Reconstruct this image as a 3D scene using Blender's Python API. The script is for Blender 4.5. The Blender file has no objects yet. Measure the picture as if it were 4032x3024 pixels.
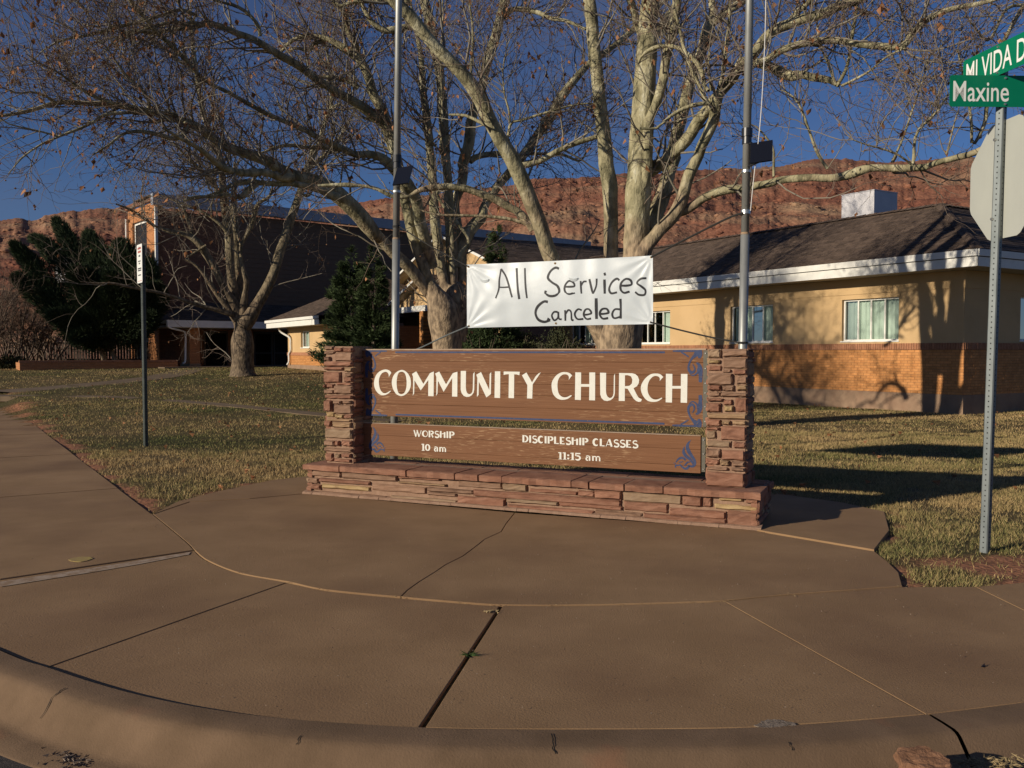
import bpy, bmesh, math, random
import numpy as np
from mathutils import Vector, Matrix

random.seed(7)
RNG = np.random.default_rng(11)
SC = bpy.context.scene
COL = SC.collection
D2R = math.radians

# ------------------------------------------------------------------ camera, sky, sun, exposure
FOC, CX, CY, PITCH, EYE = 3491.0, 2016.0, 1512.0, D2R(2.08), 1.55
cam_d = bpy.data.cameras.new('camera'); cam = bpy.data.objects.new('camera', cam_d); COL.objects.link(cam)
cam.location = (0, 0, EYE); cam.rotation_euler = (D2R(90) - PITCH, 0, 0)
cam_d.sensor_width = 36; cam_d.lens = 36 * FOC / 4032.0
cam_d.clip_start = 0.1; cam_d.clip_end = 3000
SC.camera = cam

SUN_TO = Vector((-0.852, -0.523, 0)).normalized()          # horizontal direction towards the sun
SUN_EL = D2R(17.0)
wd = bpy.data.worlds.new("World"); SC.world = wd; wd.use_nodes = True
wn = wd.node_tree.nodes; wl = wd.node_tree.links; wn.clear()
w_out = wn.new('ShaderNodeOutputWorld'); w_bg = wn.new('ShaderNodeBackground')
sky = wn.new('ShaderNodeTexSky'); sky.sky_type = 'NISHITA'; sky.sun_disc = False
sky.sun_elevation = SUN_EL
sky.sun_rotation = math.atan2(SUN_TO.x, SUN_TO.y)
sky.altitude = 1200; sky.air_density = 1.0; sky.dust_density = 0.1; sky.ozone_density = 3.0
gm = wn.new('ShaderNodeGamma'); gm.inputs['Gamma'].default_value = 1.0
mul = wn.new('ShaderNodeMix'); mul.data_type = 'RGBA'; mul.blend_type = 'MULTIPLY'; mul.inputs['Factor'].default_value = 1
mul.inputs['B'].default_value = (0.58, 0.76, 1.10, 1)
# thin high cloud veil
tc = wn.new('ShaderNodeTexCoord'); mp = wn.new('ShaderNodeMapping'); mp.inputs['Scale'].default_value = (0.9, 1.6, 3.5)
mp.inputs['Location'].default_value = (0.35, 0.1, 0.0)
nz = wn.new('ShaderNodeTexNoise'); nz.inputs['Scale'].default_value = 1.3; nz.inputs['Detail'].default_value = 4
rp = wn.new('ShaderNodeValToRGB'); rp.color_ramp.elements[0].position = 0.44; rp.color_ramp.elements[1].position = 0.72
veil = wn.new('ShaderNodeMix'); veil.data_type = 'RGBA'; veil.inputs['B'].default_value = (2.5, 2.5, 3.3, 1)
vf = wn.new('ShaderNodeMath'); vf.operation = 'MULTIPLY'; vf.inputs[1].default_value = 0.45
wl.new(tc.outputs['Generated'], mp.inputs['Vector']); wl.new(mp.outputs['Vector'], nz.inputs['Vector'])
wl.new(nz.outputs['Fac'], rp.inputs['Fac']); wl.new(rp.outputs['Color'], vf.inputs[0]); wl.new(vf.outputs[0], veil.inputs['Factor'])
wl.new(sky.outputs['Color'], gm.inputs['Color']); wl.new(gm.outputs['Color'], mul.inputs['A'])
wl.new(mul.outputs['Result'], veil.inputs['A']); wl.new(veil.outputs['Result'], w_bg.inputs['Color'])
w_bg.inputs['Strength'].default_value = 0.055
wl.new(w_bg.outputs['Background'], w_out.inputs['Surface'])

sun_d = bpy.data.lights.new('sun', 'SUN'); sun = bpy.data.objects.new('sun', sun_d); COL.objects.link(sun)
sun_d.energy = 4.4; sun_d.angle = D2R(0.55); sun_d.color = (1.0, 0.89, 0.72)
sdir = Vector((SUN_TO.x * math.cos(SUN_EL), SUN_TO.y * math.cos(SUN_EL), math.sin(SUN_EL)))
sun.rotation_euler = sdir.to_track_quat('Z', 'Y').to_euler(); sun.location = (-20, -15, 25)
SC.view_settings.view_transform = 'Standard'; SC.view_settings.look = 'None'
SC.view_settings.exposure = 0.0; SC.view_settings.gamma = 1.0; SC.view_settings.use_curve_mapping = False
SC.cycles.max_bounces = 5; SC.cycles.diffuse_bounces = 3; SC.cycles.glossy_bounces = 3; SC.cycles.transparent_max_bounces = 8

# ------------------------------------------------------------------ measuring helpers (photo measurements -> metres)
def ray(x, y):
    u = (x - CX) / FOC; v = -(y - CY) / FOC
    return np.array([u, math.cos(PITCH) + v * math.sin(PITCH), -math.sin(PITCH) + v * math.cos(PITCH)])
def sstep(a, b, x):
    t = np.clip((x - a) / (b - a), 0, 1); return t * t * (3 - 2 * t)
def hgt(x, y):
    """height of the lawn: flat by the street, rising a little to the far left"""
    return 0.80 * sstep(15, 42, y) * (1 - sstep(-7, 6, x + (y - 35) * 0.0)) + 0.27 * np.exp(-((x - 2.1) ** 2 + (y - 16.9) ** 2) / 4.5)
def G(x, y, z=0.0):
    r = ray(x, y); t = (z - EYE) / r[2]; return np.array([r[0] * t, r[1] * t, z])
def V(x, y, z=0.0): return G(x * 1.8228, y * 1.8228, z)
def VT(x, y):
    p = V(x, y, 0)
    for _ in range(25): p = V(x, y, float(hgt(p[0], p[1])))
    return p
def at(x, y, d):
    r = ray(x, y); t = d / r[1]; return Vector((r[0] * t, d, EYE + r[2] * t))
class Frame:
    def __init__(s, O, S):
        s.O = Vector((O[0], O[1], 0)); s.S = Vector((S[0], S[1], 0)).normalized(); s.N = Vector((-s.S.y, s.S.x, 0))
    def p(s, a, n, z): return s.O + s.S * a + s.N * n + Vector((0, 0, z))
    def hit(s, x, y, n=0.0):
        r = ray(x, y); P = s.O + s.N * n
        t = (P.x * s.N.x + P.y * s.N.y) / (r[0] * s.N.x + r[1] * s.N.y)
        q = Vector((r[0] * t, r[1] * t, EYE + r[2] * t))
        d = q - P
        return d.x * s.S.x + d.y * s.S.y, q.z

# ------------------------------------------------------------------ numpy noise
def hash2(ix, iy, seed=0):
    n = (ix.astype(np.int64) * 374761393 + iy.astype(np.int64) * 668265263 + seed * 1442695041) & 0x7fffffff
    n = ((n ^ (n >> 13)) * 1274126177) & 0x7fffffff
    return ((n ^ (n >> 16)) & 0xffff) / 65535.0
def vnoise(x, y, seed=0):
    x = np.asarray(x, float); y = np.asarray(y, float)
    ix = np.floor(x); iy = np.floor(y); fx = x - ix; fy = y - iy
    fx = fx * fx * (3 - 2 * fx); fy = fy * fy * (3 - 2 * fy)
    a = hash2(ix, iy, seed); b = hash2(ix + 1, iy, seed); c = hash2(ix, iy + 1, seed); d = hash2(ix + 1, iy + 1, seed)
    return (a * (1 - fx) + b * fx) * (1 - fy) + (c * (1 - fx) + d * fx) * fy
def fbm(x, y, o=4, seed=0):
    r = 0; a = 0.5; t = 0
    for i in range(o):
        r = r + a * vnoise(x * 2 ** i, y * 2 ** i, seed + i); t += a; a *= 0.5
    return r / t

# ------------------------------------------------------------------ materials
def nd(nt, t, **k):
    n = nt.nodes.new(t)
    for a, b in k.items():
        if a in n.inputs: n.inputs[a].default_value = b
        else: setattr(n, a, b)
    return n
def rgba(c): return (c[0], c[1], c[2], 1.0)
def material(name, c1, c2=None, rough=0.8, scale=5.0, detail=5, stretch=(1, 1, 1), bump=0.0, bscale=None, metal=0.0,
             spec=0.3, lo=0.35, hi=0.65, c3=None, c3scale=1.0, c3lo=0.5, c3hi=0.7, isl=0.0, coat=0.0, space='Object', trans=0.0):
    m = bpy.data.materials.new(name); m.use_nodes = True; nt = m.node_tree; nt.nodes.clear()
    out = nd(nt, 'ShaderNodeOutputMaterial'); bs = nd(nt, 'ShaderNodeBsdfPrincipled')
    bs.inputs['Roughness'].default_value = rough; bs.inputs['Metallic'].default_value = metal
    bs.inputs['Specular IOR Level'].default_value = spec; bs.inputs['Coat Weight'].default_value = coat
    nt.links.new(bs.outputs[0], out.inputs[0])
    L = nt.links.new
    tcn = nd(nt, 'ShaderNodeTexCoord'); mpn = nd(nt, 'ShaderNodeMapping'); mpn.inputs['Scale'].default_value = stretch
    if space == 'World':
        ge = nd(nt, 'ShaderNodeNewGeometry'); L(ge.outputs['Position'], mpn.inputs['Vector'])
    else: L(tcn.outputs['Object'], mpn.inputs['Vector'])
    if c2 is None: c2 = c1
    n1 = nd(nt, 'ShaderNodeTexNoise'); n1.inputs['Scale'].default_value = scale; n1.inputs['Detail'].default_value = detail
    n1.inputs['Roughness'].default_value = 0.6
    L(mpn.outputs[0], n1.inputs['Vector'])
    r1 = nd(nt, 'ShaderNodeValToRGB'); r1.color_ramp.elements[0].position = lo; r1.color_ramp.elements[1].position = hi
    r1.color_ramp.elements[0].color = rgba(c1); r1.color_ramp.elements[1].color = rgba(c2)
    L(n1.outputs['Fac'], r1.inputs['Fac']); last = r1.outputs['Color']
    if c3 is not None:
        n3 = nd(nt, 'ShaderNodeTexNoise'); n3.inputs['Scale'].default_value = c3scale; n3.inputs['Detail'].default_value = 4
        L(mpn.outputs[0], n3.inputs['Vector'])
        r3 = nd(nt, 'ShaderNodeValToRGB'); r3.color_ramp.elements[0].position = c3lo; r3.color_ramp.elements[1].position = c3hi
        L(n3.outputs['Fac'], r3.inputs['Fac'])
        mx = nd(nt, 'ShaderNodeMix', data_type='RGBA'); mx.inputs['B'].default_value = rgba(c3)
        L(r3.outputs['Color'], mx.inputs['Factor']); L(last, mx.inputs['A']); last = mx.outputs['Result']
    if isl > 0:
        ge2 = nd(nt, 'ShaderNodeNewGeometry'); oi = nd(nt, 'ShaderNodeObjectInfo')
        ad = nd(nt, 'ShaderNodeMath', operation='ADD'); L(ge2.outputs['Random Per Island'], ad.inputs[0]); L(oi.outputs['Random'], ad.inputs[1])
        fr = nd(nt, 'ShaderNodeMath', operation='FRACT'); L(ad.outputs[0], fr.inputs[0])
        mr = nd(nt, 'ShaderNodeMapRange'); mr.inputs['To Min'].default_value = 1 - isl; mr.inputs['To Max'].default_value = 1 + isl * 0.8
        L(fr.outputs[0], mr.inputs['Value'])
        hs = nd(nt, 'ShaderNodeHueSaturation'); L(mr.outputs[0], hs.inputs['Value']); L(last, hs.inputs['Color']); last = hs.outputs['Color']
    L(last, bs.inputs['Base Color'])
    if bump > 0:
        n2 = nd(nt, 'ShaderNodeTexNoise'); n2.inputs['Scale'].default_value = bscale or scale * 4; n2.inputs['Detail'].default_value = 6
        n2.inputs['Roughness'].default_value = 0.65
        L(mpn.outputs[0], n2.inputs['Vector'])
        bp = nd(nt, 'ShaderNodeBump'); bp.inputs['Strength'].default_value = 1.0; bp.inputs['Distance'].default_value = bump
        L(n2.outputs['Fac'], bp.inputs['Height']); L(bp.outputs[0], bs.inputs['Normal'])
    if trans > 0:
        tr = nd(nt, 'ShaderNodeBsdfTranslucent'); L(last, tr.inputs['Color'])
        ms = nd(nt, 'ShaderNodeMixShader'); ms.inputs[0].default_value = trans
        L(bs.outputs[0], ms.inputs[1]); L(tr.outputs[0], ms.inputs[2]); L(ms.outputs[0], out.inputs[0])
    return m

M = {}
M['concrete'] = material('concrete', (0.278, 0.168, 0.083), (0.338, 0.208, 0.107), rough=0.9, scale=1.6, detail=10, bump=0.0028, bscale=90,
                         c3=(0.212, 0.122, 0.063), c3scale=0.7, c3lo=0.46, c3hi=0.74, space='World', isl=0.04)
M['kerb_concrete'] = material('kerb_concrete', (0.150, 0.094, 0.053), (0.205, 0.130, 0.076), rough=0.92, scale=3.5, detail=9, bump=0.0025, bscale=110,
                              c3=(0.27, 0.11, 0.058), c3scale=1.7, c3lo=0.62, c3hi=0.78, space='World')
M['path_concrete'] = material('path_concrete', (0.145, 0.10, 0.062), (0.19, 0.135, 0.085), rough=0.9, scale=2, bump=0.002, space='World')
M['asphalt'] = material('asphalt', (0.05, 0.043, 0.04), (0.09, 0.075, 0.065), rough=0.95, scale=30, bump=0.006, bscale=120, space='World')
M['mortar'] = material('mortar', (0.265, 0.16, 0.105), (0.34, 0.215, 0.145), rough=0.95, scale=14, bump=0.006, bscale=60, space='World')
def stone_mat(n, a, b, c): return material(n, a, b, rough=0.9, scale=7, stretch=(1, 1, 3.5), bump=0.006, bscale=26, c3=c, c3scale=5, c3lo=0.56, c3hi=0.72, isl=0.16, space='World')
M['red_stone'] = stone_mat('red_stone', (0.225, 0.102, 0.062), (0.315, 0.162, 0.104), (0.16, 0.075, 0.048))
M['yellow_stone'] = stone_mat('yellow_stone', (0.33, 0.215, 0.10), (0.42, 0.30, 0.155), (0.22, 0.135, 0.07))
M['tan_stone'] = stone_mat('tan_stone', (0.31, 0.19, 0.105), (0.39, 0.26, 0.15), (0.22, 0.13, 0.075))
M['grey_stone'] = stone_mat('grey_stone', (0.28, 0.18, 0.11), (0.34, 0.235, 0.15), (0.19, 0.12, 0.075))
M['letter_white'] = material('letter_white', (0.77, 0.76, 0.68), (0.72, 0.71, 0.63), rough=0.6, scale=20, c3=(0.62, 0.56, 0.42), c3scale=60, c3lo=0.62, c3hi=0.75, space='World')
M['banner'] = material('banner', (0.64, 0.685, 0.70), (0.67, 0.715, 0.73), rough=0.38, spec=0.5, scale=2, trans=0.12, bump=0.0012, bscale=9)
M['ink'] = material('ink', (0.018, 0.018, 0.022), rough=0.5)
M['blue_paint'] = material('blue_paint', (0.028, 0.043, 0.11), (0.042, 0.062, 0.14), rough=0.6, scale=25, c3=(0.15, 0.09, 0.06), c3scale=70, c3lo=0.63, c3hi=0.72, space='World')
M['steel'] = material('steel', (0.30, 0.305, 0.29), (0.42, 0.42, 0.39), rough=0.5, metal=0.55, scale=9, stretch=(1, 1, .3), bump=0.0006, bscale=60)
M['post_steel'] = material('post_steel', (0.15, 0.17, 0.17), (0.21, 0.23, 0.23), rough=0.55, metal=0.5, scale=14, stretch=(1, 1, .3))
M['green_steel'] = material('green_steel', (0.06, 0.07, 0.062), (0.09, 0.10, 0.088), rough=0.5, metal=0.3, scale=14)
M['sign_back'] = material('sign_back', (0.45, 0.46, 0.41), (0.49, 0.50, 0.44), rough=0.5, metal=0.1, scale=2.0)
M['plate_green'] = material('plate_green', (0.0, 0.155, 0.075), (0.0, 0.175, 0.085), rough=0.35, spec=0.5, scale=3)
M['plate_white'] = material('plate_white', (0.78, 0.78, 0.74), rough=0.5)
M['plate_red'] = material('plate_red', (0.55, 0.12, 0.09), rough=0.5)
M['hole'] = material('hole', (0.012, 0.012, 0.012), rough=0.9)
M['bolt'] = material('bolt', (0.6, 0.6, 0.57), rough=0.35, metal=0.9)
M['bracket'] = material('bracket', (0.105, 0.098, 0.078), (0.14, 0.13, 0.10), rough=0.6, metal=0.1, scale=20)
M['black_plastic'] = material('black_plastic', (0.016, 0.017, 0.02), rough=0.38, spec=0.5)
M['solar'] = material('solar', (0.008, 0.009, 0.014), rough=0.25, spec=0.5)
M['rope'] = material('rope', (0.035, 0.033, 0.03), rough=0.9)
M['white_rope'] = material('white_rope', (0.72, 0.70, 0.66), rough=0.9)
M['stucco'] = material('stucco', (0.55, 0.37, 0.185), (0.61, 0.415, 0.215), rough=0.95, scale=1.2, bump=0.003, bscale=70, space='World')
M['brick'] = material('brick', (0.50, 0.215, 0.07), (0.60, 0.28, 0.10), rough=0.85, scale=9, bump=0.002, bscale=60, isl=0.14, space='World')
M['ledge_brick'] = material('ledge_brick', (0.33, 0.145, 0.075), (0.42, 0.2, 0.11), rough=0.88, scale=9, bump=0.002, bscale=60, isl=0.15, space='World')
M['brick_mortar'] = material('brick_mortar', (0.30, 0.15, 0.07), (0.36, 0.19, 0.095), rough=0.95, scale=12, space='World')
M['foundation'] = material('foundation', (0.27, 0.17, 0.11), (0.34, 0.23, 0.15), rough=0.95, scale=2.2, bump=0.004, bscale=40, space='World')
M['trim_white'] = material('trim_white', (0.74, 0.72, 0.66), (0.80, 0.78, 0.72), rough=0.6, scale=4, space='World')
M['trim_grey'] = material('trim_grey', (0.33, 0.35, 0.40), (0.40, 0.42, 0.47), rough=0.5, scale=4, space='World')
M['soffit'] = material('soffit', (0.42, 0.38, 0.30), rough=0.8)
M['shingle'] = material('shingle', (0.082, 0.056, 0.041), (0.128, 0.090, 0.067), rough=0.95, scale=14, bump=0.003, bscale=90, isl=0.3, space='World')
M['curtain'] = material('curtain', (0.62, 0.68, 0.60), (0.70, 0.76, 0.67), rough=0.9, scale=3)
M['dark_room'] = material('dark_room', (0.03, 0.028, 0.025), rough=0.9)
M['door_metal'] = material('door_metal', (0.10, 0.085, 0.07), rough=0.45, metal=0.4)
M['ac_white'] = material('ac_white', (0.60, 0.585, 0.60), (0.66, 0.64, 0.65), rough=0.6, scale=3)
M['twig'] = material('twig', (0.17, 0.125, 0.095), (0.26, 0.20, 0.155), rough=0.9, scale=1.5, space='World')
M['dead_leaf'] = material('dead_leaf', (0.30, 0.125, 0.05), (0.42, 0.21, 0.10), rough=0.8, scale=3, isl=0.45, trans=0.3, space='World')
M['seed'] = material('seed', (0.16, 0.085, 0.045), (0.24, 0.13, 0.07), rough=0.95, scale=3, isl=0.3, space='World')
M['juniper'] = material('juniper', (0.030, 0.048, 0.020), (0.060, 0.082, 0.034), rough=0.85, scale=1.2, isl=0.35, space='World')
M['spruce'] = material('spruce', (0.038, 0.062, 0.020), (0.075, 0.105, 0.038), rough=0.85, scale=1.2, isl=0.35, space='World')
M['shrub_leaf'] = material('shrub_leaf', (0.045, 0.055, 0.025), (0.09, 0.09, 0.04), rough=0.8, scale=1.5, isl=0.4, space='World')
M['dark_bark'] = material('dark_bark', (0.14, 0.10, 0.075), (0.22, 0.17, 0.13), rough=0.95, scale=6, stretch=(1, 1, .3), bump=0.02, bscale=14, space='World')
M['boulder'] = material('boulder', (0.34, 0.13, 0.075), (0.46, 0.22, 0.13), rough=0.95, scale=3, bump=0.02, bscale=12, isl=0.3, space='World')
M['yellow_mark'] = material('yellow_mark', (0.44, 0.34, 0.10), (0.34, 0.22, 0.11), rough=0.8, scale=25, space='World')
M['white_mark'] = material('white_mark', (0.42, 0.32, 0.235), (0.31, 0.205, 0.125), rough=0.8, scale=12, lo=0.45, hi=0.6, space='World')
M['orange_mark'] = material('orange_mark', (0.50, 0.10, 0.03), (0.34, 0.18, 0.11), rough=0.8, scale=14, lo=0.42, hi=0.58, space='World')
M['patch_grey'] = material('patch_grey', (0.15, 0.115, 0.085), (0.33, 0.26, 0.20), rough=0.95, scale=60, bump=0.01, bscale=90, space='World')
M['dark_glass'] = material('dark_glass', (0.02, 0.018, 0.016), rough=0.45, spec=0.2)
M['house_white'] = material('house_white', (0.62, 0.60, 0.56), rough=0.8)
M['wood_fence'] = material('wood_fence', (0.035, 0.025, 0.019), (0.055, 0.04, 0.03), rough=0.9, scale=3, isl=0.2)

def bark_mat(name='sycamore_bark', hi=2.2, k=1.0):
    m = bpy.data.materials.new(name); m.use_nodes = True; nt = m.node_tree; nt.nodes.clear(); L = nt.links.new
    out = nd(nt, 'ShaderNodeOutputMaterial'); bs = nd(nt, 'ShaderNodeBsdfPrincipled'); L(bs.outputs[0], out.inputs[0])
    bs.inputs['Roughness'].default_value = 0.85; bs.inputs['Specular IOR Level'].default_value = 0.2
    ge = nd(nt, 'ShaderNodeNewGeometry')
    mp = nd(nt, 'ShaderNodeMapping'); mp.inputs['Scale'].default_value = (1, 1, 0.5); L(ge.outputs['Position'], mp.inputs['Vector'])
    n1 = nd(nt, 'ShaderNodeTexNoise'); n1.inputs['Scale'].default_value = 5.5; n1.inputs['Detail'].default_value = 3; L(mp.outputs[0], n1.inputs['Vector'])
    r1 = nd(nt, 'ShaderNodeValToRGB'); cr = r1.color_ramp
    cr.interpolation = 'CONSTANT'
    cr.elements[0].position = 0.0; cr.elements[0].color = rgba((0.19, 0.172, 0.10))
    cr.elements[1].position = 0.42; cr.elements[1].color = rgba((0.29, 0.26, 0.155))
    for p, c in ((0.50, (0.37, 0.33, 0.20)), (0.60, (0.48, 0.44, 0.29)), (0.70, (0.58, 0.54, 0.39))):
        e = cr.elements.new(p); e.color = rgba(c)
    L(n1.outputs['Fac'], r1.inputs['Fac'])
    # rough tan bark on the low trunk
    sx = nd(nt, 'ShaderNodeSeparateXYZ'); L(ge.outputs['Position'], sx.inputs[0])
    n4 = nd(nt, 'ShaderNodeTexNoise'); n4.inputs['Scale'].default_value = 1.1; L(ge.outputs['Position'], n4.inputs['Vector'])
    ad = nd(nt, 'ShaderNodeMath', operation='MULTIPLY_ADD'); L(n4.outputs['Fac'], ad.inputs[0]); ad.inputs[1].default_value = -5.0; L(sx.outputs['Z'], ad.inputs[2])
    mr = nd(nt, 'ShaderNodeMapRange'); mr.inputs['From Min'].default_value = 0.6; mr.inputs['From Max'].default_value = hi
    mr.inputs['To Min'].default_value = 1; mr.inputs['To Max'].default_value = 0; L(ad.outputs[0], mr.inputs['Value'])
    n5 = nd(nt, 'ShaderNodeTexNoise'); n5.inputs['Scale'].default_value = 11; n5.inputs['Detail'].default_value = 6; L(mp.outputs[0], n5.inputs['Vector'])
    r5 = nd(nt, 'ShaderNodeValToRGB'); r5.color_ramp.elements[0].color = rgba((0.17 * k, 0.125 * k, 0.085 * k)); r5.color_ramp.elements[1].color = rgba((0.42 * k, 0.31 * k, 0.20 * k))
    r5.color_ramp.elements[0].position = 0.38; r5.color_ramp.elements[1].position = 0.62; L(n5.outputs['Fac'], r5.inputs['Fac'])
    mx = nd(nt, 'ShaderNodeMix', data_type='RGBA'); L(mr.outputs[0], mx.inputs['Factor']); L(r1.outputs['Color'], mx.inputs['A']); L(r5.outputs['Color'], mx.inputs['B'])
    L(mx.outputs['Result'], bs.inputs['Base Color'])
    n6 = nd(nt, 'ShaderNodeTexNoise'); n6.inputs['Scale'].default_value = 16; n6.inputs['Detail'].default_value = 7; L(mp.outputs[0], n6.inputs['Vector'])
    bp = nd(nt, 'ShaderNodeBump'); bp.inputs['Distance'].default_value = 0.035; L(n6.outputs['Fac'], bp.inputs['Height']); L(bp.outputs[0], bs.inputs['Normal'])
    return m
M['bark'] = bark_mat()
M['bark_brown'] = bark_mat('brown_bark', 9.0, 0.55)

def wood_mat(name, a, b, S):
    """stained plank: long grain, worn pale flecks along the grain; S = horizontal run of the board"""
    m = bpy.data.materials.new(name); m.use_nodes = True; nt = m.node_tree; nt.nodes.clear(); L = nt.links.new
    out = nd(nt, 'ShaderNodeOutputMaterial'); bs = nd(nt, 'ShaderNodeBsdfPrincipled'); L(bs.outputs[0], out.inputs[0])
    bs.inputs['Roughness'].default_value = 0.7; bs.inputs['Specular IOR Level'].default_value = 0.25
    ge = nd(nt, 'ShaderNodeNewGeometry'); oi = nd(nt, 'ShaderNodeObjectInfo')
    dt = nd(nt, 'ShaderNodeVectorMath', operation='DOT_PRODUCT'); L(ge.outputs['Position'], dt.inputs[0]); dt.inputs[1].default_value = (S.x, S.y, 0)
    sx = nd(nt, 'ShaderNodeSeparateXYZ'); L(ge.outputs['Position'], sx.inputs[0])
    cb = nd(nt, 'ShaderNodeCombineXYZ'); L(dt.outputs['Value'], cb.inputs[0]); L(sx.outputs['Z'], cb.inputs[1]); L(oi.outputs['Random'], cb.inputs[2])
    def noise(sc, stretch, det=5):
        mp = nd(nt, 'ShaderNodeMapping'); mp.inputs['Scale'].default_value = stretch; L(cb.outputs[0], mp.inputs['Vector'])
        n = nd(nt, 'ShaderNodeTexNoise'); n.inputs['Scale'].default_value = sc; n.inputs['Detail'].default_value = det; L(mp.outputs[0], n.inputs['Vector']); return n
    n1 = noise(9, (0.22, 7, 3)); r1 = nd(nt, 'ShaderNodeValToRGB'); r1.color_ramp.elements[0].position = 0.3; r1.color_ramp.elements[1].position = 0.7
    r1.color_ramp.elements[0].color = rgba(a); r1.color_ramp.elements[1].color = rgba(b); L(n1.outputs['Fac'], r1.inputs['Fac'])
    n2 = noise(20, (0.45, 7, 5), 4); r2 = nd(nt, 'ShaderNodeValToRGB'); r2.color_ramp.elements[0].position = 0.58; r2.color_ramp.elements[1].position = 0.66; L(n2.outputs['Fac'], r2.inputs['Fac'])
    n3 = noise(1.3, (0.8, 2.2, 1), 2); r3 = nd(nt, 'ShaderNodeValToRGB'); r3.color_ramp.elements[0].position = 0.46; r3.color_ramp.elements[1].position = 0.62; L(n3.outputs['Fac'], r3.inputs['Fac'])
    mu = nd(nt, 'ShaderNodeMath', operation='MULTIPLY'); L(r2.outputs['Color'], mu.inputs[0]); L(r3.outputs['Color'], mu.inputs[1])
    mx = nd(nt, 'ShaderNodeMix', data_type='RGBA'); L(mu.outputs[0], mx.inputs['Factor']); L(r1.outputs['Color'], mx.inputs['A']); mx.inputs['B'].default_value = rgba((0.42, 0.26, 0.14))
    L(mx.outputs['Result'], bs.inputs['Base Color'])
    bp = nd(nt, 'ShaderNodeBump'); bp.inputs['Distance'].default_value = 0.003; L(n1.outputs['Fac'], bp.inputs['Height']); L(bp.outputs[0], bs.inputs['Normal'])
    return m

def glass_mat():
    m = bpy.data.materials.new('glass'); m.use_nodes = True; nt = m.node_tree; nt.nodes.clear()
    out = nd(nt, 'ShaderNodeOutputMaterial'); g = nd(nt, 'ShaderNodeBsdfGlossy'); g.inputs['Roughness'].default_value = 0.03; g.inputs['Color'].default_value = (0.5, 0.53, 0.53, 1)
    t = nd(nt, 'ShaderNodeBsdfTransparent'); t.inputs['Color'].default_value = (0.80, 0.86, 0.84, 1); f = nd(nt, 'ShaderNodeFresnel'); f.inputs['IOR'].default_value = 1.6
    ms = nd(nt, 'ShaderNodeMixShader'); nt.links.new(f.outputs[0], ms.inputs[0]); nt.links.new(t.outputs[0], ms.inputs[1]); nt.links.new(g.outputs[0], ms.inputs[2]); nt.links.new(ms.outputs[0], out.inputs[0])
    return m
M['glass'] = glass_mat()

# lawn: vertex-colour blades plus a base
def lawn_mat(name, attr):
    m = bpy.data.materials.new(name); m.use_nodes = True; nt = m.node_tree; nt.nodes.clear(); L = nt.links.new
    out = nd(nt, 'ShaderNodeOutputMaterial'); bs = nd(nt, 'ShaderNodeBsdfPrincipled'); L(bs.outputs[0], out.inputs[0])
    bs.inputs['Roughness'].default_value = 0.9; bs.inputs['Specular IOR Level'].default_value = 0.15
    at_ = nd(nt, 'ShaderNodeAttribute'); at_.attribute_name = attr; 
    ge = nd(nt, 'ShaderNodeNewGeometry')
    n = nd(nt, 'ShaderNodeTexNoise'); n.inputs['Scale'].default_value = 22; n.inputs['Detail'].default_value = 6; L(ge.outputs['Position'], n.inputs['Vector'])
    mr = nd(nt, 'ShaderNodeMapRange'); mr.inputs['From Min'].default_value = 0.3; mr.inputs['From Max'].default_value = 0.7; mr.inputs['To Min'].default_value = 0.65; mr.inputs['To Max'].default_value = 1.3
    L(n.outputs['Fac'], mr.inputs['Value'])
    hs = nd(nt, 'ShaderNodeHueSaturation'); L(mr.outputs[0], hs.inputs['Value']); L(at_.outputs['Color'], hs.inputs['Color']); L(hs.outputs['Color'], bs.inputs['Base Color'])
    bp = nd(nt, 'ShaderNodeBump'); bp.inputs['Distance'].default_value = 0.02; L(n.outputs['Fac'], bp.inputs['Height']); L(bp.outputs[0], bs.inputs['Normal'])
    return m
M['ground'] = lawn_mat('ground_soil', 'tint')
M['grass'] = lawn_mat('grass_blade', 'tint')

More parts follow.
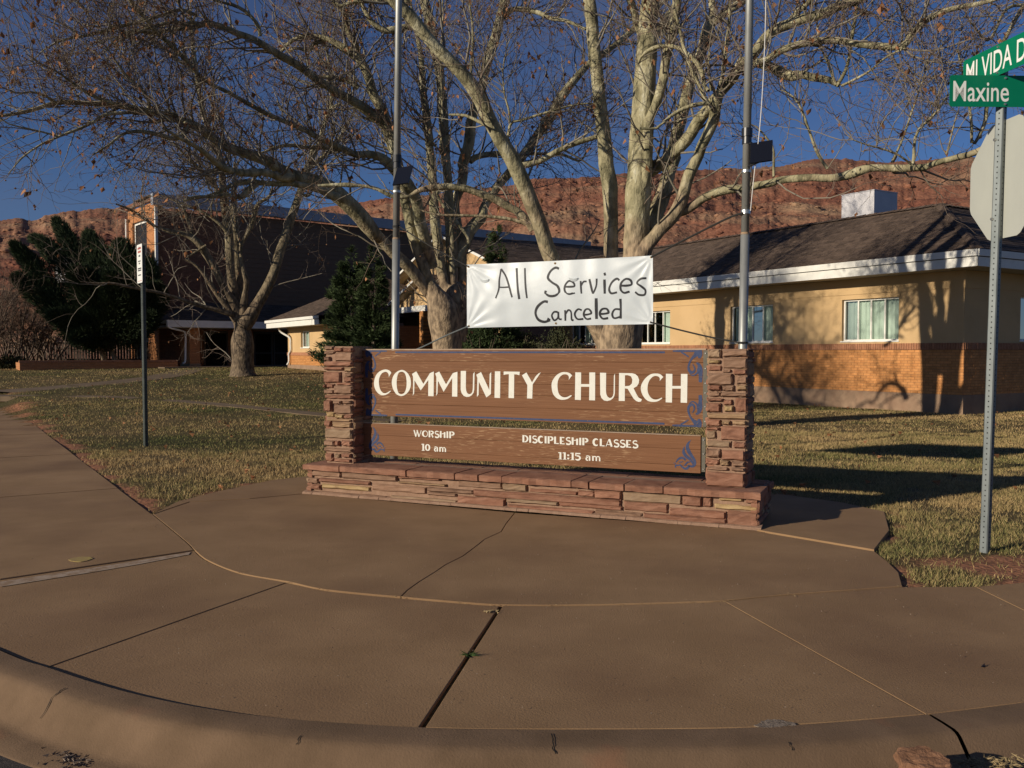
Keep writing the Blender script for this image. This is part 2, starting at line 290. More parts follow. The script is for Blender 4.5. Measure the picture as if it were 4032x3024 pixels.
def hill_mat():
    m = bpy.data.materials.new('red_rock_hill'); m.use_nodes = True; nt = m.node_tree; nt.nodes.clear(); L = nt.links.new
    out = nd(nt, 'ShaderNodeOutputMaterial'); bs = nd(nt, 'ShaderNodeBsdfPrincipled'); L(bs.outputs[0], out.inputs[0])
    bs.inputs['Roughness'].default_value = 0.95; bs.inputs['Specular IOR Level'].default_value = 0.1
    ge = nd(nt, 'ShaderNodeNewGeometry')
    def noise(sc, st=(1, 1, 1), det=6):
        mp = nd(nt, 'ShaderNodeMapping'); mp.inputs['Scale'].default_value = st; L(ge.outputs['Position'], mp.inputs['Vector'])
        n = nd(nt, 'ShaderNodeTexNoise'); n.inputs['Scale'].default_value = sc; n.inputs['Detail'].default_value = det; n.inputs['Roughness'].default_value = 0.65; L(mp.outputs[0], n.inputs['Vector']); return n
    n1 = noise(0.022, (1, 1, 2.5)); r1 = nd(nt, 'ShaderNodeValToRGB'); cr = r1.color_ramp
    cr.elements[0].position = 0.34; cr.elements[0].color = rgba((0.245, 0.10, 0.065)); cr.elements[1].position = 0.66; cr.elements[1].color = rgba((0.38, 0.25, 0.155))
    e = cr.elements.new(0.5); e.color = rgba((0.30, 0.142, 0.09)); L(n1.outputs['Fac'], r1.inputs['Fac'])
    n2 = noise(0.16, (1, 1, 3)); r2 = nd(nt, 'ShaderNodeValToRGB'); r2.color_ramp.elements[0].position = 0.35; r2.color_ramp.elements[1].position = 0.68
    r2.color_ramp.elements[0].color = rgba((0.78, 0.77, 0.77)); r2.color_ramp.elements[1].color = rgba((1.12, 1.1, 1.08)); L(n2.outputs['Fac'], r2.inputs['Fac'])
    mx = nd(nt, 'ShaderNodeMix', data_type='RGBA', blend_type='MULTIPLY'); mx.inputs['Factor'].default_value = 1; L(r1.outputs['Color'], mx.inputs['A']); L(r2.outputs['Color'], mx.inputs['B'])
    n3 = noise(1.5, (1, 1, 1.5)); r3 = nd(nt, 'ShaderNodeValToRGB'); r3.color_ramp.elements[0].position = 0.36; r3.color_ramp.elements[1].position = 0.66
    r3.color_ramp.elements[0].color = rgba((0.74, 0.72, 0.72)); r3.color_ramp.elements[1].color = rgba((1.14, 1.12, 1.1)); L(n3.outputs['Fac'], r3.inputs['Fac'])
    my = nd(nt, 'ShaderNodeMix', data_type='RGBA', blend_type='MULTIPLY'); my.inputs['Factor'].default_value = 1; L(mx.outputs['Result'], my.inputs['A']); L(r3.outputs['Color'], my.inputs['B'])
    L(my.outputs['Result'], bs.inputs['Base Color'])
    vo = nd(nt, 'ShaderNodeTexVoronoi'); vo.inputs['Scale'].default_value = 0.9; L(ge.outputs['Position'], vo.inputs['Vector'])
    ad = nd(nt, 'ShaderNodeMath', operation='ADD'); L(n3.outputs['Fac'], ad.inputs[0]); L(vo.outputs['Distance'], ad.inputs[1])
    bp = nd(nt, 'ShaderNodeBump'); bp.inputs['Distance'].default_value = 0.22; L(ad.outputs[0], bp.inputs['Height']); L(bp.outputs[0], bs.inputs['Normal'])
    return m
M['hill'] = hill_mat()

# ------------------------------------------------------------------ object helpers
def put(o, parent=None):
    COL.objects.link(o)
    if parent is not None: o.parent = parent
    return o
def tag(o, label=None, cat=None, group=None, kind=None):
    if label: o['label'] = label
    if cat: o['category'] = cat
    if group: o['group'] = group
    if kind: o['kind'] = kind
    return o
def thing(name, label, cat, loc=(0, 0, 0), group=None):
    o = bpy.data.objects.new(name, None); o.empty_display_size = 0.2; o.location = loc; COL.objects.link(o)
    return tag(o, label, cat, group)
def root_struct(name):
    o = bpy.data.objects.new(name, None); COL.objects.link(o); o['kind'] = 'structure'; return o
class MB:
    def __init__(s): s.v = []; s.f = []
    def add(s, vs, fs):
        b = len(s.v); s.v += [tuple(v) for v in vs]; s.f += [tuple(i + b for i in f) for f in fs]; return s
    def box8(s, p):  # p: 8 corners, bottom ring 0-3 then top ring 4-7
        return s.add(p, [(0, 3, 2, 1), (4, 5, 6, 7), (0, 1, 5, 4), (1, 2, 6, 5), (2, 3, 7, 6), (3, 0, 4, 7)])
    def box(s, F, a0, a1, n0, n1, z0, z1):
        return s.box8([F.p(a0, n0, z0), F.p(a1, n0, z0), F.p(a1, n1, z0), F.p(a0, n1, z0), F.p(a0, n0, z1), F.p(a1, n0, z1), F.p(a1, n1, z1), F.p(a0, n1, z1)])
    def cyl(s, a, b, r0, r1=None, n=12, caps=True):
        a = Vector(a); b = Vector(b); r1 = r0 if r1 is None else r1; t = (b - a).normalized()
        u = t.orthogonal().normalized(); w = t.cross(u); vs = []
        for P, r in ((a, r0), (b, r1)):
            for i in range(n):
                q = 2 * math.pi * i / n; vs.append(P + u * (r * math.cos(q)) + w * (r * math.sin(q)))
        fs = [(i, (i + 1) % n, n + (i + 1) % n, n + i) for i in range(n)]
        if caps: fs += [tuple(range(n - 1, -1, -1)), tuple(range(n, 2 * n))]
        return s.add(vs, fs)
    def build(s, name, mat, parent=None, smooth=False):
        me = bpy.data.meshes.new(name); me.from_pydata(s.v, [], s.f); me.update()
        if mat: me.materials.append(mat)
        bm = bmesh.new(); bm.from_mesh(me); bmesh.ops.recalc_face_normals(bm, faces=bm.faces); bm.to_mesh(me); bm.free()
        if smooth: me.polygons.foreach_set('use_smooth', [True] * len(me.polygons))
        o = bpy.data.objects.new(name, me)
        if parent is not None:
            o.parent = parent; o.matrix_parent_inverse = Matrix.Translation(-world_loc(parent))
        COL.objects.link(o); return o
def world_loc(p):
    v = Vector((0, 0, 0))
    # every parent here is unrotated and unscaled; children built in world coordinates keep identity
    while p is not None:
        v += p.location + (p.matrix_parent_inverse.to_translation() if p.parent else Vector((0, 0, 0))); p = p.parent
    return v
def npmesh(name, verts, faces, mat, parent=None, smooth=False, tint=None):
    """fast mesh from numpy arrays; faces all quads or all tris"""
    me = bpy.data.meshes.new(name); k = faces.shape[1]
    me.vertices.add(len(verts)); me.vertices.foreach_set('co', np.ascontiguousarray(verts, dtype=np.float32).ravel())
    me.loops.add(faces.size); me.loops.foreach_set('vertex_index', np.ascontiguousarray(faces, dtype=np.int32).ravel())
    me.polygons.add(len(faces)); me.polygons.foreach_set('loop_start', np.arange(0, faces.size, k, dtype=np.int32))
    me.polygons.foreach_set('loop_total', np.full(len(faces), k, dtype=np.int32))
    if smooth: me.polygons.foreach_set('use_smooth', np.ones(len(faces), dtype=bool))
    me.update(calc_edges=True)
    if tint is not None:
        ca = me.color_attributes.new('tint', 'FLOAT_COLOR', 'POINT')
        ca.data.foreach_set('color', np.concatenate([tint, np.ones((len(tint), 1))], 1).astype(np.float32).ravel())
    me.materials.append(mat)
    o = bpy.data.objects.new(name, me)
    if parent is not None:
        o.parent = parent; o.matrix_parent_inverse = Matrix.Translation(-world_loc(parent))
    COL.objects.link(o); return o
def catmull(pts, per=6, closed=False):
    P = [np.array(p, float) for p in pts]; n = len(P); out = []
    rng = range(n) if closed else range(n - 1)
    for i in rng:
        p1, p2 = P[i], P[(i + 1) % n]
        p0 = P[(i - 1) % n] if (closed or i > 0) else 2 * p1 - p2
        p3 = P[(i + 2) % n] if (closed or i < n - 2) else 2 * p2 - p1
        for j in range(per):
            t = j / per
            out.append(0.5 * ((2 * p1) + (-p0 + p2) * t + (2 * p0 - 5 * p1 + 4 * p2 - p3) * t * t + (-p0 + 3 * p1 - 3 * p2 + p3) * t ** 3))
    if not closed: out.append(P[-1])
    return out
def pts_in_poly(x, y, poly):
    x = np.asarray(x); y = np.asarray(y); ins = np.zeros(x.shape, bool); n = len(poly); j = n - 1
    for i in range(n):
        xi, yi = poly[i]; xj, yj = poly[j]
        c = ((yi > y) != (yj > y)) & (x < (xj - xi) * (y - yi) / ((yj - yi) + 1e-12) + xi)
        ins ^= c; j = i
    return ins

# ================================================================== GROUND, PAVEMENT, ROAD
xy = lambda p: (float(p[0]), float(p[1]))
kb = [(-14.3, 20.2), (-9.6, 13.0), (-6.0, 7.9), (-4.7, 6.35), (-3.6, 5.25)] + [xy(V(*q)) for q in
      [(0, 1405), (60, 1430), (110, 1445), (200, 1475), (300, 1503), (430, 1530), (600, 1553), (850, 1570), (1050, 1575), (1400, 1575), (1600, 1572), (1800, 1560), (2000, 1543), (2212, 1517)]] + \
     [(3.1, 4.12), (4.2, 4.46), (6.0, 5.0), (10.0, 6.1), (22.0, 9.4)]
Jv = [(330, 1112), (400, 1170), (420, 1190), (450, 1213), (520, 1240), (620, 1258), (700, 1275), (860, 1291), (1000, 1303), (1080, 1308), (1200, 1309), (1330, 1307), (1500, 1302), (1565, 1299), (1700, 1286), (1950, 1268)]
J = [xy(V(*q)) for q in Jv]
JD = [xy(p) for p in catmull(J, 5)]
def JS(a, b): return JD[a * 5:b * 5 + 1]
right_edge = [(3.05, 5.80), (3.47, 5.93), (6.0, 6.62), (10.0, 7.7), (22, 11.0)]
LEdir = np.array([-0.543, 0.84])
LE = [np.array(J[0]) + LEdir * k for k in (0, 1.95, 4.0, 6.0, 8.0, 10.0, 12.0, 14.0)]
kbL = [(-3.6, 5.25), (-4.7, 6.35), (-6.0, 7.9)]
def kb_left(k):  # kerb-side end of the joint that starts on the lawn edge
    p = np.array(J[0]) + LEdir * k + np.array([-0.84, -0.543]) * 2.55; return (float(p[0]), float(p[1]))
base_FL, base_FR = xy(G(1207, 1946)), xy(G(2985, 2090))
SF = Frame(base_FL, (base_FR[0] - base_FL[0], base_FR[1] - base_FL[1]))     # frame of the stone sign
BL = (Vector(base_FR) - Vector(base_FL)).length; BD = 0.75
bBL = SF.p(0, BD, 0); bBR = SF.p(BL, BD, 0)

def inset(poly, g):
    n = len(poly); out = []
    area = sum(poly[i][0] * poly[(i + 1) % n][1] - poly[(i + 1) % n][0] * poly[i][1] for i in range(n))
    sg = 1 if area > 0 else -1
    for i in range(n):
        a = np.array(poly[i - 1]); b = np.array(poly[i]); c = np.array(poly[(i + 1) % n])
        d1 = (b - a) / (np.linalg.norm(b - a) + 1e-9); d2 = (c - b) / (np.linalg.norm(c - b) + 1e-9)
        n1 = np.array([-d1[1], d1[0]]) * sg; n2 = np.array([-d2[1], d2[0]]) * sg
        bis = n1 + n2; l = np.linalg.norm(bis)
        if l < 0.3: bis = n1; k = g
        else: bis = bis / l; k = min(g / max(0.35, float(bis @ n1)), g * 2.2)
        out.append(tuple(b + bis * k))
    return out
def slab(poly, z, gap, mat, parent, name='concrete_slab', th=0.10, tilt=0.0):
    p0 = inset(poly, gap); p1 = inset(p0, 0.003); n = len(p0)
    vs = [(x, y, z - th) for x, y in p0] + [(x, y, z - 0.003) for x, y in p0] + [(x, y, z) for x, y in p1]
    fs = []
    for i in range(n):
        j = (i + 1) % n; fs.append((i, j, n + j, n + i)); fs.append((n + i, n + j, 2 * n + j, 2 * n + i))
    fs.append(tuple(range(2 * n, 3 * n)))
    return MB().add(vs, fs).build(name, mat, parent)
pav = root_struct('pavement')
crack = [xy(V(*q)) for q in [(1112, 1109), (1093, 1133), (1083, 1150), (1046, 1167), (1037, 1175), (1000, 1203), (962, 1222), (942, 1236), (905, 1259), (880, 1277), (866, 1291)]]
sw = [xy(V(1656, 1153)), xy(V(1890, 1193))]
leftj = [xy(V(410, 1086)), xy(V(540, 1079)), xy(V(662, 1072))]
zi = 0.007
slab([J[0], leftj[0], leftj[1], base_FL] + [crack[0]] + crack[1:] + [q for q in reversed(JS(0, 7))][1:-1], zi, 0.003, M['concrete'], pav)
slab(list(reversed(crack)) + [base_FR, sw[0], sw[1], xy(V(1920, 1217)), xy(V(1942, 1239))] + list(reversed(JS(7, 15)))[:-1], zi, 0.003, M['concrete'], pav)
slab([J[0], leftj[0], leftj[1], base_FL, xy(SF.p(.1, .02, 0)), xy(SF.p(.1, BD, 0)), (-2.3, 11.15), (-2.9, 10.6), (-3.25, 9.75), (-3.45, 9.1)], zi + 0.004, 0.008, M['concrete'], pav)
slab([sw[0], sw[1], xy(V(1923, 1150)), xy(V(1912, 1109)), (3.35, 9.0), (2.85, 9.55), xy(SF.p(BL - .15, BD, 0)), xy(SF.p(BL - .15, 0.02, 0))], zi + 0.012, 0.008, M['concrete'], pav)
slab([xy(bBL), (-2.3, 11.15), (-0.9, 10.75), (0.6, 10.2), (2.0, 9.85), (2.85, 9.55), xy(bBR)], zi + 0.004, 0.008, M['concrete'], pav)
# ring of slabs between the plaza and the kerb
jl = [xy(V(0, 1253)), J[2]]
j1 = [xy(V(100, 1425)), xy(V(620, 1258))]; j2 = [xy(V(905, 1572)), xy(V(1080, 1308))]
j3 = [xy(V(2000, 1543)), J[13]]; j4 = [(3.10, 4.12), xy(V(2106, 1267))]
lk = kb_left(0.0)
slab(JS(2, 4) + [j1[1], xy(V(100, 1442)), xy(V(60, 1430)), xy(V(0, 1405)), (-3.6, 5.25), (-4.35, 5.98), jl[0]], 0, 0.004, M['concrete'], pav)
slab([j1[1]] + JS(6, 9)[:-1] + [j2[1], j2[0], xy(V(850, 1570)), xy(V(600, 1553)), xy(V(430, 1530)), xy(V(300, 1503)), xy(V(200, 1475)), xy(V(100, 1442))], -0.002, 0.004, M['concrete'], pav)
e2 = (j2[0][0] + 0.022, j2[0][1]); e3 = (j2[1][0] + 0.016, j2[1][1])
slab([e3] + JS(10, 13)[:-1] + [j3[1], j3[0], xy(V(1800, 1560)), xy(V(1600, 1572)), xy(V(1400, 1575)), xy(V(1050, 1575)), e2], 0, 0.003, M['concrete'], pav)
slab([j3[1]] + JS(13, 15)[1:] + [j4[1], j4[0], xy(V(2212, 1517)), j3[0]], 0.0, 0.002, M['concrete'], pav)
rj = [(4.55, 4.58), (4.42, 6.18)]; rj2 = [(6.0, 5.0), (5.9, 6.59)]; rj3 = [(8, 5.55), (7.9, 7.13)]; rj4 = [(10, 6.1), (9.9, 7.67)]
for a, b in ((j4, rj), (rj, rj2), (rj2, rj3), (rj3, rj4)): slab([a[1], b[1], b[0], a[0]], 0.0, 0.003, M['concrete'], pav)
slab(JS(0, 2) + [jl[0], (-4.35, 5.98), (-4.7, 6.35), lk], 0.008, 0.006, M['concrete'], pav)
ks = [0, 1.95, 4.0, 6.0, 8.0, 10.0, 12.0, 14.0, 16.0, 18.0, 20.0, 22.0, 24.0]
for a, b in zip(ks[:-1], ks[1:]):
    A = xy(np.array(J[0]) + LEdir * a); B = xy(np.array(J[0]) + LEdir * b)
    slab([A, B, kb_left(b), kb_left(a)], 0.004 if a % 4 else 0.0, 0.004, M['concrete'], pav)
# kerb swept along the back-of-kerb line
kbs = [(float(p[0]), float(p[1])) for p in catmull(kb, 6)]
prof = [(0.007, -0.10), (0.007, 0.001), (0.010, 0.004), (0.10, 0.003), (0.155, 0.0), (0.175, -0.005), (0.192, -0.016), (0.215, -0.042), (0.25, -0.083), (0.285, -0.122), (0.305, -0.136), (0.33, -0.142), (0.44, -0.152), (0.46, -0.165), (0.46, -0.28)]
def sweep(line, prof, u0=0, u1=None, jitter=0.0):
    vs = []; n = len(line); k = len(prof)
    for i in range(n):
        a = np.array(line[max(i - 1, 0)]); b = np.array(line[min(i + 1, n - 1)]); t = (b - a) / np.linalg.norm(b - a)
        nn = np.array([t[1], -t[0]])     # to the street
        for o, z in prof:
            jz = jitter * (fbm(np.array([i * 0.37]), np.array([o * 14.0]), 3)[0] - 0.5)
            lift = 0.013 * float(sstep(0.3, -1.4, -0.0 + line[i][0]) if False else 1 - sstep(-1.6, 0.3, line[i][0])) * (1 - float(sstep(.12, .26, o))) if z > -.09 else 0
            gapx = (0.014 * (1 - float(sstep(-1.6, 0.0, line[i][0])))) if o < .02 else 0
            q = np.array(line[i]) + nn * (o + jz + gapx); vs.append((q[0], q[1], z + jz * 0.5 + lift))
    fs = [(i * k + j, (i + 1) * k + j, (i + 1) * k + j + 1, i * k + j + 1) for i in range(n - 1) for j in range(k - 1)]
    return vs, fs
kerb = root_struct('kerb')
# kerb pieces, split at its joint on the right
js = min(range(len(kbs)), key=lambda i: (kbs[i][0] - j3[0][0]) ** 2 + (kbs[i][1] - j3[0][1]) ** 2)
dense = []
for a, b in zip(kbs[:-1], kbs[1:]):
    n = max(1, int(math.dist(a, b) / 0.06)) if max(abs(a[0]), abs(b[0])) < 5 else 1
    for i in range(n): dense.append((a[0] + (b[0] - a[0]) * i / n, a[1] + (b[1] - a[1]) * i / n))
dense.append(kbs[-1])
js = min(range(len(dense)), key=lambda i: (dense[i][0] - j3[0][0]) ** 2 + (dense[i][1] - j3[0][1]) ** 2)
for seg in (dense[:js + 1], [(dense[js][0] + .014, dense[js][1] + .003)] + dense[js + 1:]):
    vs, fs = sweep(seg, prof[:3], jitter=0.0); vs2, fs2 = sweep(seg, prof[2:], jitter=0.003)
    ko = MB().add(vs, fs).add(vs2, fs2).build('kerb_stone', M['kerb_concrete'], kerb, smooth=True)
# road
edge = []
for i, p in enumerate(kbs):
    a = np.array(kbs[max(i - 1, 0)]); b = np.array(kbs[min(i + 1, len(kbs) - 1)]); t = (b - a) / np.linalg.norm(b - a)
    edge.append((p[0] + t[1] * 0.40, p[1] - t[0] * 0.40))
rd = MB(); vs = [(x, y, -0.159) for x, y in edge] + [(x * 6 - 3, min(y, 0) - 60, -0.159) for x, y in edge]; n = len(edge)
rd.add(vs, [(i, i + 1, n + i + 1, n + i) for i in range(n - 1)]); rd.build('road', M['asphalt'])['kind'] = 'structure'
rd2 = MB(); rd2.add([(-130, 62, -0.17 + 0.4), (-19, 27, -0.159), (-35, -60, -0.159), (-200, -60, -0.159)], [(0, 1, 2, 3)]); rd2.build('side_road', M['asphalt'])['kind'] = 'structure'

# lawn outline polygons (where pavement lies, the soil is sunk)
hard = kb[:] + [(22, 11.0), (10, 7.7), (6.0, 6.62), (3.47, 5.93), (3.05, 5.80), J[-1], xy(V(1942, 1239)), xy(V(1920, 1217)), sw[1], xy(V(1923, 1150)), xy(V(1912, 1109)), (3.35, 9.0), (2.85, 9.55),
               (2.0, 9.85), (0.6, 10.2), (-0.9, 10.75), (-2.3, 11.15), (-2.9, 10.6), (-3.25, 9.75), (-3.45, 9.1), J[0]] + [xy(np.array(J[0]) + LEdir * k) for k in ks[1:]]
street = [(float(a), float(b)) for a, b in kbs] + [(200, -60), (-200, -60), (-200, 20)]
xs = np.unique(np.concatenate([np.linspace(-400, -30, 22), np.linspace(-30, -10, 40), np.linspace(-10, 8, 180), np.linspace(8, 30, 50), np.linspace(30, 400, 22)]))
ys = np.unique(np.concatenate([np.linspace(-60, 2, 20), np.linspace(2, 13, 120), np.linspace(13, 24, 60), np.linspace(24, 70, 70), np.linspace(70, 130, 20), np.linspace(130, 900, 20)]))
XX, YY = np.meshgrid(xs, ys); Z = hgt(XX, YY) + (fbm(XX * 0.5, YY * 0.5, 3, 5) - 0.5) * 0.05 * sstep(6, 14, YY)
Z = Z - 0.012 + (fbm(XX * 4, YY * 4, 3, 9) - 0.5) * 0.03
Z = np.where(pts_in_poly(XX, YY, hard), -0.022, Z)
Z = np.where(pts_in_poly(XX, YY, street) | (YY < 3.0), -0.35, Z)
def lawn_green(x, y):
    """0 = dry straw, 1 = green"""
    g = fbm(x * 0.25, y * 0.33, 4, 21) * 1.5 - 0.32 + (fbm(x * 1.3, y * 1.3, 3, 33) - 0.5) * 0.7
    g = g + 0.10 * sstep(17, 27, y) - 0.08
    return np.clip(g, 0, 1)
def bare(x, y):
    """1 = bare red soil: along the walk edges and round the post"""
    d = np.full(np.shape(x), 9.0)
    segs = [((J[0][0], J[0][1]), xy(np.array(J[0]) + LEdir * 24)), (J[-1], (3.47, 5.93)), ((3.47, 5.93), (10, 7.7)), (J[-1], sw[1]), (sw[1], xy(V(1912, 1109))),
            ((-2.3, 11.15), (0.6, 10.2)), ((0.6, 10.2), (2.85, 9.55)), ((-3.25, 9.75), (-2.3, 11.15)), ((3.3, 6.35), (3.8, 6.6))]
    for a, b in segs:
        ax, ay = a; bx, by = b; dx, dy = bx - ax, by - ay; t = np.clip(((x - ax) * dx + (y - ay) * dy) / (dx * dx + dy * dy), 0, 1)
        w = 1.0
        if by == 6.6: w = 0.5
        d = np.minimum(d, np.hypot(x - ax - t * dx, y - ay - t * dy) * w)
    nzv = fbm(x * 2.3, y * 2.3, 3, 41)
    return np.clip((0.17 + (nzv - 0.5) * 0.9 - d) / 0.14, 0, 1)
def lawn_tint(x, y, k=None):
    g = lawn_green(x, y)[:, None]; straw = np.array([0.265, 0.185, 0.085]); green = np.array([0.100, 0.100, 0.034])
    return straw * (1 - g) + green * g
gt = lawn_tint(XX.ravel(), YY.ravel()) * 0.62
bq = bare(XX.ravel(), YY.ravel())[:, None]; gt = gt * (1 - bq) + np.array([0.34, 0.155, 0.085]) * bq
nx_, ny_ = len(xs), len(ys); idx = np.arange(nx_ * ny_).reshape(ny_, nx_)
fq = np.stack([idx[:-1, :-1], idx[:-1, 1:], idx[1:, 1:], idx[1:, :-1]], -1).reshape(-1, 4)
npmesh('ground', np.stack([XX, YY, Z], -1).reshape(-1, 3), fq, M['ground'], tint=gt, smooth=True)['kind'] = 'structure'

# paths across the lawn
def path_strip(pts, w, name):
    mb = MB(); vs = []
    P = [np.array(p[:2]) for p in pts]
    for i, p in enumerate(P):
        t = P[min(i + 1, len(P) - 1)] - P[max(i - 1, 0)]; t = t / np.linalg.norm(t); nn = np.array([-t[1], t[0]])
        for sgn in (-1, 1):
            q = p + nn * w / 2 * sgn; z = float(hgt(q[0], q[1])) - 0.004; vs += [(q[0], q[1], z), (q[0], q[1], z - 0.15)]
    fs = []
    for i in range(len(P) - 1):
        a = i * 4; b = a + 4; fs += [(a, b, b + 2, a + 2), (a, a + 1, b + 1, b), (a + 2, b + 2, b + 3, a + 3)]
    mb.add(vs, fs).build(name, M['path_concrete'])['kind'] = 'structure'
pa = [VT(0, 852), VT(250, 847), VT(480, 842), VT(700, 836)]
pa = [pa[0] + (pa[0] - pa[1]) * 0.5] + pa + [pa[-1] + (pa[-1] - pa[-2]) * 0.6]
path_strip(catmull([p[:2] for p in pa], 5), 0.5, 'path')
pb = [VT(0, 813), VT(200, 808), VT(360, 802)]
path_strip(catmull([p[:2] for p in pb] + [np.array([-15.0, 42.0])], 5), 1.3, 'path')

# ------------------------------------------------------------------ grass blades
def blades(n, x0, x1, y0, y1, h, w, seed, dens_bare=0.93, power=1.0, poly=None, lean=0.6):
    r = np.random.default_rng(seed)
    x = r.uniform(x0, x1, n); y = y0 + (y1 - y0) * r.uniform(0, 1, n) ** power
    vis = np.abs(x / np.maximum(y, .1)) < 0.66
    x, y = x[vis], y[vis]
    ok = ~pts_in_poly(x, y, hard) & ~pts_in_poly(x, y, street) & (y > 5.0)
    for pp, ww in ((pa, 0.20), (pb, 0.5)):
        PP = [q[:2] for q in pp]
        for a, b in zip(PP[:-1], PP[1:]):
            dx, dy = b - a; t = np.clip(((x - a[0]) * dx + (y - a[1]) * dy) / (dx * dx + dy * dy), 0, 1); ok &= np.hypot(x - a[0] - t * dx, y - a[1] - t * dy) > ww
    bq = bare(x, y); ok &= r.uniform(0, 1, len(x)) > bq * dens_bare
    # clumping
    cl = fbm(x * 3.1, y * 3.1, 3, 77); ok &= r.uniform(0, 1, len(x)) < np.clip((cl - 0.25) * 3.2, 0.12, 1)
    x, y = x[ok], y[ok]; m = len(x)
    hh = h * r.uniform(0.5, 1.35, m) * (0.7 + 0.9 * fbm(x * 1.7, y * 1.7, 2, 55)); a = r.uniform(0, 2 * np.pi, m); la = r.uniform(0, 2 * np.pi, m)
    le = r.uniform(0.1, lean * 1.7, m) * hh
    z = hgt(x, y) + (fbm(x * 0.5, y * 0.5, 3, 5) - 0.5) * 0.05 * sstep(6, 14, y) - 0.02
    dx, dy = np.cos(a) * w / 2, np.sin(a) * w / 2
    v0 = np.stack([x - dx, y - dy, z], -1); v1 = np.stack([x + dx, y + dy, z], -1); v2 = np.stack([x + np.cos(la) * le, y + np.sin(la) * le, z + hh], -1)
    vv = np.stack([v0, v1, v2], 1).reshape(-1, 3)
    t = lawn_tint(x, y); g = r.uniform(0, 1, m)[:, None]
    t = t * 0.75 + np.where(g < lawn_green(x, y)[:, None], np.array([0.11, 0.125, 0.04]), np.array([0.37, 0.26, 0.125])) * 0.55
    t = t * r.uniform(0.75, 1.6, m)[:, None]
    return vv, np.repeat(t, 3, 0)
parts = [blades(190000, 1.8, 7.5, 5.6, 12, 0.036, 0.0055, 1), blades(170000, -9, 3, 8.3, 14, 0.040, 0.007, 2), blades(120000, 3, 11, 10, 17, 0.04, 0.009, 7),
         blades(220000, -16, 16, 13, 24, 0.036, 0.011, 3), blades(170000, -26, 14, 22, 44, 0.036, 0.020, 4)]
gv = np.concatenate([p[0] for p in parts]); gc = np.concatenate([p[1] for p in parts])
go = npmesh('lawn_grass', gv, np.arange(len(gv)).reshape(-1, 3), M['grass'], tint=gc)
tag(go, 'short half-dormant lawn grass, straw and green', 'grass', kind='stuff')

# ================================================================== STONE SIGN
def stone(F, a0, a1, z0, z1, n_front, col, parent, rng, back=0.07, amp=0.005, name='stone', ns=4, nz_=3, top_flat=False):
    """rough-faced block: gridded front, chipped edges"""
    w, h = a1 - a0, z1 - z0
    if w < 0.012 or h < 0.008: return
    ns = 3 if w < 0.1 else ns if w < 0.35 else 6
    us = [0, min(0.12, 0.012 / w)] + [k / ns for k in range(1, ns)] + [1 - min(0.12, 0.012 / w), 1]
    vs_ = [0, min(0.2, 0.010 / h)] + [k / nz_ for k in range(1, nz_)] + [1 - min(0.2, 0.010 / h), 1]
    us = sorted(set(us)); vs_ = sorted(set(vs_)); V_ = []; nu, nv = len(us), len(vs_)
    tilt = rng.uniform(-0.006, 0.006)
    for j, v in enumerate(vs_):
        for i, u in enumerate(us):
            ed = i in (0, nu - 1) or j in (0, nv - 1)
            n = n_front + rng.uniform(-amp, amp) + tilt * (u - .5) + (0.018 if ed else 0)
            da = rng.uniform(-1, 1) * (0.004 if ed else 0.002); dz = rng.uniform(-1, 1) * 0.0035
            if top_flat and j == nv - 1: dz = 0
            V_.append(F.p(a0 + u * w + da, n, z0 + v * h + dz))
    fs = [(j * nu + i, j * nu + i + 1, (j + 1) * nu + i + 1, (j + 1) * nu + i) for j in range(nv - 1) for i in range(nu - 1)]
    b = len(V_)
    ring = [i for i in range(nu)] + [j * nu + nu - 1 for j in range(1, nv)] + [(nv - 1) * nu + i for i in range(nu - 2, -1, -1)] + [j * nu for j in range(nv - 2, 0, -1)]
    for k in ring:
        p = V_[k].copy(); p += F.N * (n_front + back - (p - F.O).dot(F.N)); V_.append(p)
    m = len(ring); fs += [(ring[i], b + i, b + (i + 1) % m, ring[(i + 1) % m]) for i in range(m)]
    if top_flat: fs.append(tuple(b + i for i in range(m)))
    return MB().add(V_, fs).build(name, col, parent)

sg = thing('church_sign', 'stone and wood sign reading COMMUNITY CHURCH on a red sandstone base', 'sign', (0, 8.8, 0))
srng = random.Random(5)
M['brown_stone'] = stone_mat('brown_stone', (0.235, 0.135, 0.085), (0.31, 0.19, 0.125), (0.17, 0.095, 0.06))
SM = {'B': M['brown_stone'], 'R': M['red_stone'], 'Y': M['yellow_stone'], 'T': M['tan_stone'], 'G': M['grey_stone']}
BH = 0.335
base = MB().box(SF, 0.03, BL - 0.03, 0.03, BD - 0.03, 0, BH - 0.03).build('stone_base', M['mortar'], sg)
ft = MB(); N_ = 40
for i in range(N_):
    a = -0.03 + (BL + 0.06) * i / N_; b = -0.03 + (BL + 0.06) * (i + 1) / N_
    o = -0.045 + 0.010 * math.sin(i * .9) * srng.random(); ft.box8([SF.p(a, o, 0.01), SF.p(b, o, 0.01), SF.p(b, 0.05, 0.01), SF.p(a, 0.05, 0.01), SF.p(a, o + .02, 0.032), SF.p(b, o + .02, 0.032), SF.p(b, 0.05, 0.05), SF.p(a, 0.05, 0.05)])
ft.build('mortar_skirt', M['mortar'], base)
R3 = (1200, 1800, .27125); R4 = (1800, 1850, .27125); R5 = (2400, 1880, .27125)
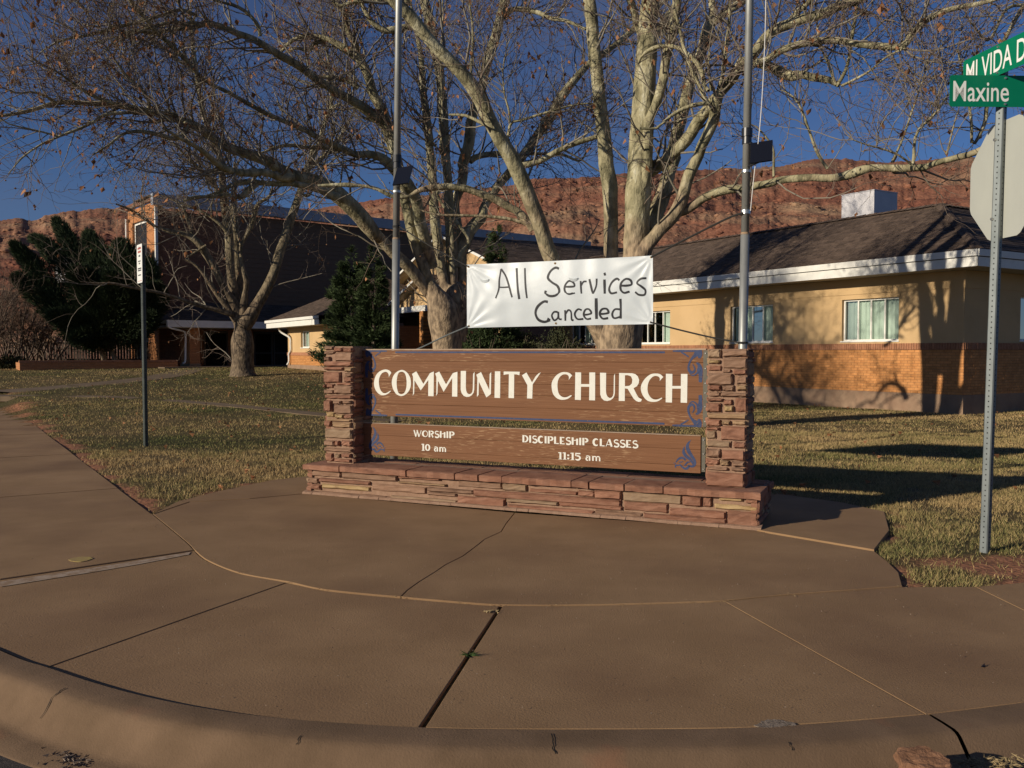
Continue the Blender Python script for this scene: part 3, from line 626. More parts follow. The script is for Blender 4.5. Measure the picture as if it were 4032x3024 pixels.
def bs(ra, x0, y0, rb, x1, y1, c='R', pr=0.0):
    s0, z0 = SF.hit(ra[0] + x0 * ra[2], ra[1] + y0 * ra[2], 0); s1, z1 = SF.hit(rb[0] + x1 * rb[2], rb[1] + y1 * rb[2], 0)
    stone(SF, s0, s1, max(z1, 0.03), min(z0, BH - 0.065 if pr == 0 else BH), srng.uniform(-0.012, 0.008) - pr, SM['B' if c == 'R' and srng.random() < .35 else c], base, srng)
for t in [(R3, 45, 190, R3, 510, 300), (R3, 530, 222, R3, 1335, 358), (R3, 40, 295, R3, 190, 385), (R3, 210, 305, R3, 940, 405), (R3, 55, 390, R3, 220, 480), (R3, 60, 490, R3, 215, 545),
          (R3, 240, 385, R3, 935, 500, 'Y'), (R3, 965, 385, R3, 1750, 540), (R3, 235, 495, R3, 1190, 612), (R3, 1235, 555, R3, 2200, 692, 'G'), (R3, 1350, 262, R3, 1960, 345), (R3, 1345, 350, R3, 2045, 425, 'T'),
          (R3, 1775, 435, R4, 225, 355), (R3, 1775, 505, R3, 2195, 580), (R4, 0, 150, R4, 640, 290), (R4, 655, 190, R4, 1005, 322, 'G'), (R4, 1040, 195, R4, 1740, 250, 'T'), (R4, 1040, 270, R4, 1735, 372), (R4, 1750, 300, R4, 1990, 398),
          (R4, 230, 285, R5, 158, 430), (R4, 0, 375, R4, 690, 540), (R4, 712, 415, R4, 1460, 522, 'G'), (R4, 1475, 470, R5, 180, 482), (R4, 735, 505, R4, 1980, 645), (R4, 1995, 290, R5, 165, 325), (R4, 1995, 580, R5, 460, 610),
          (R5, 200, 205, R5, 1040, 402, 'G'), (R5, 1065, 265, R5, 1335, 425), (R5, 1350, 285, R5, 1480, 435), (R5, 1585, 285, R5, 1930, 355, 'Y'), (R5, 1525, 385, R5, 2155, 497, 'Y'), (R5, 1975, 295, R5, 2160, 385),
          (R5, 205, 345, R5, 840, 522), (R5, 870, 440, R5, 1680, 612), (R5, 495, 520, R5, 1690, 705), (R5, 1705, 485, R5, 2145, 772)]:
    bs(*t)
# cap stones: flat flags across the top, front row then back row
def cap(a0, a1, n0, n1, z0, z1, proud=0):
    k = max(2, int((a1 - a0) / 0.07)); vs = []
    up = []; dn = []
    for i in range(k + 1):
        a = a0 + (a1 - a0) * i / k; up.append((a, n0 + srng.uniform(-.012, .010))); dn.append((a, n1 + srng.uniform(-.006, .006)))
    loop = up + dn[::-1]; n = len(loop)
    V_ = [SF.p(a, q, z0 + srng.uniform(-.004, .004)) for a, q in loop] + [SF.p(a, q - (0.004 if i <= k else 0), z1 - 0.008) for i, (a, q) in enumerate(loop)]
    V_ += [SF.p(a + (0.006 if a < (a0 + a1) / 2 else -.006), q + (0.014 if i <= k else -.01), z1 + srng.uniform(-.002, .002)) for i, (a, q) in enumerate(loop)]
    fs = [(i, (i + 1) % n, n + (i + 1) % n, n + i) for i in range(n)] + [(n + i, n + (i + 1) % n, 2 * n + (i + 1) % n, 2 * n + i) for i in range(n)] + [tuple(range(2 * n, 3 * n)), tuple(range(n - 1, -1, -1))]
    MB().add(V_, fs).build('cap_stone', M['red_stone'], base)
cuts = [-0.03]
for (rg, x) in ((R3, 520), (R3, 1495), (R3, 2195), (R4, 325), (R4, 665), (R4, 1670), (R4, 1925), (R5, 225), (R5, 790)):
    cuts.append(SF.hit(rg[0] + x * rg[2], rg[1] + 150 * rg[2], 0)[0])
cuts.append(BL + 0.03)
for a, b in zip(cuts[:-1], cuts[1:]): cap(a + 0.006, b - 0.006, -0.03, srng.uniform(0.34, 0.46), BH - 0.062, BH + srng.uniform(-0.003, 0.003))
cc = -0.03
while cc < BL:
    nx = min(BL + 0.03, cc + srng.uniform(0.4, 0.8)); cap(cc + 0.006, nx - 0.006, 0.48, BD + 0.03, BH - 0.06, BH + srng.uniform(-0.003, 0.003)); cc = nx
MB().box(SF, -0.005, BL + 0.005, 0.0, BD, BH - 0.05, BH - 0.005).build('mortar_bed', M['mortar'], base)
def rand_face(F, w, z0, z1, parent, seed, n_front=0.0):
    r = random.Random(seed); z = z0
    while z < z1 - 0.015:
        h = min(r.choice([0.04, 0.055, 0.07, 0.09, 0.12]), z1 - z); a = 0
        while a < w - 0.02:
            l = min(r.uniform(0.12, 0.34), w - a)
            if w - a - l < 0.07: l = w - a
            stone(F, a + 0.004, a + l - 0.004, z + 0.004, z + h - 0.004, n_front + r.uniform(-0.012, 0.006), SM[r.choice('RRRRRTG')], parent, r)
            a += l
        z += h
F_right = Frame(SF.p(BL, 0, 0), SF.N); rand_face(F_right, BD, 0.035, BH - 0.065, base, 3)
F_left = Frame(SF.p(0, BD, 0), -SF.N); rand_face(F_left, BD, 0.035, BH - 0.065, base, 4)
F_back = Frame(SF.p(BL, BD, 0), -SF.S); rand_face(F_back, BL, 0.035, BH - 0.065, base, 5)

# pillars
PN, PD = 0.185, 0.40
Lst = [(95,42,212,92),(222,62,332,115),(340,62,462,120),(88,110,225,145),(230,130,462,235),(90,183,170,232),(97,245,462,305),(95,318,345,355),(362,325,468,375,'T'),(90,378,305,518),(370,395,460,440),(350,450,460,512),
(90,545,120,588),(122,537,220,588),(250,520,455,552),(90,610,215,665),(228,560,460,668),(100,680,455,732),(88,752,195,893),(205,755,315,800),(340,755,445,797),(222,808,455,927),(115,905,225,970,'Y'),(235,935,345,985,'Y'),
(352,935,460,990),(130,992,440,1028,'T'),(85,1018,180,1090),(203,1035,445,1110,'T'),(100,1120,450,1255,'G'),(97,1270,225,1345),(240,1280,288,1345),(325,1275,450,1350),(92,1365,455,1432),(103,1440,205,1550),(232,1450,300,1500,'G'),
(325,1445,445,1500),(222,1510,440,1565)]
Rst = [(105,70,245,158,'G'),(265,72,542,145),(110,185,235,225,'Y'),(270,160,530,280),(112,250,250,305),(270,290,355,318),(385,290,530,345),(105,330,370,455),(415,355,532,445),(112,465,245,515),(265,465,385,525),(420,455,532,515,'T'),
(112,530,240,585),(250,540,535,585),(100,603,270,632),(278,618,368,675),(405,600,532,752),(95,655,240,750),(285,685,380,745,'Y'),(105,762,525,830,'T'),(90,835,245,905),(260,845,345,890,'T'),(370,845,520,895,'T'),(85,912,225,950),
(248,905,520,1065),(92,955,190,1045,'G'),(97,1060,350,1140,'G'),(385,1075,518,1145),(90,1150,240,1245),(255,1165,505,1280),(78,1260,225,1325),(240,1275,335,1335,'T'),(370,1290,505,1345),(88,1345,325,1388),(360,1355,508,1393),(90,1400,500,1575)]
pil_core = {}
for side, lst, (ox, oy, k), sd in (('L', Lst, (1250, 1350, .3012), 20), ('R', Rst, (2750, 1350, .3618), 30)):
    ss = [SF.hit(ox + t[0] * k, oy, PN)[0] for t in lst] ; se = [SF.hit(ox + t[2] * k, oy, PN)[0] for t in lst]
    a0 = sorted(ss)[3] + 0.01; a1 = sorted(se)[-4] - 0.005
    top = SF.hit(ox + 200 * k, oy + (42 if side == 'L' else 62) * k, PN)[1]
    pil_core[side] = (a0, a1, top)
    core = MB().box(SF, a0 + 0.006, a1 - 0.006, PN + 0.012, PN + PD - 0.02, BH - 0.01, top - 0.004).build('stone_pillar', M['mortar'], sg)
    for t in lst:
        s0, z0 = SF.hit(ox + t[0] * k, oy + t[1] * k, PN); s1, z1 = SF.hit(ox + t[2] * k, oy + t[3] * k, PN)
        stone(SF, max(s0, a0 - 0.015), min(s1, a1 + 0.015), z1, z0, PN - srng.uniform(0.012, 0.034), SM[t[4] if len(t) > 4 else ('B' if srng.random() < .35 else 'R')], core, srng, back=0.06)
    rand_face(Frame(SF.p(a1, PN + 0.01, 0), SF.N), PD - 0.02, BH + 0.01, top, core, sd, -0.008)
    rand_face(Frame(SF.p(a0, PN + PD - 0.01, 0), -SF.N), PD - 0.02, BH + 0.01, top, core, sd + 1, -0.008)
    rand_face(Frame(SF.p(a1, PN + PD, 0), -SF.S), a1 - a0, BH + 0.01, top, core, sd + 2, 0.0)

# boards
BN = 0.37; BT = 0.05
M['wood'] = wood_mat('stained_wood', (0.165, 0.072, 0.032), (0.215, 0.098, 0.045), SF.S)
M['wood_edge'] = material('worn_wood', (0.36, 0.25, 0.17), (0.45, 0.34, 0.25), rough=0.9, scale=9, stretch=(1, 1, 4), space='World')
bl = pil_core['L'][1] - 0.02; br = SF.hit(2775, 1500, BN)[0]; br2 = SF.hit(2758, 1800, BN)[0]
def board(name, a0, a1, seams, group=None):
    root = bpy.data.objects.new(name, None); COL.objects.link(root); root.parent = sg; root.location = SF.p((a0 + a1) / 2, BN, (seams[0] + seams[-1]) / 2)
    root.matrix_parent_inverse = Matrix.Translation(-sg.location)
    for z0, z1 in zip(seams[:-1], seams[1:]):
        k = 24; mb = MB(); rows = []
        zz0 = z0 + 0.0010; zz1 = z1 - 0.0010
        for i in range(k + 1):
            a = a0 + (a1 - a0) * i / k; j0 = srng.uniform(-.0012, .0012); j1 = srng.uniform(-.0012, .0012)
            rows.append([SF.p(a, BN + 0.0015, zz0 + j0 * .5), SF.p(a, BN, zz0 + .0025), SF.p(a, BN, zz1 - .0025), SF.p(a, BN + 0.0015, zz1 + j1 * .5), SF.p(a, BN + BT, zz1), SF.p(a, BN + BT, zz0)])
        vs = [p for r in rows for p in r]
        fs = [(i * 6 + j, (i + 1) * 6 + j, (i + 1) * 6 + (j + 1) % 6, i * 6 + (j + 1) % 6) for i in range(k) for j in range(6)] + [tuple(range(6)), tuple(k * 6 + i for i in range(6))]
        mb.add(vs, fs).build('plank', M['wood'], root)
    MB().box(SF, a0 + .004, a1 - .004, BN + 0.012, BN + BT - .006, seams[0] + .004, seams[-1] - .004).build('backing', M['hole'], root)
    return root
ub = board('sign_board', bl, br, [0.850, 0.985, 1.110, 1.225, 1.33, 1.45, 1.567])
MB().box(SF, bl, br + .01, BN - 0.004, BN + BT + 0.01, 1.568, 1.580).build('cap_strip', M['wood_edge'], ub)
lb = board('schedule_board', bl, br2, [0.419, 0.487, 0.640, 0.766])
MB().box(SF, bl, br2, BN - 0.002, BN + BT + 0.004, 0.767, 0.773).build('cap_strip', M['wood_edge'], lb)

def face_mesh(name, polys, mat, parent, F, n, step=0.0003):
    """flat shapes on a board; polys = list of ('poly', [(s,z)..]) or ('ring', outer, inner) or ('rib', [(s,z,w)..])"""
    mb = MB()
    for k, P in enumerate(polys):
        nn = n - 0.0012 - step * (k % 5)
        if P[0] == 'poly':
            mb.add([F.p(s, nn, z) for s, z in P[1]], [tuple(range(len(P[1])))])
        elif P[0] == 'ring':
            o, i = P[1], P[2]; m = len(o); mb.add([F.p(s, nn, z) for s, z in o] + [F.p(s, nn, z) for s, z in i], [(a, (a + 1) % m, m + (a + 1) % m, m + a) for a in range(m)])
        else:
            pts = P[1]; vs = []; m = len(pts)
            for j, (s, z, w) in enumerate(pts):
                a = pts[max(j - 1, 0)]; b = pts[min(j + 1, m - 1)]; dx, dz = b[0] - a[0], b[1] - a[1]; l = math.hypot(dx, dz) or 1
                px, pz = -dz / l * w / 2, dx / l * w / 2
                vs += [F.p(s + px, nn, z + pz), F.p(s - px, nn, z - pz)]
            mb.add(vs, [(2 * j, 2 * j + 1, 2 * j + 3, 2 * j + 2) for j in range(m - 1)])
    o = mb.build(name, mat, parent)
    return o
def tr(pts, ox, oy, k, n=BN):
    out = []
    for p in pts:
        s, z = SF.hit(ox + p[0] * k, oy + p[1] * k, n)
        out.append((s, z) if len(p) == 2 else (s, z, p[2]))
    return out
A6 = (1440, 1420, .31646); A7 = (2100, 1420, .31646)
def smooth_c(outer, inner): return [tuple(p) for p in catmull(outer, 4)] + [tuple(p) for p in catmull(inner, 4)]
def resample(loop, n=36):
    c = catmull(loop, 6, closed=True); return [tuple(c[int(i * len(c) / n)]) for i in range(n)]
glyphs = [
 (A6, 'poly', smooth_c([(320,150),(290,120),(240,110),(180,130),(130,180),(105,260),(110,330),(140,390),(185,425),(230,430),(280,410),(318,375)], [(303,376),(255,403),(215,400),(185,365),(168,310),(165,240),(180,190),(205,155),(240,140),(268,145),(285,170),(288,203)])),
 (A6, 'ring', [(445,115),(500,135),(545,190),(563,260),(555,340),(520,400),(470,435),(430,438),(380,415),(340,350),(325,270),(340,200),(380,145)], [(443,138),(480,150),(500,190),(510,260),(505,340),(485,395),(455,416),(430,416),(405,395),(390,340),(385,270),(392,205),(408,155)]),
 (A6, 'poly', [(577,165),(630,133),(718,290),(800,155),(848,135),(845,442),(778,440),(780,240),(685,370),(608,245),(603,408),(585,435),(590,405),(590,205)]),
 (A6, 'poly', [(865,160),(915,135),(1000,295),(1085,155),(1142,138),(1140,448),(1075,446),(1077,215),(970,388),(900,250),(893,410),(876,440),(880,400),(880,205)]),
 (A6, 'poly', [(1183,128),(1248,128),(1246,330),(1251,375),(1264,405),(1285,418),(1310,412),(1327,390),(1333,350),(1337,165),(1355,140),(1351,360),(1343,398),(1320,430),(1290,448),(1255,452),(1220,438),(1195,408),(1182,360)]),
 (A6, 'poly', [(1377,175),(1435,142),(1538,365),(1543,165),(1562,143),(1558,415),(1502,458),(1408,260),(1405,425),(1384,452),(1390,215)]),
 (A6, 'poly', [(1608,133),(1675,133),(1672,465),(1603,462)]),
 (A6, 'poly', [(1717,135),(1918,138),(1912,182),(1880,172),(1848,170),(1845,467),(1778,465),(1782,168),(1748,170),(1717,178)]),
 (A6, 'poly', [(1945,183),(2000,147),(2070,270),(2115,195),(2150,160),(2180,145),(2140,205),(2078,295),(2072,472),(2008,470),(2012,305)]),
 (A7, 'poly', smooth_c([(483,183),(450,155),(400,142),(340,150),(280,190),(235,260),(228,330),(245,410),(290,465),(350,487),(420,478),(465,450),(480,432)], [(465,430),(410,455),(360,450),(320,415),(303,350),(303,270),(325,210),(365,175),(405,170),(435,185),(443,210),(440,240)])),
 (A7, 'poly', [(523,145),(595,147),(594,292),(697,292),(697,147),(770,147),(768,495),(695,492),(697,325),(593,325),(591,490),(518,487)]),
 (A7, 'poly', [(830,150),(906,152),(904,370),(908,415),(922,445),(945,464),(970,463),(990,440),(999,405),(1003,190),(1016,160),(1015,400),(1008,440),(990,470),(960,492),(920,502),(880,495),(848,465),(833,420)]),
 (A7, 'poly', [(1068,153),(1140,155),(1230,157),(1270,168),(1300,195),(1317,240),(1312,280),(1290,318),(1247,342),(1280,410),(1310,460),(1350,482),(1340,508),(1310,513),(1280,502),(1250,475),(1215,420),(1175,350),(1139,345),(1138,502),(1063,500)]),
 (A7, 'poly', smooth_c([(1617,203),(1580,170),(1530,160),(1460,170),(1390,225),(1345,300),(1340,370),(1370,445),(1425,500),(1500,513),(1560,500),(1605,468)], [(1598,460),(1540,483),(1490,478),(1450,445),(1425,390),(1422,320),(1440,255),(1480,205),(1520,190),(1560,200),(1575,225),(1570,255)])),
 (A7, 'poly', [(1650,163),(1730,165),(1729,315),(1836,315),(1837,165),(1918,166),(1913,525),(1833,522),(1836,348),(1728,348),(1725,522),(1647,518)])]
for g in glyphs:
    if g[1] == 'ring': P = [('ring', tr(resample(g[2]), *g[0]), tr(resample(g[3]), *g[0]))]
    else: P = [('poly', tr(g[2], *g[0]))]
    face_mesh('letter', P, M['letter_white'], ub, SF, BN)
# the R bowl opening, dark of the board showing (small wood-coloured inset)
face_mesh('letter_counter', [('poly', tr([(1140,182),(1175,180),(1215,195),(1232,235),(1226,285),(1195,313),(1140,318)], *A7))], M['wood'], ub, SF, BN - 0.0008)

# blue scroll ornaments: traced upper right, mirrored to the other corners
bc_s = (SF.hit(1432, 1500, BN)[0] + 0.0 + br) / 2 ; bc_z = (0.850 + 1.567) / 2
Z2 = (2600, 1360, .211)
def rib(pts, reg, wk, per=4):
    q = tr([(p[0], p[1]) for p in pts], *reg); w = [p[2] * wk for p in pts]
    c = catmull([(a[0], a[1], b) for a, b in zip(q, w)], per); return [tuple(p) for p in c]
wk2 = .211 * 8.3 / FOC * 1.35
orn = [('rib', rib([(232,105,16),(350,104,30),(500,104,24),(655,104,26),(768,104,30)], Z2, wk2)), ('rib', rib([(735,92,60),(740,150,64),(735,200,56),(728,240,30)], Z2, wk2)),
       ('rib', rib([(390,128,18),(450,160,22),(530,215,20)], Z2, wk2)), ('rib', rib([(700,130,90),(650,185,56),(590,245,30),(548,320,26),(528,400,30),(540,470,36),(590,505,38),(632,480,28),(640,420,20),(605,350,10)], Z2, wk2)),
       ('rib', rib([(540,520,8),(600,560,16),(660,540,20),(705,490,34),(720,440,60)], Z2, wk2)), ('rib', rib([(668,345,14),(690,335,30),(725,370,46),(742,450,70),(752,560,52),(750,640,50),(745,688,42)], Z2, wk2))]
def mirror(P, ms, mz):
    return [('rib', [((2 * bc_s - s) if ms else s, (2 * bc_z - z) if mz else z, w) for s, z, w in q[1]]) for q in P]
for ms in (0, 1):
    for mz in (0, 1): face_mesh('scroll_ornament', mirror(orn, ms, mz), M['blue_paint'], ub, SF, BN)
s0 = SF.hit(1557, 1384, BN)[0]; s1 = SF.hit(2618, 1387, BN)[0]
face_mesh('blue_stripe', [('rib', [(s0, 1.545, .018), (s1, 1.545, .018)])], M['blue_paint'], ub, SF, BN)
face_mesh('blue_stripe', [('rib', [(s0, 0.872, .018), (s1, 0.872, .018)])], M['blue_paint'], ub, SF, BN)
Z6 = (2600, 1650, .1386); wk6 = .1386 * 8.2 / FOC * 1.25
fl = [('rib', rib([(875,590,8),(795,690,50),(768,800,76),(815,930,84),(890,1050,72),(960,1150,62),(985,1250,60),(950,1325,60),(880,1345,50),(800,1320,44)], Z6, wk6)),
      ('rib', rib([(685,775,6),(665,860,42),(668,960,70),(740,1060,74),(840,1140,62),(910,1230,52),(920,1290,20)], Z6, wk6)),
      ('rib', rib([(440,1230,18),(500,1150,40),(580,1100,50),(660,1110,50),(715,1170,40)], Z6, wk6)), ('rib', rib([(530,1240,20),(600,1215,26),(650,1210,14)], Z6, wk6)),
      ('rib', rib([(850,1220,18),(770,1230,36),(700,1310,30),(670,1310,14)], Z6, wk6)), ('rib', rib([(430,1380,26),(440,1310,40),(500,1320,30),(560,1300,34),(620,1360,46),(700,1410,48),(770,1390,60),(820,1320,50)], Z6, wk6)),
      ('rib', rib([(370,1240,8),(400,1255,16),(430,1265,30)], Z6, wk6))]
face_mesh('flame_ornament', fl, M['blue_paint'], lb, SF, BN)
fc = (SF.hit(1447, 1750, BN)[0] + br2) / 2
face_mesh('flame_ornament', [('rib', [(2 * fc - s - 0.02, z, w) for s, z, w in q[1]]) for q in fl], M['blue_paint'], lb, SF, BN)

# small lettering drawn with strokes (heavy left strokes, thin right strokes)
def arc(cx, cy, rx, ry, a0, a1, w0, w1=None, n=9):
    w1 = w0 if w1 is None else w1
    return [(cx + rx * math.cos(D2R(a0 + (a1 - a0) * i / n)), cy + ry * math.sin(D2R(a0 + (a1 - a0) * i / n)), w0 + (w1 - w0) * math.sin(math.pi * i / n)) for i in range(n + 1)]
T_, t_ = 0.27, 0.10
DG = {
 'W': (1.05, [[(.02,1,.2),(.27,0,.2)], [(.27,0,t_),(.46,1,t_)], [(.42,1,.2),(.68,0,.2)], [(.68,0,t_),(.98,1,t_)]]),
 'O': (.85, [arc(.42,.5,.30,.42,90,270,t_,.30), arc(.42,.5,.34,.45,270,450,t_,.10)]),
 'R': (.78, [[(.15,0,T_),(.15,1,T_)], arc(.30,.72,.34,.22,90,-90,t_,.24), [(.40,.5,.14),(.62,0,.22)]]),
 'S': (.68, [arc(.36,.73,.24,.22,40,270,.12,.16), arc(.34,.26,.27,.24,90,-150,.22,.2)]),
 'H': (.85, [[(.15,0,T_),(.15,1,T_)], [(.28,.58,t_),(.6,.66,t_)], [(.66,0,T_),(.66,.86,T_)]]),
 'I': (.36, [[(.16,0,T_),(.16,1,T_)]]),
 'P': (.75, [[(.15,0,T_),(.15,1,T_)], arc(.30,.70,.32,.25,90,-90,t_,.26)]),
 'D': (.8, [[(.15,0,T_),(.15,1,T_)], arc(.28,.5,.38,.44,90,-90,t_,.24)]),
 'C': (.78, [arc(.42,.5,.30,.44,50,310,t_,.30)]),
 'L': (.66, [[(.15,0,T_),(.15,1,T_)], [(.28,.06,.13),(.58,.06,.13)]]),
 'E': (.68, [[(.15,0,T_),(.15,1,T_)], [(.28,.93,.13),(.56,.93,.13)], [(.28,.42,.1),(.48,.42,.1)], [(.28,.06,.13),(.6,.06,.13)]]),
 'F': (.68, [[(.15,0,T_),(.15,1,T_)], [(.28,.93,.13),(.56,.93,.13)], [(.28,.55,.1),(.48,.55,.1)]]),
 'A': (.86, [[(.06,0,.09),(.40,1,.09)], [(.42,1,.26),(.70,0,.26)], [(.2,.25,.09),(.55,.25,.09)]]),
 '1': (.46, [[(.26,0,T_),(.26,1,T_)], [(.04,.9,.12),(.16,.95,.12)], [(.06,.03,.07),(.44,.03,.07)]]),
 '0': (.74, [arc(.36,.5,.24,.42,90,270,.12,.26), arc(.36,.5,.24,.42,270,450,.12,.26)]),
 '5': (.68, [[(.08,.92,.16),(.6,.92,.16)], [(.13,.92,.16),(.13,.56,.16)], arc(.30,.31,.27,.28,110,-140,.14,.24)]),
 ':': (.36, [[(.16,.05,T_),(.16,.27,T_)], [(.16,.5,T_),(.16,.72,T_)]]),
 'a': (.66, [arc(.26,.24,.17,.2,80,280,.12,.2), [(.44,.62,.2),(.44,.0,.22)], arc(.26,.48,.2,.18,20,150,.12,.12)]),
 'm': (1.0, [[(.12,0,.22),(.12,.66,.22)], arc(.30,.42,.17,.2,150,0,.1,.14), [(.47,.45,.2),(.47,0,.2)], arc(.64,.42,.17,.2,150,0,.1,.14), [(.81,.45,.2),(.81,0,.2)]]),
 ' ': (.42, [])}
def write(text, x0, x1, y0, y1, hpx, parent, n=BN):
    """from (x0,y0) baseline-left to (x1,y1) baseline-right in photo px, cap height hpx"""
    sa, za = SF.hit(x0, y0, n); sb, zb = SF.hit(x1, y1, n); sh, zh = SF.hit(x0, y0 - hpx, n); H = zh - za
    tot = sum(DG[c][0] for c in text) - 0.1; cur = 0
    for c in text:
        w, st = DG[c]
        if st:
            P = []
            for s in st:
                P.append(('rib', [(sa + (sb - sa) * (cur + p[0]) / tot, za + (zb - za) * (cur + p[0]) / tot + p[1] * H, p[2] * H * 1.05) for p in s]))
            face_mesh('letter', P, M['letter_white'], parent, SF, n)
        cur += w
write('WORSHIP', 1630, 1788, 1719, 1726, 26, lb); write('10 am', 1659, 1757, 1774, 1780, 27, lb)
write('DISCIPLESHIP CLASSES', 2056, 2510, 1741, 1764, 28, lb); write('11:15 am', 2197, 2365, 1808, 1816, 28, lb)
# steel edge brackets with bolts
def bracket(x, ys, ytop, ybot, w):
    s, zt = SF.hit(x, ytop, BN); zb = SF.hit(x, ybot, BN)[1]
    b = MB().box(SF, s - w / 2, s + w / 2, BN - 0.006, BN + 0.004, zb, zt).build('bracket', M['bracket'], sg)
    for y in ys:
        z = SF.hit(x, y, BN)[1]; MB().cyl(SF.p(s, BN - 0.006, z), SF.p(s, BN - 0.016, z), 0.007, 0.005, 8).build('bolt', M['bolt'], b)
bracket(2779, [1391, 1451, 1509, 1547, 1601, 1659], 1379, 1681, 0.042)
bracket(2771, [1732, 1787, 1847], 1722, 1858, 0.034)

# ================================================================== FLAGPOLES, BANNER, LIGHTS
def flagpole(name, label, pts, r_lo, r_hi, zj):
    root = thing(name, label, 'flagpole', (pts[0].x, pts[0].y, 0), 'flagpoles behind the stone sign')
    a, j, b = pts
    MB().cyl(a, j, r_lo, r_lo, 20).build('lower_tube', M['steel'], root, smooth=True)
    MB().cyl(j, b, r_hi, r_hi, 20).build('upper_tube', M['steel'], root, smooth=True)
    MB().cyl(j - Vector((0, 0, .01)), j + Vector((0, 0, 0.012)), r_lo * 1.04, r_hi * 1.02, 20).build('weld', M['tan_stone'], root)
    return root
PF = Frame((-1.45, 11.0), (3.87, -1.7))     # plane of the two poles and the banner
def pp(x, y, n=0): s, z = PF.hit(x, y, n); return PF.p(s, n, z)
def lean(top, bot, ztop=9.0):
    d = (top - bot) / (top.z - bot.z); g = bot - d * bot.z; return g, bot + d * (ztop - bot.z), d
gL, tL, dL = lean(pp(1570, 0), pp(1556, 1350)); gR, tR, dR = lean(pp(2952, 0), pp(2925, 1350))
fpL = flagpole('flagpole', 'left galvanised flagpole, rising behind the stone sign left of the banner', [gL, gL + dL * pp(1558, 940).z, tL], 0.0475, 0.042, 0)
fpR = flagpole('flagpole', 'right galvanised flagpole with white halyard, behind the right stone pillar', [gR, gR + dR * pp(2930, 920).z, tR], 0.0455, 0.041, 0)
for nm, lab, cx_, ytop, yc, gg, dd in (('pole_light', 'black solar light clamped to the left flagpole', 1563, 612, 700, gL, dL), ('pole_light', 'black solar light clamped to the right flagpole', 2943, 506, 600, gR, dR)):
    z0 = pp(cx_, ytop).z; zc = z0 - 0.14; P = gg + dd * z0
    root = thing(nm, lab, 'light', tuple(gg + dd * (z0 - 0.5)), 'solar lights on the flagpoles')
    MB().cyl(gg + dd * z0, gg + dd * (z0 - 0.085), 0.056, 0.056, 18).build('clamp_ring', M['black_plastic'], root, smooth=False)
    MB().cyl(gg + dd * (z0 - 0.085), gg + dd * (z0 - 0.16), 0.047, 0.05, 18).build('collar', M['black_plastic'], root)
    # tilted panel facing the street, its lower edge pushed forward
    c = gg + dd * (z0 - 0.29); nrm = Vector((-0.36, -0.75, 0.50)).normalized(); right = Vector((0.93, -0.30, 0)).normalized()
    right = (right - nrm * right.dot(nrm)).normalized(); up = nrm.cross(right) * -1
    if up.z < 0: up = -up
    c = c + Vector((0.03, -0.17, 0)) + right * 0.075; hw, hh, th = 0.108, 0.135, 0.018
    q = [c + right * (a * hw) + up * (b * hh) + nrm * (d * th) for d in (-.5, .5) for a, b in ((-1, -1), (1, -1), (1, 1), (-1, 1))]
    pnl = MB().box8(q).build('panel', M['solar'], root)
    MB().cyl(gg + dd * (z0 - 0.40) , c - up * 0.12, 0.012, 0.012, 8).build('arm', M['black_plastic'], root)
    MB().cyl(gg + dd * (z0 - 0.16), c + up * 0.14 - right * .1, 0.012, 0.012, 8).build('arm', M['black_plastic'], root)
    MB().cyl(gg + dd * (z0 - 0.43), gg + dd * (z0 - 0.455), 0.050, 0.050, 16).build('hose_clamp', M['bolt'], root)
# halyard
hy = catmull([pp(3018, -400, -.12), pp(3014, 80, -.12), pp(2996, 450, -.1), pp(2968, 700, -.08), pp(2955, 830, -.06)], 5)
mb = MB()
for a, b in zip(hy[:-1], hy[1:]): mb.cyl(a, b, 0.0045, n=5, caps=False)
mb.build('halyard', M['white_rope'], fpR)

# banner
bn = thing('banner', 'white vinyl banner reading All Services Canceled, strung between the flagpoles', 'banner', tuple(pp(2205, 1290)))
NB = -0.06
TLb, TRb, BRb, BLb = [PF.hit(x, y, NB) for x, y in ((1838, 1042), (2571, 1006), (2572, 1276), (1838, 1291))]
def bpos(u, v):
    top = (TLb[0] + (TRb[0] - TLb[0]) * u, TLb[1] + (TRb[1] - TLb[1]) * u); bot = (BLb[0] + (BRb[0] - BLb[0]) * u, BLb[1] + (BRb[1] - BLb[1]) * u)
    return bot[0] + (top[0] - bot[0]) * v, bot[1] + (top[1] - bot[1]) * v
def bdisp(u, v):
    """creases running in from the four tied corners, plus a gentle belly"""
    d = 0.025 * np.sin(np.pi * u) * np.sin(np.pi * v)
    for cu, cv, ph in ((0, 1, .3), (1, 1, 1.2), (0, 0, 2.0), (1, 0, .7)):
        du = (u - cu) * 3.05; dv = v - cv; r = np.hypot(du, dv) + 1e-6; a = np.arctan2(np.abs(dv), np.abs(du))
        d = d + 0.008 * np.sin(a * 15 + ph * 3) * np.exp(-r * 2.8) * np.clip(r * 8, 0, 1)
    d = d + 0.0022 * np.sin(u * 46) * (0.3 + np.sin(u * 7) ** 2) + 0.006 * (fbm(u * 9 + v * 2, v * 4, 3, 8) - .5)
    return d
nu, nv = 120, 44
U_, V_ = np.meshgrid(np.linspace(0, 1, nu), np.linspace(0, 1, nv)); DD = bdisp(U_, V_)
vs = []
for j in range(nv):
    for i in range(nu):
        s, z = bpos(U_[j, i], V_[j, i]); z += -0.006 * math.sin(U_[j, i] * math.pi) * (1 if V_[j, i] > .5 else -.4)
        vs.append(tuple(PF.p(s, NB - DD[j, i], z)))
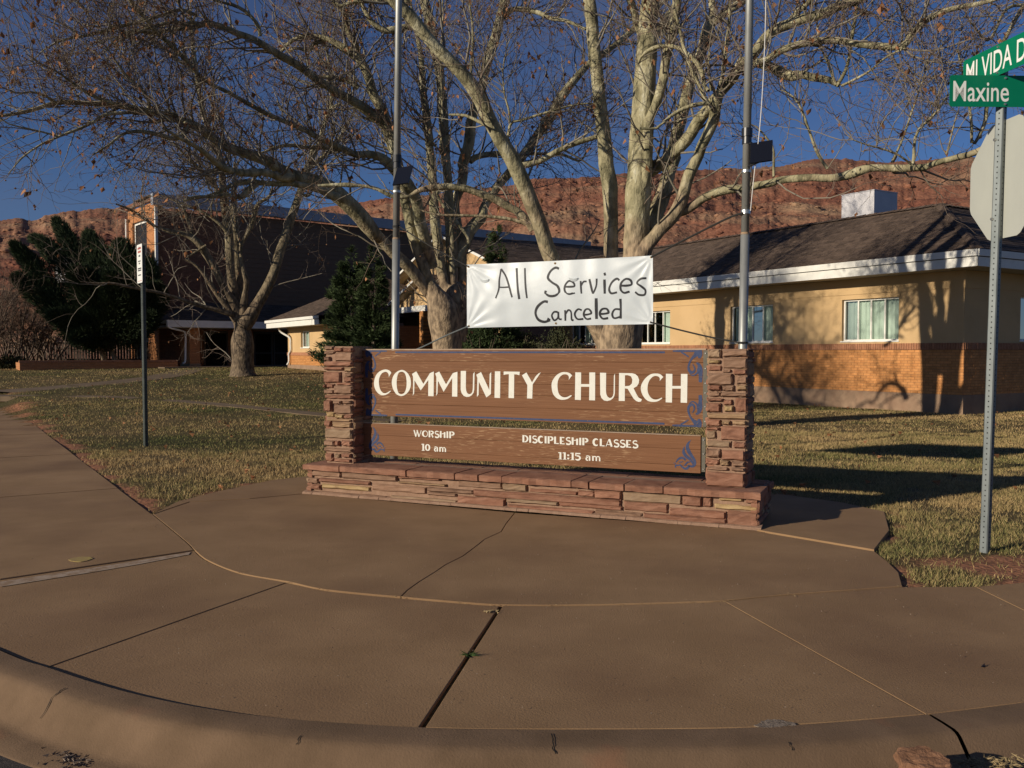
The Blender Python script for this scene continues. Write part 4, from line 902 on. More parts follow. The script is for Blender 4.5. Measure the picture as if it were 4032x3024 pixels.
idx = np.arange(nu * nv).reshape(nv, nu); fq2 = np.stack([idx[:-1, :-1], idx[:-1, 1:], idx[1:, 1:], idx[1:, :-1]], -1).reshape(-1, 4)
npmesh('cloth', np.array(vs), fq2, M['banner'], bn, smooth=True)
def binv(s, z):
    u = (s - BLb[0]) / (BRb[0] - BLb[0]); top = TLb[1] + (TRb[1] - TLb[1]) * u; bot = BLb[1] + (BRb[1] - BLb[1]) * u; return u, (z - bot) / (top - bot)
def bstroke(pts, w, name='handwritten_stroke', ox=1800, oy=980, k=.36166, parent=bn):
    c = catmull(pts, 6) if len(pts) > 2 else catmull([pts[0], [(pts[0][0] + pts[1][0]) / 2, (pts[0][1] + pts[1][1]) / 2], pts[1]], 6)
    q = [PF.hit(ox + p[0] * k, oy + p[1] * k, NB) for p in c]; W = w * k * 10.1 / FOC
    cols = []; m = len(q)
    for j, (s, z) in enumerate(q):
        a = q[max(j - 1, 0)]; b = q[min(j + 1, m - 1)]; dx, dz = b[0] - a[0], b[1] - a[1]; l = math.hypot(dx, dz) or 1; px, pz = -dz / l, dx / l
        ww = W * (0.5 + 0.04 * math.sin(j * 0.45 + pts[0][0])); 
        for t in (-1, 0, 1):
            ss, zz = s + px * ww * t, z + pz * ww * t; u, v = binv(ss, zz); d = float(bdisp(np.array(u), np.array(v)))
            zz2 = zz - 0.006 * math.sin(u * math.pi) * (1 if v > .5 else -.4)
            cols.append(PF.p(ss, NB - d - 0.0022, zz2))
    fs = [(3 * j + t, 3 * j + t + 1, 3 * j + t + 4, 3 * j + t + 3) for j in range(m - 1) for t in (0, 1)]
    return cols, fs
words = [[([(425,540),(460,430),(465,330),(480,215)],19),([(480,215),(530,290),(570,400),(605,530)],21),([(455,415),(510,416),(570,412)],17)], [([(650,205),(665,400),(685,550)],25)], [([(740,205),(750,380),(768,540)],20)],
 [([(1112,210),(1070,200),(1020,240),(995,310),(1040,360),(1100,400),(1120,460),(1080,510),(1010,515),(970,480),(975,450)],25)],
 [([(1180,408),(1240,408),(1285,400),(1270,360),(1225,345),(1185,390),(1180,450),(1220,495),(1290,480)],21)], [([(1350,345),(1355,420),(1360,490)],19),([(1355,400),(1380,355),(1415,350)],18)],
 [([(1445,325),(1470,430),(1485,490)],22),([(1485,490),(1520,400),(1525,320)],19)], [([(1608,330),(1610,400),(1612,490)],26),([(1600,275),(1622,268)],30)], [([(1770,340),(1740,322),(1690,360),(1660,430),(1680,485),(1745,475)],22)],
 [([(1790,398),(1850,398),(1900,385),(1890,340),(1840,325),(1790,370),(1785,440),(1820,480),(1880,465)],22)], [([(2060,318),(2000,325),(1960,370),(2010,410),(2050,450),(2040,500),(1980,500),(1940,470)],21)],
 [([(995,580),(950,578),(885,630),(858,700),(885,770),(950,797),(1015,778)],28),([(1015,778),(985,762)],26)], [([(1100,690),(1060,690),(1035,730),(1060,780),(1100,750),(1105,690),(1110,760),(1140,770)],20)],
 [([(1180,670),(1182,720),(1180,785)],21),([(1180,720),(1215,670),(1245,690),(1250,770),(1270,780)],19)], [([(1360,670),(1320,660),(1285,710),(1310,765),(1375,765)],20)],
 [([(1390,720),(1430,715),(1465,700),(1440,660),(1400,665),(1380,720),(1410,765),(1460,760)],20)], [([(1520,540),(1520,650),(1520,765)],32)],
 [([(1560,710),(1605,708),(1650,695),(1630,655),(1580,660),(1555,710),(1585,760),(1645,755)],22)], [([(1780,660),(1720,660),(1690,710),(1710,755),(1780,740)],21),([(1780,545),(1784,650),(1780,760)],24)]]
for wd_ in words:
    mb = MB()
    for k_, (pts, w) in enumerate(wd_): mb.add(*bstroke(pts, w))
    mb.build('handwritten_letter', M['ink'], bn)
def bpoint(x, y, off=0.004):
    s, z = PF.hit(x, y, NB); u, v = binv(s, z); return PF.p(s, NB - float(bdisp(np.array(u), np.array(v))) - off, z)
grom = [(1845, 1050), (2186, 1037), (2564, 1013), (1846, 1284), (2189, 1273), (2561, 1269)]
for g in grom:
    c = bpoint(*g); MB().cyl(c + PF.N * 0.006, c, 0.012, 0.012, 14).build('grommet', M['yellow_stone'], bn); MB().cyl(c, c - PF.N * 0.001, 0.005, 0.005, 8).build('grommet_hole', M['hole'], bn)
# wind slits: half-round cut flaps
for cx_, cy_ in ((1910, 1095), (2262, 1090)):
    for k_ in (0,):
        arcp = [(cx_ + 20 * math.cos(D2R(a)), cy_ + 19 * math.sin(D2R(a))) for a in range(20, 165, 12)]
        pts = [bpoint(*p, 0.003) for p in arcp]; ctr = [bpoint(p[0], p[1] - 3 - 8 * math.sin(math.pi * i / (len(arcp) - 1)), 0.016) for i, p in enumerate(arcp)]
        MB().add(pts + ctr, [(i, i + 1, len(pts) + i + 1, len(pts) + i) for i in range(len(pts) - 1)]).build('wind_flap', M['banner'], bn, smooth=True)
def rope(name, label, pts, r, mat, grp=None, extra=None):
    c = catmull([tuple(p) for p in pts], 5); mb = MB()
    for a, b in zip(c[:-1], c[1:]): mb.cyl(a, b, r, n=6, caps=False)
    o = mb.build(name, mat); tag(o, label, 'rope', grp); return o
gl = 'ropes tying the banner'
rope('rope', 'dark strap from the left flagpole down to the top left corner of the banner', [gL + dL * pp(1560, 893).z + Vector((.04, -.03, 0)), pp(1690, 966, -.05), bpoint(1845, 1050)], 0.008, M['rope'], gl)
rope('rope', 'grey strap from the bottom left corner of the banner down behind the wooden board', [bpoint(1846, 1284), pp(1760, 1320, -.06), pp(1640, 1376, -.05), gL + dL * pp(1556, 1400).z], 0.009, M['post_steel'], gl)
rope('rope', 'thick dark strap rising from the top right corner of the banner to the right flagpole', [bpoint(2564, 1013), pp(2700, 942, -.05), pp(2860, 862, -.05), pp(2925, 838, -.05)], 0.011, M['rope'], gl)
rope('rope', 'dark bungee cord from the bottom right corner of the banner to the right flagpole', [bpoint(2561, 1269), pp(2680, 1300, -.05), pp(2800, 1328, -.05), pp(2925, 1352, -.05)], 0.009, M['rope'], gl)
mb = MB(); c = gL + dL * pp(1560, 893).z; mb.cyl(c - Vector((0, 0, .012)), c + Vector((0, 0, .012)), 0.048, n=16); mb.build('strap_band', M['rope'], fpL)
mb = MB(); c = gR + dR * pp(2925, 836).z; mb.cyl(c - Vector((0, 0, .02)), c + Vector((0, 0, .02)), 0.05, n=16); mb.build('strap_band', M['bolt'], fpR)
mb = MB(); c = gR + dR * pp(2925, 1350).z; mb.cyl(c - Vector((0, 0, .008)), c + Vector((0, 0, .012)), 0.052, n=16); mb.build('strap_band', M['rope'], fpR)

# ================================================================== STREET POSTS AND SIGNS
def square_post(root, base, top, w, ang, mat):
    u = Vector((math.cos(ang), math.sin(ang), 0)); v = Vector((-math.sin(ang), math.cos(ang), 0)); c = w * 0.12; pr = []
    for a, b in ((-1, -1), (1, -1), (1, 1), (-1, 1)):
        for da, db in (((0, c), (c, 0)) if a * b > 0 else ((c, 0), (0, c))): pr.append((a * (w / 2 - da), b * (w / 2 - db)))
    n = len(pr); vs = [base + u * a + v * b for a, b in pr] + [top + u * a + v * b for a, b in pr]
    pr_ang = sorted(range(n), key=lambda i: math.atan2(pr[i][1], pr[i][0])); 
    vs = [base + u * pr[i][0] + v * pr[i][1] for i in pr_ang] + [top + u * pr[i][0] + v * pr[i][1] for i in pr_ang]
    MB().add(vs, [(i, (i + 1) % n, n + (i + 1) % n, n + i) for i in range(n)] + [tuple(range(n)), tuple(range(2 * n - 1, n - 1, -1))]).build('post', mat, root)
    mb = MB(); L = (top - base).length; d = (top - base) / L; k = 0.08
    while k < L - 0.03:
        for nn in (u, -u, v, -v):
            c0 = base + d * k + nn * (w / 2 + 0.0006); mb.cyl(c0 - nn * .001, c0, 0.005 if w < .06 else 0.0055, n=8)
        k += 0.0254 * 1.6
    mb.build('perforations', M['hole'], root)['kind'] = 'stuff'
# stop sign post, right
sp_base = Vector(V(2127, 1190)); sp_top = at(2168 * 1.8228, 100 * 1.8228, 6.82)
sroot = thing('stop_sign', 'stop sign seen from behind, blank metal octagon on the leaning perforated post at right', 'sign', tuple(sp_base))
square_post(sroot, sp_base - Vector((0, 0, .05)), sp_top, 0.062, D2R(38), M['post_steel'])
def post_at(z): t = (z - sp_base.z) / (sp_top.z - sp_base.z); return sp_base + (sp_top - sp_base) * t
oc = at(2150 * 1.8228, 384 * 1.8228, 6.86) ; odir = Vector((-0.067, 0.998, 0)).normalized(); on = Vector((-0.998, -0.067, 0))
R_ = 0.885 / 2 / math.cos(math.pi / 8); oc = post_at(oc.z - 0.02) + (-on) * 0.035 - odir * .02 
ring = []
for i in range(8):
    a = math.pi / 8 + i * math.pi / 4
    for s_ in (-1, 1):
        a2 = a + s_ * 0.045; ring.append((R_ * 0.992 * math.cos(a2), R_ * 0.992 * math.sin(a2)))
vs = [oc + odir * x + Vector((0, 0, z)) + on * 0.002 for x, z in ring] + [oc + odir * x + Vector((0, 0, z)) - on * 0.002 for x, z in ring]; n = len(ring)
pl_ = MB().add(vs, [tuple(range(n)), tuple(range(2 * n - 1, n - 1, -1))] + [(i, (i + 1) % n, n + (i + 1) % n, n + i) for i in range(n)]).build('octagon_plate', M['sign_back'], sroot)
f_ = MB().add([oc + odir * x * .985 + Vector((0, 0, z * .985)) - on * 0.0032 for x, z in ring], [tuple(range(n))]).build('red_face', M['plate_red'], sroot)
for dz in (-.3, .3):
    c = post_at(oc.z + dz); MB().cyl(c + on * 0.05, c + on * 0.03, 0.011, n=6).build('bolt', M['bolt'], sroot)
def text_mesh(txt, h, squeeze, name, mat, parent, origin, right, up, nrm, bold=0.0):
    cu = bpy.data.curves.new('t', 'FONT'); cu.body = txt; cu.size = h / 0.70; cu.offset = bold; cu.resolution_u = 4
    ob = bpy.data.objects.new('t', cu); COL.objects.link(ob); dg = bpy.context.evaluated_depsgraph_get()
    me = bpy.data.meshes.new_from_object(ob.evaluated_get(dg)); bpy.data.objects.remove(ob)
    for v in me.vertices:
        x, y = v.co.x * squeeze, v.co.y
        p = (right(x) if callable(right) else origin + right * x) + up * y + (Vector((0, 0, 0)) if callable(right) else nrm * 0.0)
        v.co = p
    me.name = name; me.materials.clear(); me.materials.append(mat)
    o = bpy.data.objects.new(name, me); o.parent = parent; o.matrix_parent_inverse = Matrix.Translation(-world_loc(parent)); COL.objects.link(o); return o
# bent name plates
def name_plate(name, label, zc, hgt_, dl, dr, ll, lr, bend, txt, x0, th, sq, nside, toff=0.0, under=None):
    root = thing(name, label, 'street sign', tuple(post_at(zc - hgt_ / 2)), 'street name plates on the stop sign post')
    P0 = post_at(zc); dl = Vector(dl).normalized(); dr = Vector(dr).normalized()
    def pos(x):      # x measured along the plate, 0 at the post
        if x < -bend: return P0 + dl * (-x) 
        if x > bend: return P0 + dr * x
        t = (x + bend) / (2 * bend); a = P0 + dl * bend; b = P0 + dr * bend
        return a * (1 - t) ** 2 + P0 * 2 * t * (1 - t) + b * t * t
    ks_ = [-ll, -ll + .012] + [-ll * k / 6 for k in (5, 4, 3, 2, 1)] + [-bend, -bend / 2, 0, bend / 2, bend] + [lr * k / 6 for k in (1, 2, 3, 4, 5)] + [lr - .012, lr]
    ks_ = sorted(ks_); vs = []; upv = Vector((0, 0, 1))
    for i, x in enumerate(ks_):
        p = pos(x); q = pos(x + 0.001) - pos(x - 0.001); q.normalize(); nn = q.cross(upv); nn = nn * nside
        hh = hgt_ / 2 - (0.012 if i in (0, len(ks_) - 1) else 0)
        for z in (-hh, hh):
            for t in (0.0, 0.003): vs.append(p + upv * z + nn * (0.040 + t))
    fs = []
    for i in range(len(ks_) - 1):
        a = 4 * i; b = a + 4; fs += [(a, b, b + 2, a + 2), (a + 1, a + 3, b + 3, b + 1), (a, a + 1, b + 1, b), (a + 2, b + 2, b + 3, a + 3)]
    fs += [(0, 2, 3, 1), (len(vs) - 4, len(vs) - 3, len(vs) - 1, len(vs) - 2)]
    pl = MB().add(vs, fs).build('plate', M['plate_green'], root)
    def rt(x):
        p = pos(x + x0); q = (pos(x + x0 + .001) - pos(x + x0 - .001)).normalized(); return p + q.cross(upv) * nside * 0.0445
    text_mesh(txt, th, sq, 'lettering', M['plate_white'], root, None, rt, upv, None, bold=0.0014) .location.z += 0
    for o in root.children:
        if o.name.startswith('lettering'):
            for v in o.data.vertices: v.co.z += -th / 2 + toff
    for zz in (hgt_ / 2 - .02, -hgt_ / 2 + .02):
        for x in ((0.0,) if True else ()):
            p = pos(x) + upv * zz; q = (pos(x + .001) - pos(x - .001)).normalized(); nn = q.cross(upv) * nside; MB().cyl(p + nn * .043, p + nn * .052, 0.009, 0.007, 8).build('bolt', M['bolt'], root)
    return root
zM = (at(2100 * 1.8228, 202 * 1.8228, 6.84)).z
name_plate('street_name_sign', 'lower green street name plate reading Maxine', zM, 0.235, (-1, -0.03, 0), (1, 0.03, 0), 0.425, 0.42, 0.06, 'Maxine', -0.41, 0.152, 0.70, 1.0, -0.0)
name_plate('street_name_sign', 'upper green street name plate reading MI VIDA DR', zM + 0.245, 0.235, (-0.16, 0.987, 0), (0.16, -0.987, 0), 0.40, 0.46, 0.05, 'MI VIDA DR', -0.37, 0.165, 0.615, 1.0)
# parking sign post, left
pk = Vector(V(315, 962)); pk_top = at(308 * 1.8228, 531 * 1.8228, 14.6)
proot = thing('parking_sign', 'narrow white parking sign on a green perforated post standing in the left lawn', 'sign', tuple(pk))
square_post(proot, pk - Vector((0, 0, .05)), pk_top, 0.062, D2R(50), M['green_steel'])
PKF = Frame(pk_top + Vector((0, 0, 0)), (0.59, -0.81)); pz1 = pk_top.z + 0.02; pz0 = pz1 - 0.63; hw = 0.17
def rr(hw_, z0_, z1_, r):
    out = []
    for cx_, cz_, a0 in ((hw_ - r, z1_ - r, 0), (-hw_ + r, z1_ - r, 90), (-hw_ + r, z0_ + r, 180), (hw_ - r, z0_ + r, 270)):
        for k in range(5): a = D2R(a0 + k * 22.5); out.append((cx_ + r * math.cos(a), cz_ + r * math.sin(a)))
    return out
loop = rr(hw, pz0, pz1, 0.03); n = len(loop)
MB().add([PKF.p(s, -0.052, z) for s, z in loop] + [PKF.p(s, -0.050, z) for s, z in loop], [tuple(range(n)), tuple(range(2 * n - 1, n - 1, -1))] + [(i, (i + 1) % n, n + (i + 1) % n, n + i) for i in range(n)]).build('plate', M['plate_white'], proot)
mbr, mbk = MB(), MB(); rr_ = random.Random(3)
for row, (zf, hgt_, w_, red) in enumerate([(.87, .035, .22, 1), (.78, .035, .18, 1), (.68, .028, .1, 0), (.55, .02, .16, 0), (.49, .02, .09, 0), (.36, .022, .22, 0), (.31, .022, .2, 0), (.19, .02, .18, 0)]):
    x = -w_ / 2; z = pz0 + zf * 0.63
    while x < w_ / 2:
        wd2 = hgt_ * 0.5; (mbr if red else mbk).add([PKF.p(x, -0.0535, z), PKF.p(x + wd2 * .7, -0.0535, z), PKF.p(x + wd2 * .7, -0.0535, z + hgt_ * rr_.uniform(.6, 1)), PKF.p(x, -0.0535, z + hgt_)], [(0, 1, 2, 3)]); x += wd2
mbr.add([PKF.p(-.13, -0.0535, pz0 + .03), PKF.p(.13, -0.0535, pz0 + .03), PKF.p(.13, -0.0535, pz0 + .037), PKF.p(-.13, -0.0535, pz0 + .037)], [(0, 1, 2, 3)])
mbk.cyl(PKF.p(-.01, -0.0525, pz1 - .055), PKF.p(-.01, -0.0540, pz1 - .055), 0.022, n=12)
mbr.build('red_print', M['plate_red'], proot); mbk.build('black_print', M['ink'], proot)
#PART2
# ================================================================== BUILDINGS
Wd = Vector((0.52, -0.854, 0)).normalized(); Ud = Vector((0.854, 0.52, 0)).normalized()
all_bricks = []
def brick_wall(F, a0, a1, z0, z1, n, parent, mat, bl_=0.205, bh=0.071, key='brick', gap=0.009, keep=None, soldier=False):
    """courses of bricks standing 6 mm proud of the mortar plane at n"""
    r = random.Random(int(abs(a0 * 100) + abs(z0 * 1000)) + 1); rows = max(1, round((z1 - z0) / bh)); h = (z1 - z0) / rows
    for j in range(rows):
        off = 0 if j % 2 == 0 else -bl_ / 2; a = a0 + off
        while a < a1 - 0.01:
            s0, s1 = max(a, a0), min(a + bl_, a1)
            if s1 - s0 > 0.03:
                zc = z0 + (j + .5) * h
                if keep is None or keep((s0 + s1) / 2, zc):
                    all_bricks.append((F, s0 + gap / 2, s1 - gap / 2, n - 0.007 + r.uniform(-.0015, .0015), n + 0.01, z0 + j * h + gap / 2, z0 + (j + 1) * h - gap / 2, parent, mat, key))
            a += bl_
def flush_bricks(maxn=300):
    global all_bricks
    unit = bpy.data.meshes.new('brick'); bm = bmesh.new(); bmesh.ops.create_cube(bm, size=1.0); bmesh.ops.bevel(bm, geom=[e for e in bm.edges], offset=0.03, segments=1, affect='EDGES'); bm.to_mesh(unit); bm.free()
    groups = {}
    for b in all_bricks: groups.setdefault((b[7].name, b[9]), []).append(b)
    for (pn, key), L in groups.items():
        def dist(b): p = b[0].p((b[1] + b[2]) / 2, b[3], b[5]); return p.length if abs(p.x / max(p.y, .1)) < .64 else p.length + 1000
        L.sort(key=dist); lim = maxn if dist(L[0]) < 30 else 0
        um = unit.copy(); um.materials.append(L[0][8])
        for b in L[:lim]:
            F, s0, s1, n0, n1, z0, z1, par, mat, k = b
            o = bpy.data.objects.new(key, um); c = F.p((s0 + s1) / 2, (n0 + n1) / 2, (z0 + z1) / 2)
            Mx = Matrix(((F.S.x, F.N.x, 0), (F.S.y, F.N.y, 0), (0, 0, 1))).to_4x4()
            o.matrix_world = Matrix.Translation(c) @ Mx @ Matrix.Diagonal((s1 - s0, n1 - n0, z1 - z0, 1))
            o.parent = par; o.matrix_parent_inverse = Matrix.Translation(-world_loc(par)); COL.objects.link(o)
        rest = L[lim:]
        if rest:
            mb = MB()
            for b in rest: mb.box(b[0], *b[1:7])
            o = mb.build(key + 's', rest[0][8], rest[0][7]); o['kind'] = 'stuff'
    all_bricks = []
def wall_with_holes(F, a0, a1, z0, z1, n0, n1, holes, name, mat, parent):
    """solid wall split round rectangular openings (a0,a1,z0,z1)"""
    xs_ = sorted({a0, a1} | {h[0] for h in holes} | {h[1] for h in holes}); mb = MB()
    for x0, x1 in zip(xs_[:-1], xs_[1:]):
        hs = [h for h in holes if h[0] <= x0 + 1e-6 and h[1] >= x1 - 1e-6]; z = z0
        for h in sorted(hs, key=lambda q: q[2]):
            if h[2] > z: mb.box(F, x0, x1, n0, n1, z, h[2])
            z = h[3]
        if z < z1: mb.box(F, x0, x1, n0, n1, z, z1)
    return mb.build(name, mat, parent)
def window(F, a0, a1, z0, z1, n, parent, fr=0.048, splits=(0.27, 0.51, 0.74), depth=0.12, curtain=True, trim=None, cur=None, glass=None):
    trim = trim or M['trim_white']
    w = MB(); w.box(F, a0, a1, n + depth - .03, n + depth + .02, z0, z0 + fr); w.box(F, a0, a1, n + depth - .03, n + depth + .02, z1 - fr, z1)
    w.box(F, a0, a0 + fr, n + depth - .03, n + depth + .02, z0 + fr, z1 - fr); w.box(F, a1 - fr, a1, n + depth - .03, n + depth + .02, z0 + fr, z1 - fr)
    wo = w.build('window', trim, parent)
    MB().box(F, a0 - .03, a1 + .03, n - 0.03, n + depth - .03, z0 - 0.028, z0 + 0.004).build('sill', trim, wo)
    xs_ = [a0 + fr] + [a0 + (a1 - a0) * s for s in splits] + [a1 - fr]
    for s in splits:
        c = a0 + (a1 - a0) * s; MB().box(F, c - fr * .45, c + fr * .45, n + depth - .025, n + depth + .015, z0 + fr, z1 - fr).build('mullion', trim, wo)
    for x0, x1 in zip(xs_[:-1], xs_[1:]):
        mb = MB(); mb.add([F.p(x0 + .012, n + depth, z0 + fr), F.p(x1 - .012, n + depth, z0 + fr), F.p(x1 - .012, n + depth, z1 - fr), F.p(x0 + .012, n + depth, z1 - fr)], [(0, 1, 2, 3)]).build('pane', glass or M['glass'], wo)
    if curtain:
        k = 60; mb = MB(); vs = []
        for i in range(k + 1):
            a = a0 + (a1 - a0) * i / k; nn = n + depth + 0.09 + 0.02 * math.sin(i * 1.4) + 0.008 * math.sin(i * 3.7)
            vs += [F.p(a, nn, z0), F.p(a, nn, z1)]
        mb.add(vs, [(2 * i, 2 * i + 2, 2 * i + 3, 2 * i + 1) for i in range(k)]).build('curtain', cur or M['curtain'], wo)
    MB().box(F, a0, a1, n + depth + .13, n + depth + .2, z0 - .05, z1 + .05).build('room_shade', M['dark_room'], wo)
    return wo
def shingles(A, B, C, D, parent, expo=0.145, wid=0.30, seed=1, lift=0.012, name='shingles'):
    """courses on the slope A-B (eave) up to D-C (ridge), clipped to that quad"""
    r = random.Random(seed); A, B, C, D = map(Vector, (A, B, C, D)); e = (B - A).normalized()
    up = (D - A) - e * (D - A).dot(e); H = up.length; up.normalize(); nrm = e.cross(up); nrm = nrm if nrm.z > 0 else -nrm
    sl = (D - A).dot(e) / H; sr = (C - B).dot(e) / H; L = (B - A).length; rows = int(H / expo); mb = MB()
    MB().add([A, B, C, D, A - nrm * .05, B - nrm * .05, C - nrm * .05, D - nrm * .05], [(0, 1, 2, 3), (4, 7, 6, 5), (0, 4, 5, 1), (1, 5, 6, 2), (2, 6, 7, 3), (3, 7, 4, 0)]).build('roof_deck', M['shingle'], parent)
    for j in range(rows + 1):
        h0 = j * expo; h1 = min(h0 + expo * 1.02, H)
        if h1 - h0 < .02: continue
        x0 = sl * h0; x1 = L + sr * h0; x = x0 - r.uniform(0, wid)
        while x < x1:
            w = wid * r.uniform(.7, 1.25); a = max(x, x0); b = min(x + w - 0.006, x1)
            if b - a > .02:
                t = lift * r.uniform(.6, 1.5); dj = r.uniform(-.006, .004)
                ax = max(a, sl * h1) if sl > 0 else a; bx = min(b, L + sr * h1) if sr < 0 else b
                if bx > ax:
                    P = lambda q, hh, tt: A + e * q + up * hh + nrm * tt
                    mb.add([P(a, h0 + dj, .001), P(b, h0 + dj, .001), P(a, h0 + dj, t), P(b, h0 + dj, t), P(ax, h1, .002), P(bx, h1, .002)], [(0, 1, 3, 2), (2, 3, 5, 4), (0, 2, 4), (1, 5, 3)])
            x += w
    o = mb.build(name, M['shingle'], parent); o['kind'] = 'stuff'
    return o
def strip(P0, P1, outn, w, z0, z1, name, mat, parent):
    mb = MB(); o = Vector(outn).normalized() * w
    q = [P0, P1, P1 + o, P0 + o]; mb.box8([v + Vector((0, 0, z0)) for v in q] + [v + Vector((0, 0, z1)) for v in q]); return mb.build(name, mat, parent)

# ---- right-hand building (long stucco-over-brick wall)
rb = thing('church_wing', 'long low wing with yellow stucco over orange brick at right, under dark shingles', 'building', (11.2, 22, 0))
Cn = Vector((11.2, 22.0, 0)); FW = Frame(Cn, -Wd)            # a runs away from the near corner; +n is ... 
if FW.N.dot(Ud) < 0: pass
inn = 1 if FW.N.dot(Ud) > 0 else -1                          # inward sign
class FFlip(Frame):
    def __init__(s, O, S, sgn): Frame.__init__(s, O, S); s.N = s.N * sgn
FW = FFlip(Cn, -Wd, inn)                                     # n>0 is into the building
FE = FFlip(Cn, Ud, 1 if Frame(Cn, Ud).N.dot(-Wd) > 0 else -1)  # the end wall, running right
LW, LE_ = 18.2, 16.0
wins = [(1.82, 3.62), (6.15, 7.93), (10.84, 12.62), (15.1, 16.9)]; wz0, wz1 = 1.845, 3.01
ZB0, ZB1, ZL, ZT = 0.47, 1.60, 1.775, 3.57
for F, L, hs in ((FW, LW, [(a, b, wz0, wz1) for a, b in wins]), (FE, LE_, [(2.5, 4.4, wz0, wz1)])):
    wall_with_holes(F, 0.0 if F is FW else 0.25, L, ZL, ZT, 0.0, 0.25, hs, 'stucco_wall', M['stucco'], rb)
    a_s = -0.02 if F is FW else 0.0
    wall_with_holes(F, a_s, L, wz1 + 0.13, ZT, -0.02, -0.001, [], 'stucco_band', M['stucco'], rb)
    bw = MB().box(F, 0.0 if F is FW else 0.25, L, 0.0, 0.25, ZB0, ZL).build('brick_wall', M['brick_mortar'], rb)
    brick_wall(F, 0.0, L, ZB0, ZB1, 0.0, bw, M['brick'])
    brick_wall(F, -0.03 if F is FW else 0.01, L, ZB1 + .005, ZL + 0.005, -0.03, bw, M['ledge_brick'], bl_=0.072, bh=0.2, key='ledge_brick')
    MB().box(F, -0.012, L, -0.022, 0.05, ZB1 + .008, ZL).build('ledge_mortar', M['brick_mortar'], rb)
    MB().box(F, -0.02 if F is FW else 0.25, L, -0.02, 0.25, -0.2, ZB0).build('foundation', M['foundation'], rb)
for a, b in wins: window(FW, a, b, wz0, wz1, 0.0, rb)
window(FE, 2.5, 4.4, wz0, wz1, 0.0, rb, splits=(.5,))
OV = 0.8
E0 = Cn - Ud * OV + Wd * OV; zE = 3.98; bb = 2.8; zR = 5.62
def zz(p, z): return Vector((p.x, p.y, z))
Lw, Le = LW + 6, LE_ + 4
EA = E0 - Wd * (Lw + OV); Rr = E0 + (Ud - Wd) * bb; RA = E0 + Ud * bb - Wd * (Lw + OV); EB = E0 + Ud * (Le); RB = E0 - Wd * bb + Ud * Le
shingles(zz(E0, zE + .01), zz(EA, zE + .01), zz(RA, zR), zz(Rr, zR), rb, seed=2)
shingles(zz(E0, zE + .012), zz(EB, zE + .012), zz(RB, zR), zz(Rr, zR), rb, seed=3)
# far slopes
E2 = E0 + (Ud - Wd) * 2 * bb
MB().add([zz(Rr, zR), zz(RA, zR), zz(E0 + Ud * 2 * bb - Wd * (Lw + OV), zE), zz(E2, zE), zz(RB, zR), zz(E0 - Wd * 2 * bb + Ud * Le, zE)], [(0, 1, 2, 3), (0, 3, 5, 4)]).build('rear_roof', M['shingle'], rb)
# ridge and hip caps
def caps(P, Q, parent, seed=1):
    r = random.Random(seed); d = (Q - P); L = d.length; d.normalize(); s = d.cross(Vector((0, 0, 1))).normalized(); k = 0; mb = MB()
    while k < L:
        a = P + d * k; b = P + d * min(k + .2, L); t = 0.03 + r.uniform(0, .012)
        mb.add([a + s * .14 - Vector((0, 0, .04)), a + Vector((0, 0, t)), a - s * .14 - Vector((0, 0, .04)), b + s * .14 - Vector((0, 0, .05)), b + Vector((0, 0, t - .012)), b - s * .14 - Vector((0, 0, .05))], [(0, 1, 4, 3), (1, 2, 5, 4), (0, 2, 1)]); k += .2
    mb.build('ridge_caps', M['shingle'], parent)['kind'] = 'stuff'
caps(zz(Rr, zR + .02), zz(RA, zR + .02), rb, 1); caps(zz(Rr, zR + .02), zz(RB, zR + .02), rb, 2); caps(zz(E0, zE + .04), zz(Rr, zR + .03), rb, 3)
# fascia in two boards, soffit
for P, Q, o in ((E0, EA, -Ud), (E0, EB, Wd)):
    strip(P, Q, -Vector(o), 0.03, 3.57, 3.79, 'lower_fascia', M['trim_white'], rb)
    strip(P + Vector(o) * .04, Q + Vector(o) * .04, -Vector(o), 0.05, 3.81, 3.97, 'upper_fascia', M['trim_white'], rb)
MB().add([zz(E0 - Vector(Wd) * .03 + Ud * .03, 3.575), zz(EA + Ud * .03, 3.575), zz(EA + Ud * (OV + .1), 3.575), zz(Cn + Ud * .1 - Wd * .1, 3.575)], [(0, 1, 2, 3)]).build('soffit', M['soffit'], rb)
MB().add([zz(E0 - Vector(Wd) * .03 + Ud * .03, 3.575), zz(EB - Wd * .03, 3.575), zz(EB - Wd * (OV + .1), 3.575), zz(Cn + Ud * .1 - Wd * .1, 3.575)], [(0, 1, 2, 3)]).build('soffit', M['soffit'], rb)
# rooftop cooler
ac = thing('rooftop_cooler', 'pale square evaporative cooler box standing behind the ridge of the right wing', 'cooler', (11.36, 28, 5.2))
AF = FFlip(Vector((11.36, 28, 0)), -Wd, 1 if Frame((0, 0), -Wd).N.dot(Ud) > 0 else -1)
acb = MB().box(AF, 0, 1.22, 0, 1.15, 5.0, 6.62).build('housing', M['ac_white'], ac)
MB().box(AF, -0.015, 1.235, -0.015, 1.165, 6.62, 6.645).build('lid', M['ac_white'], ac)
MB().box(AF, 0.1, 1.12, 0.1, 1.05, 4.2, 5.0).build('curb', M['trim_grey'], ac)

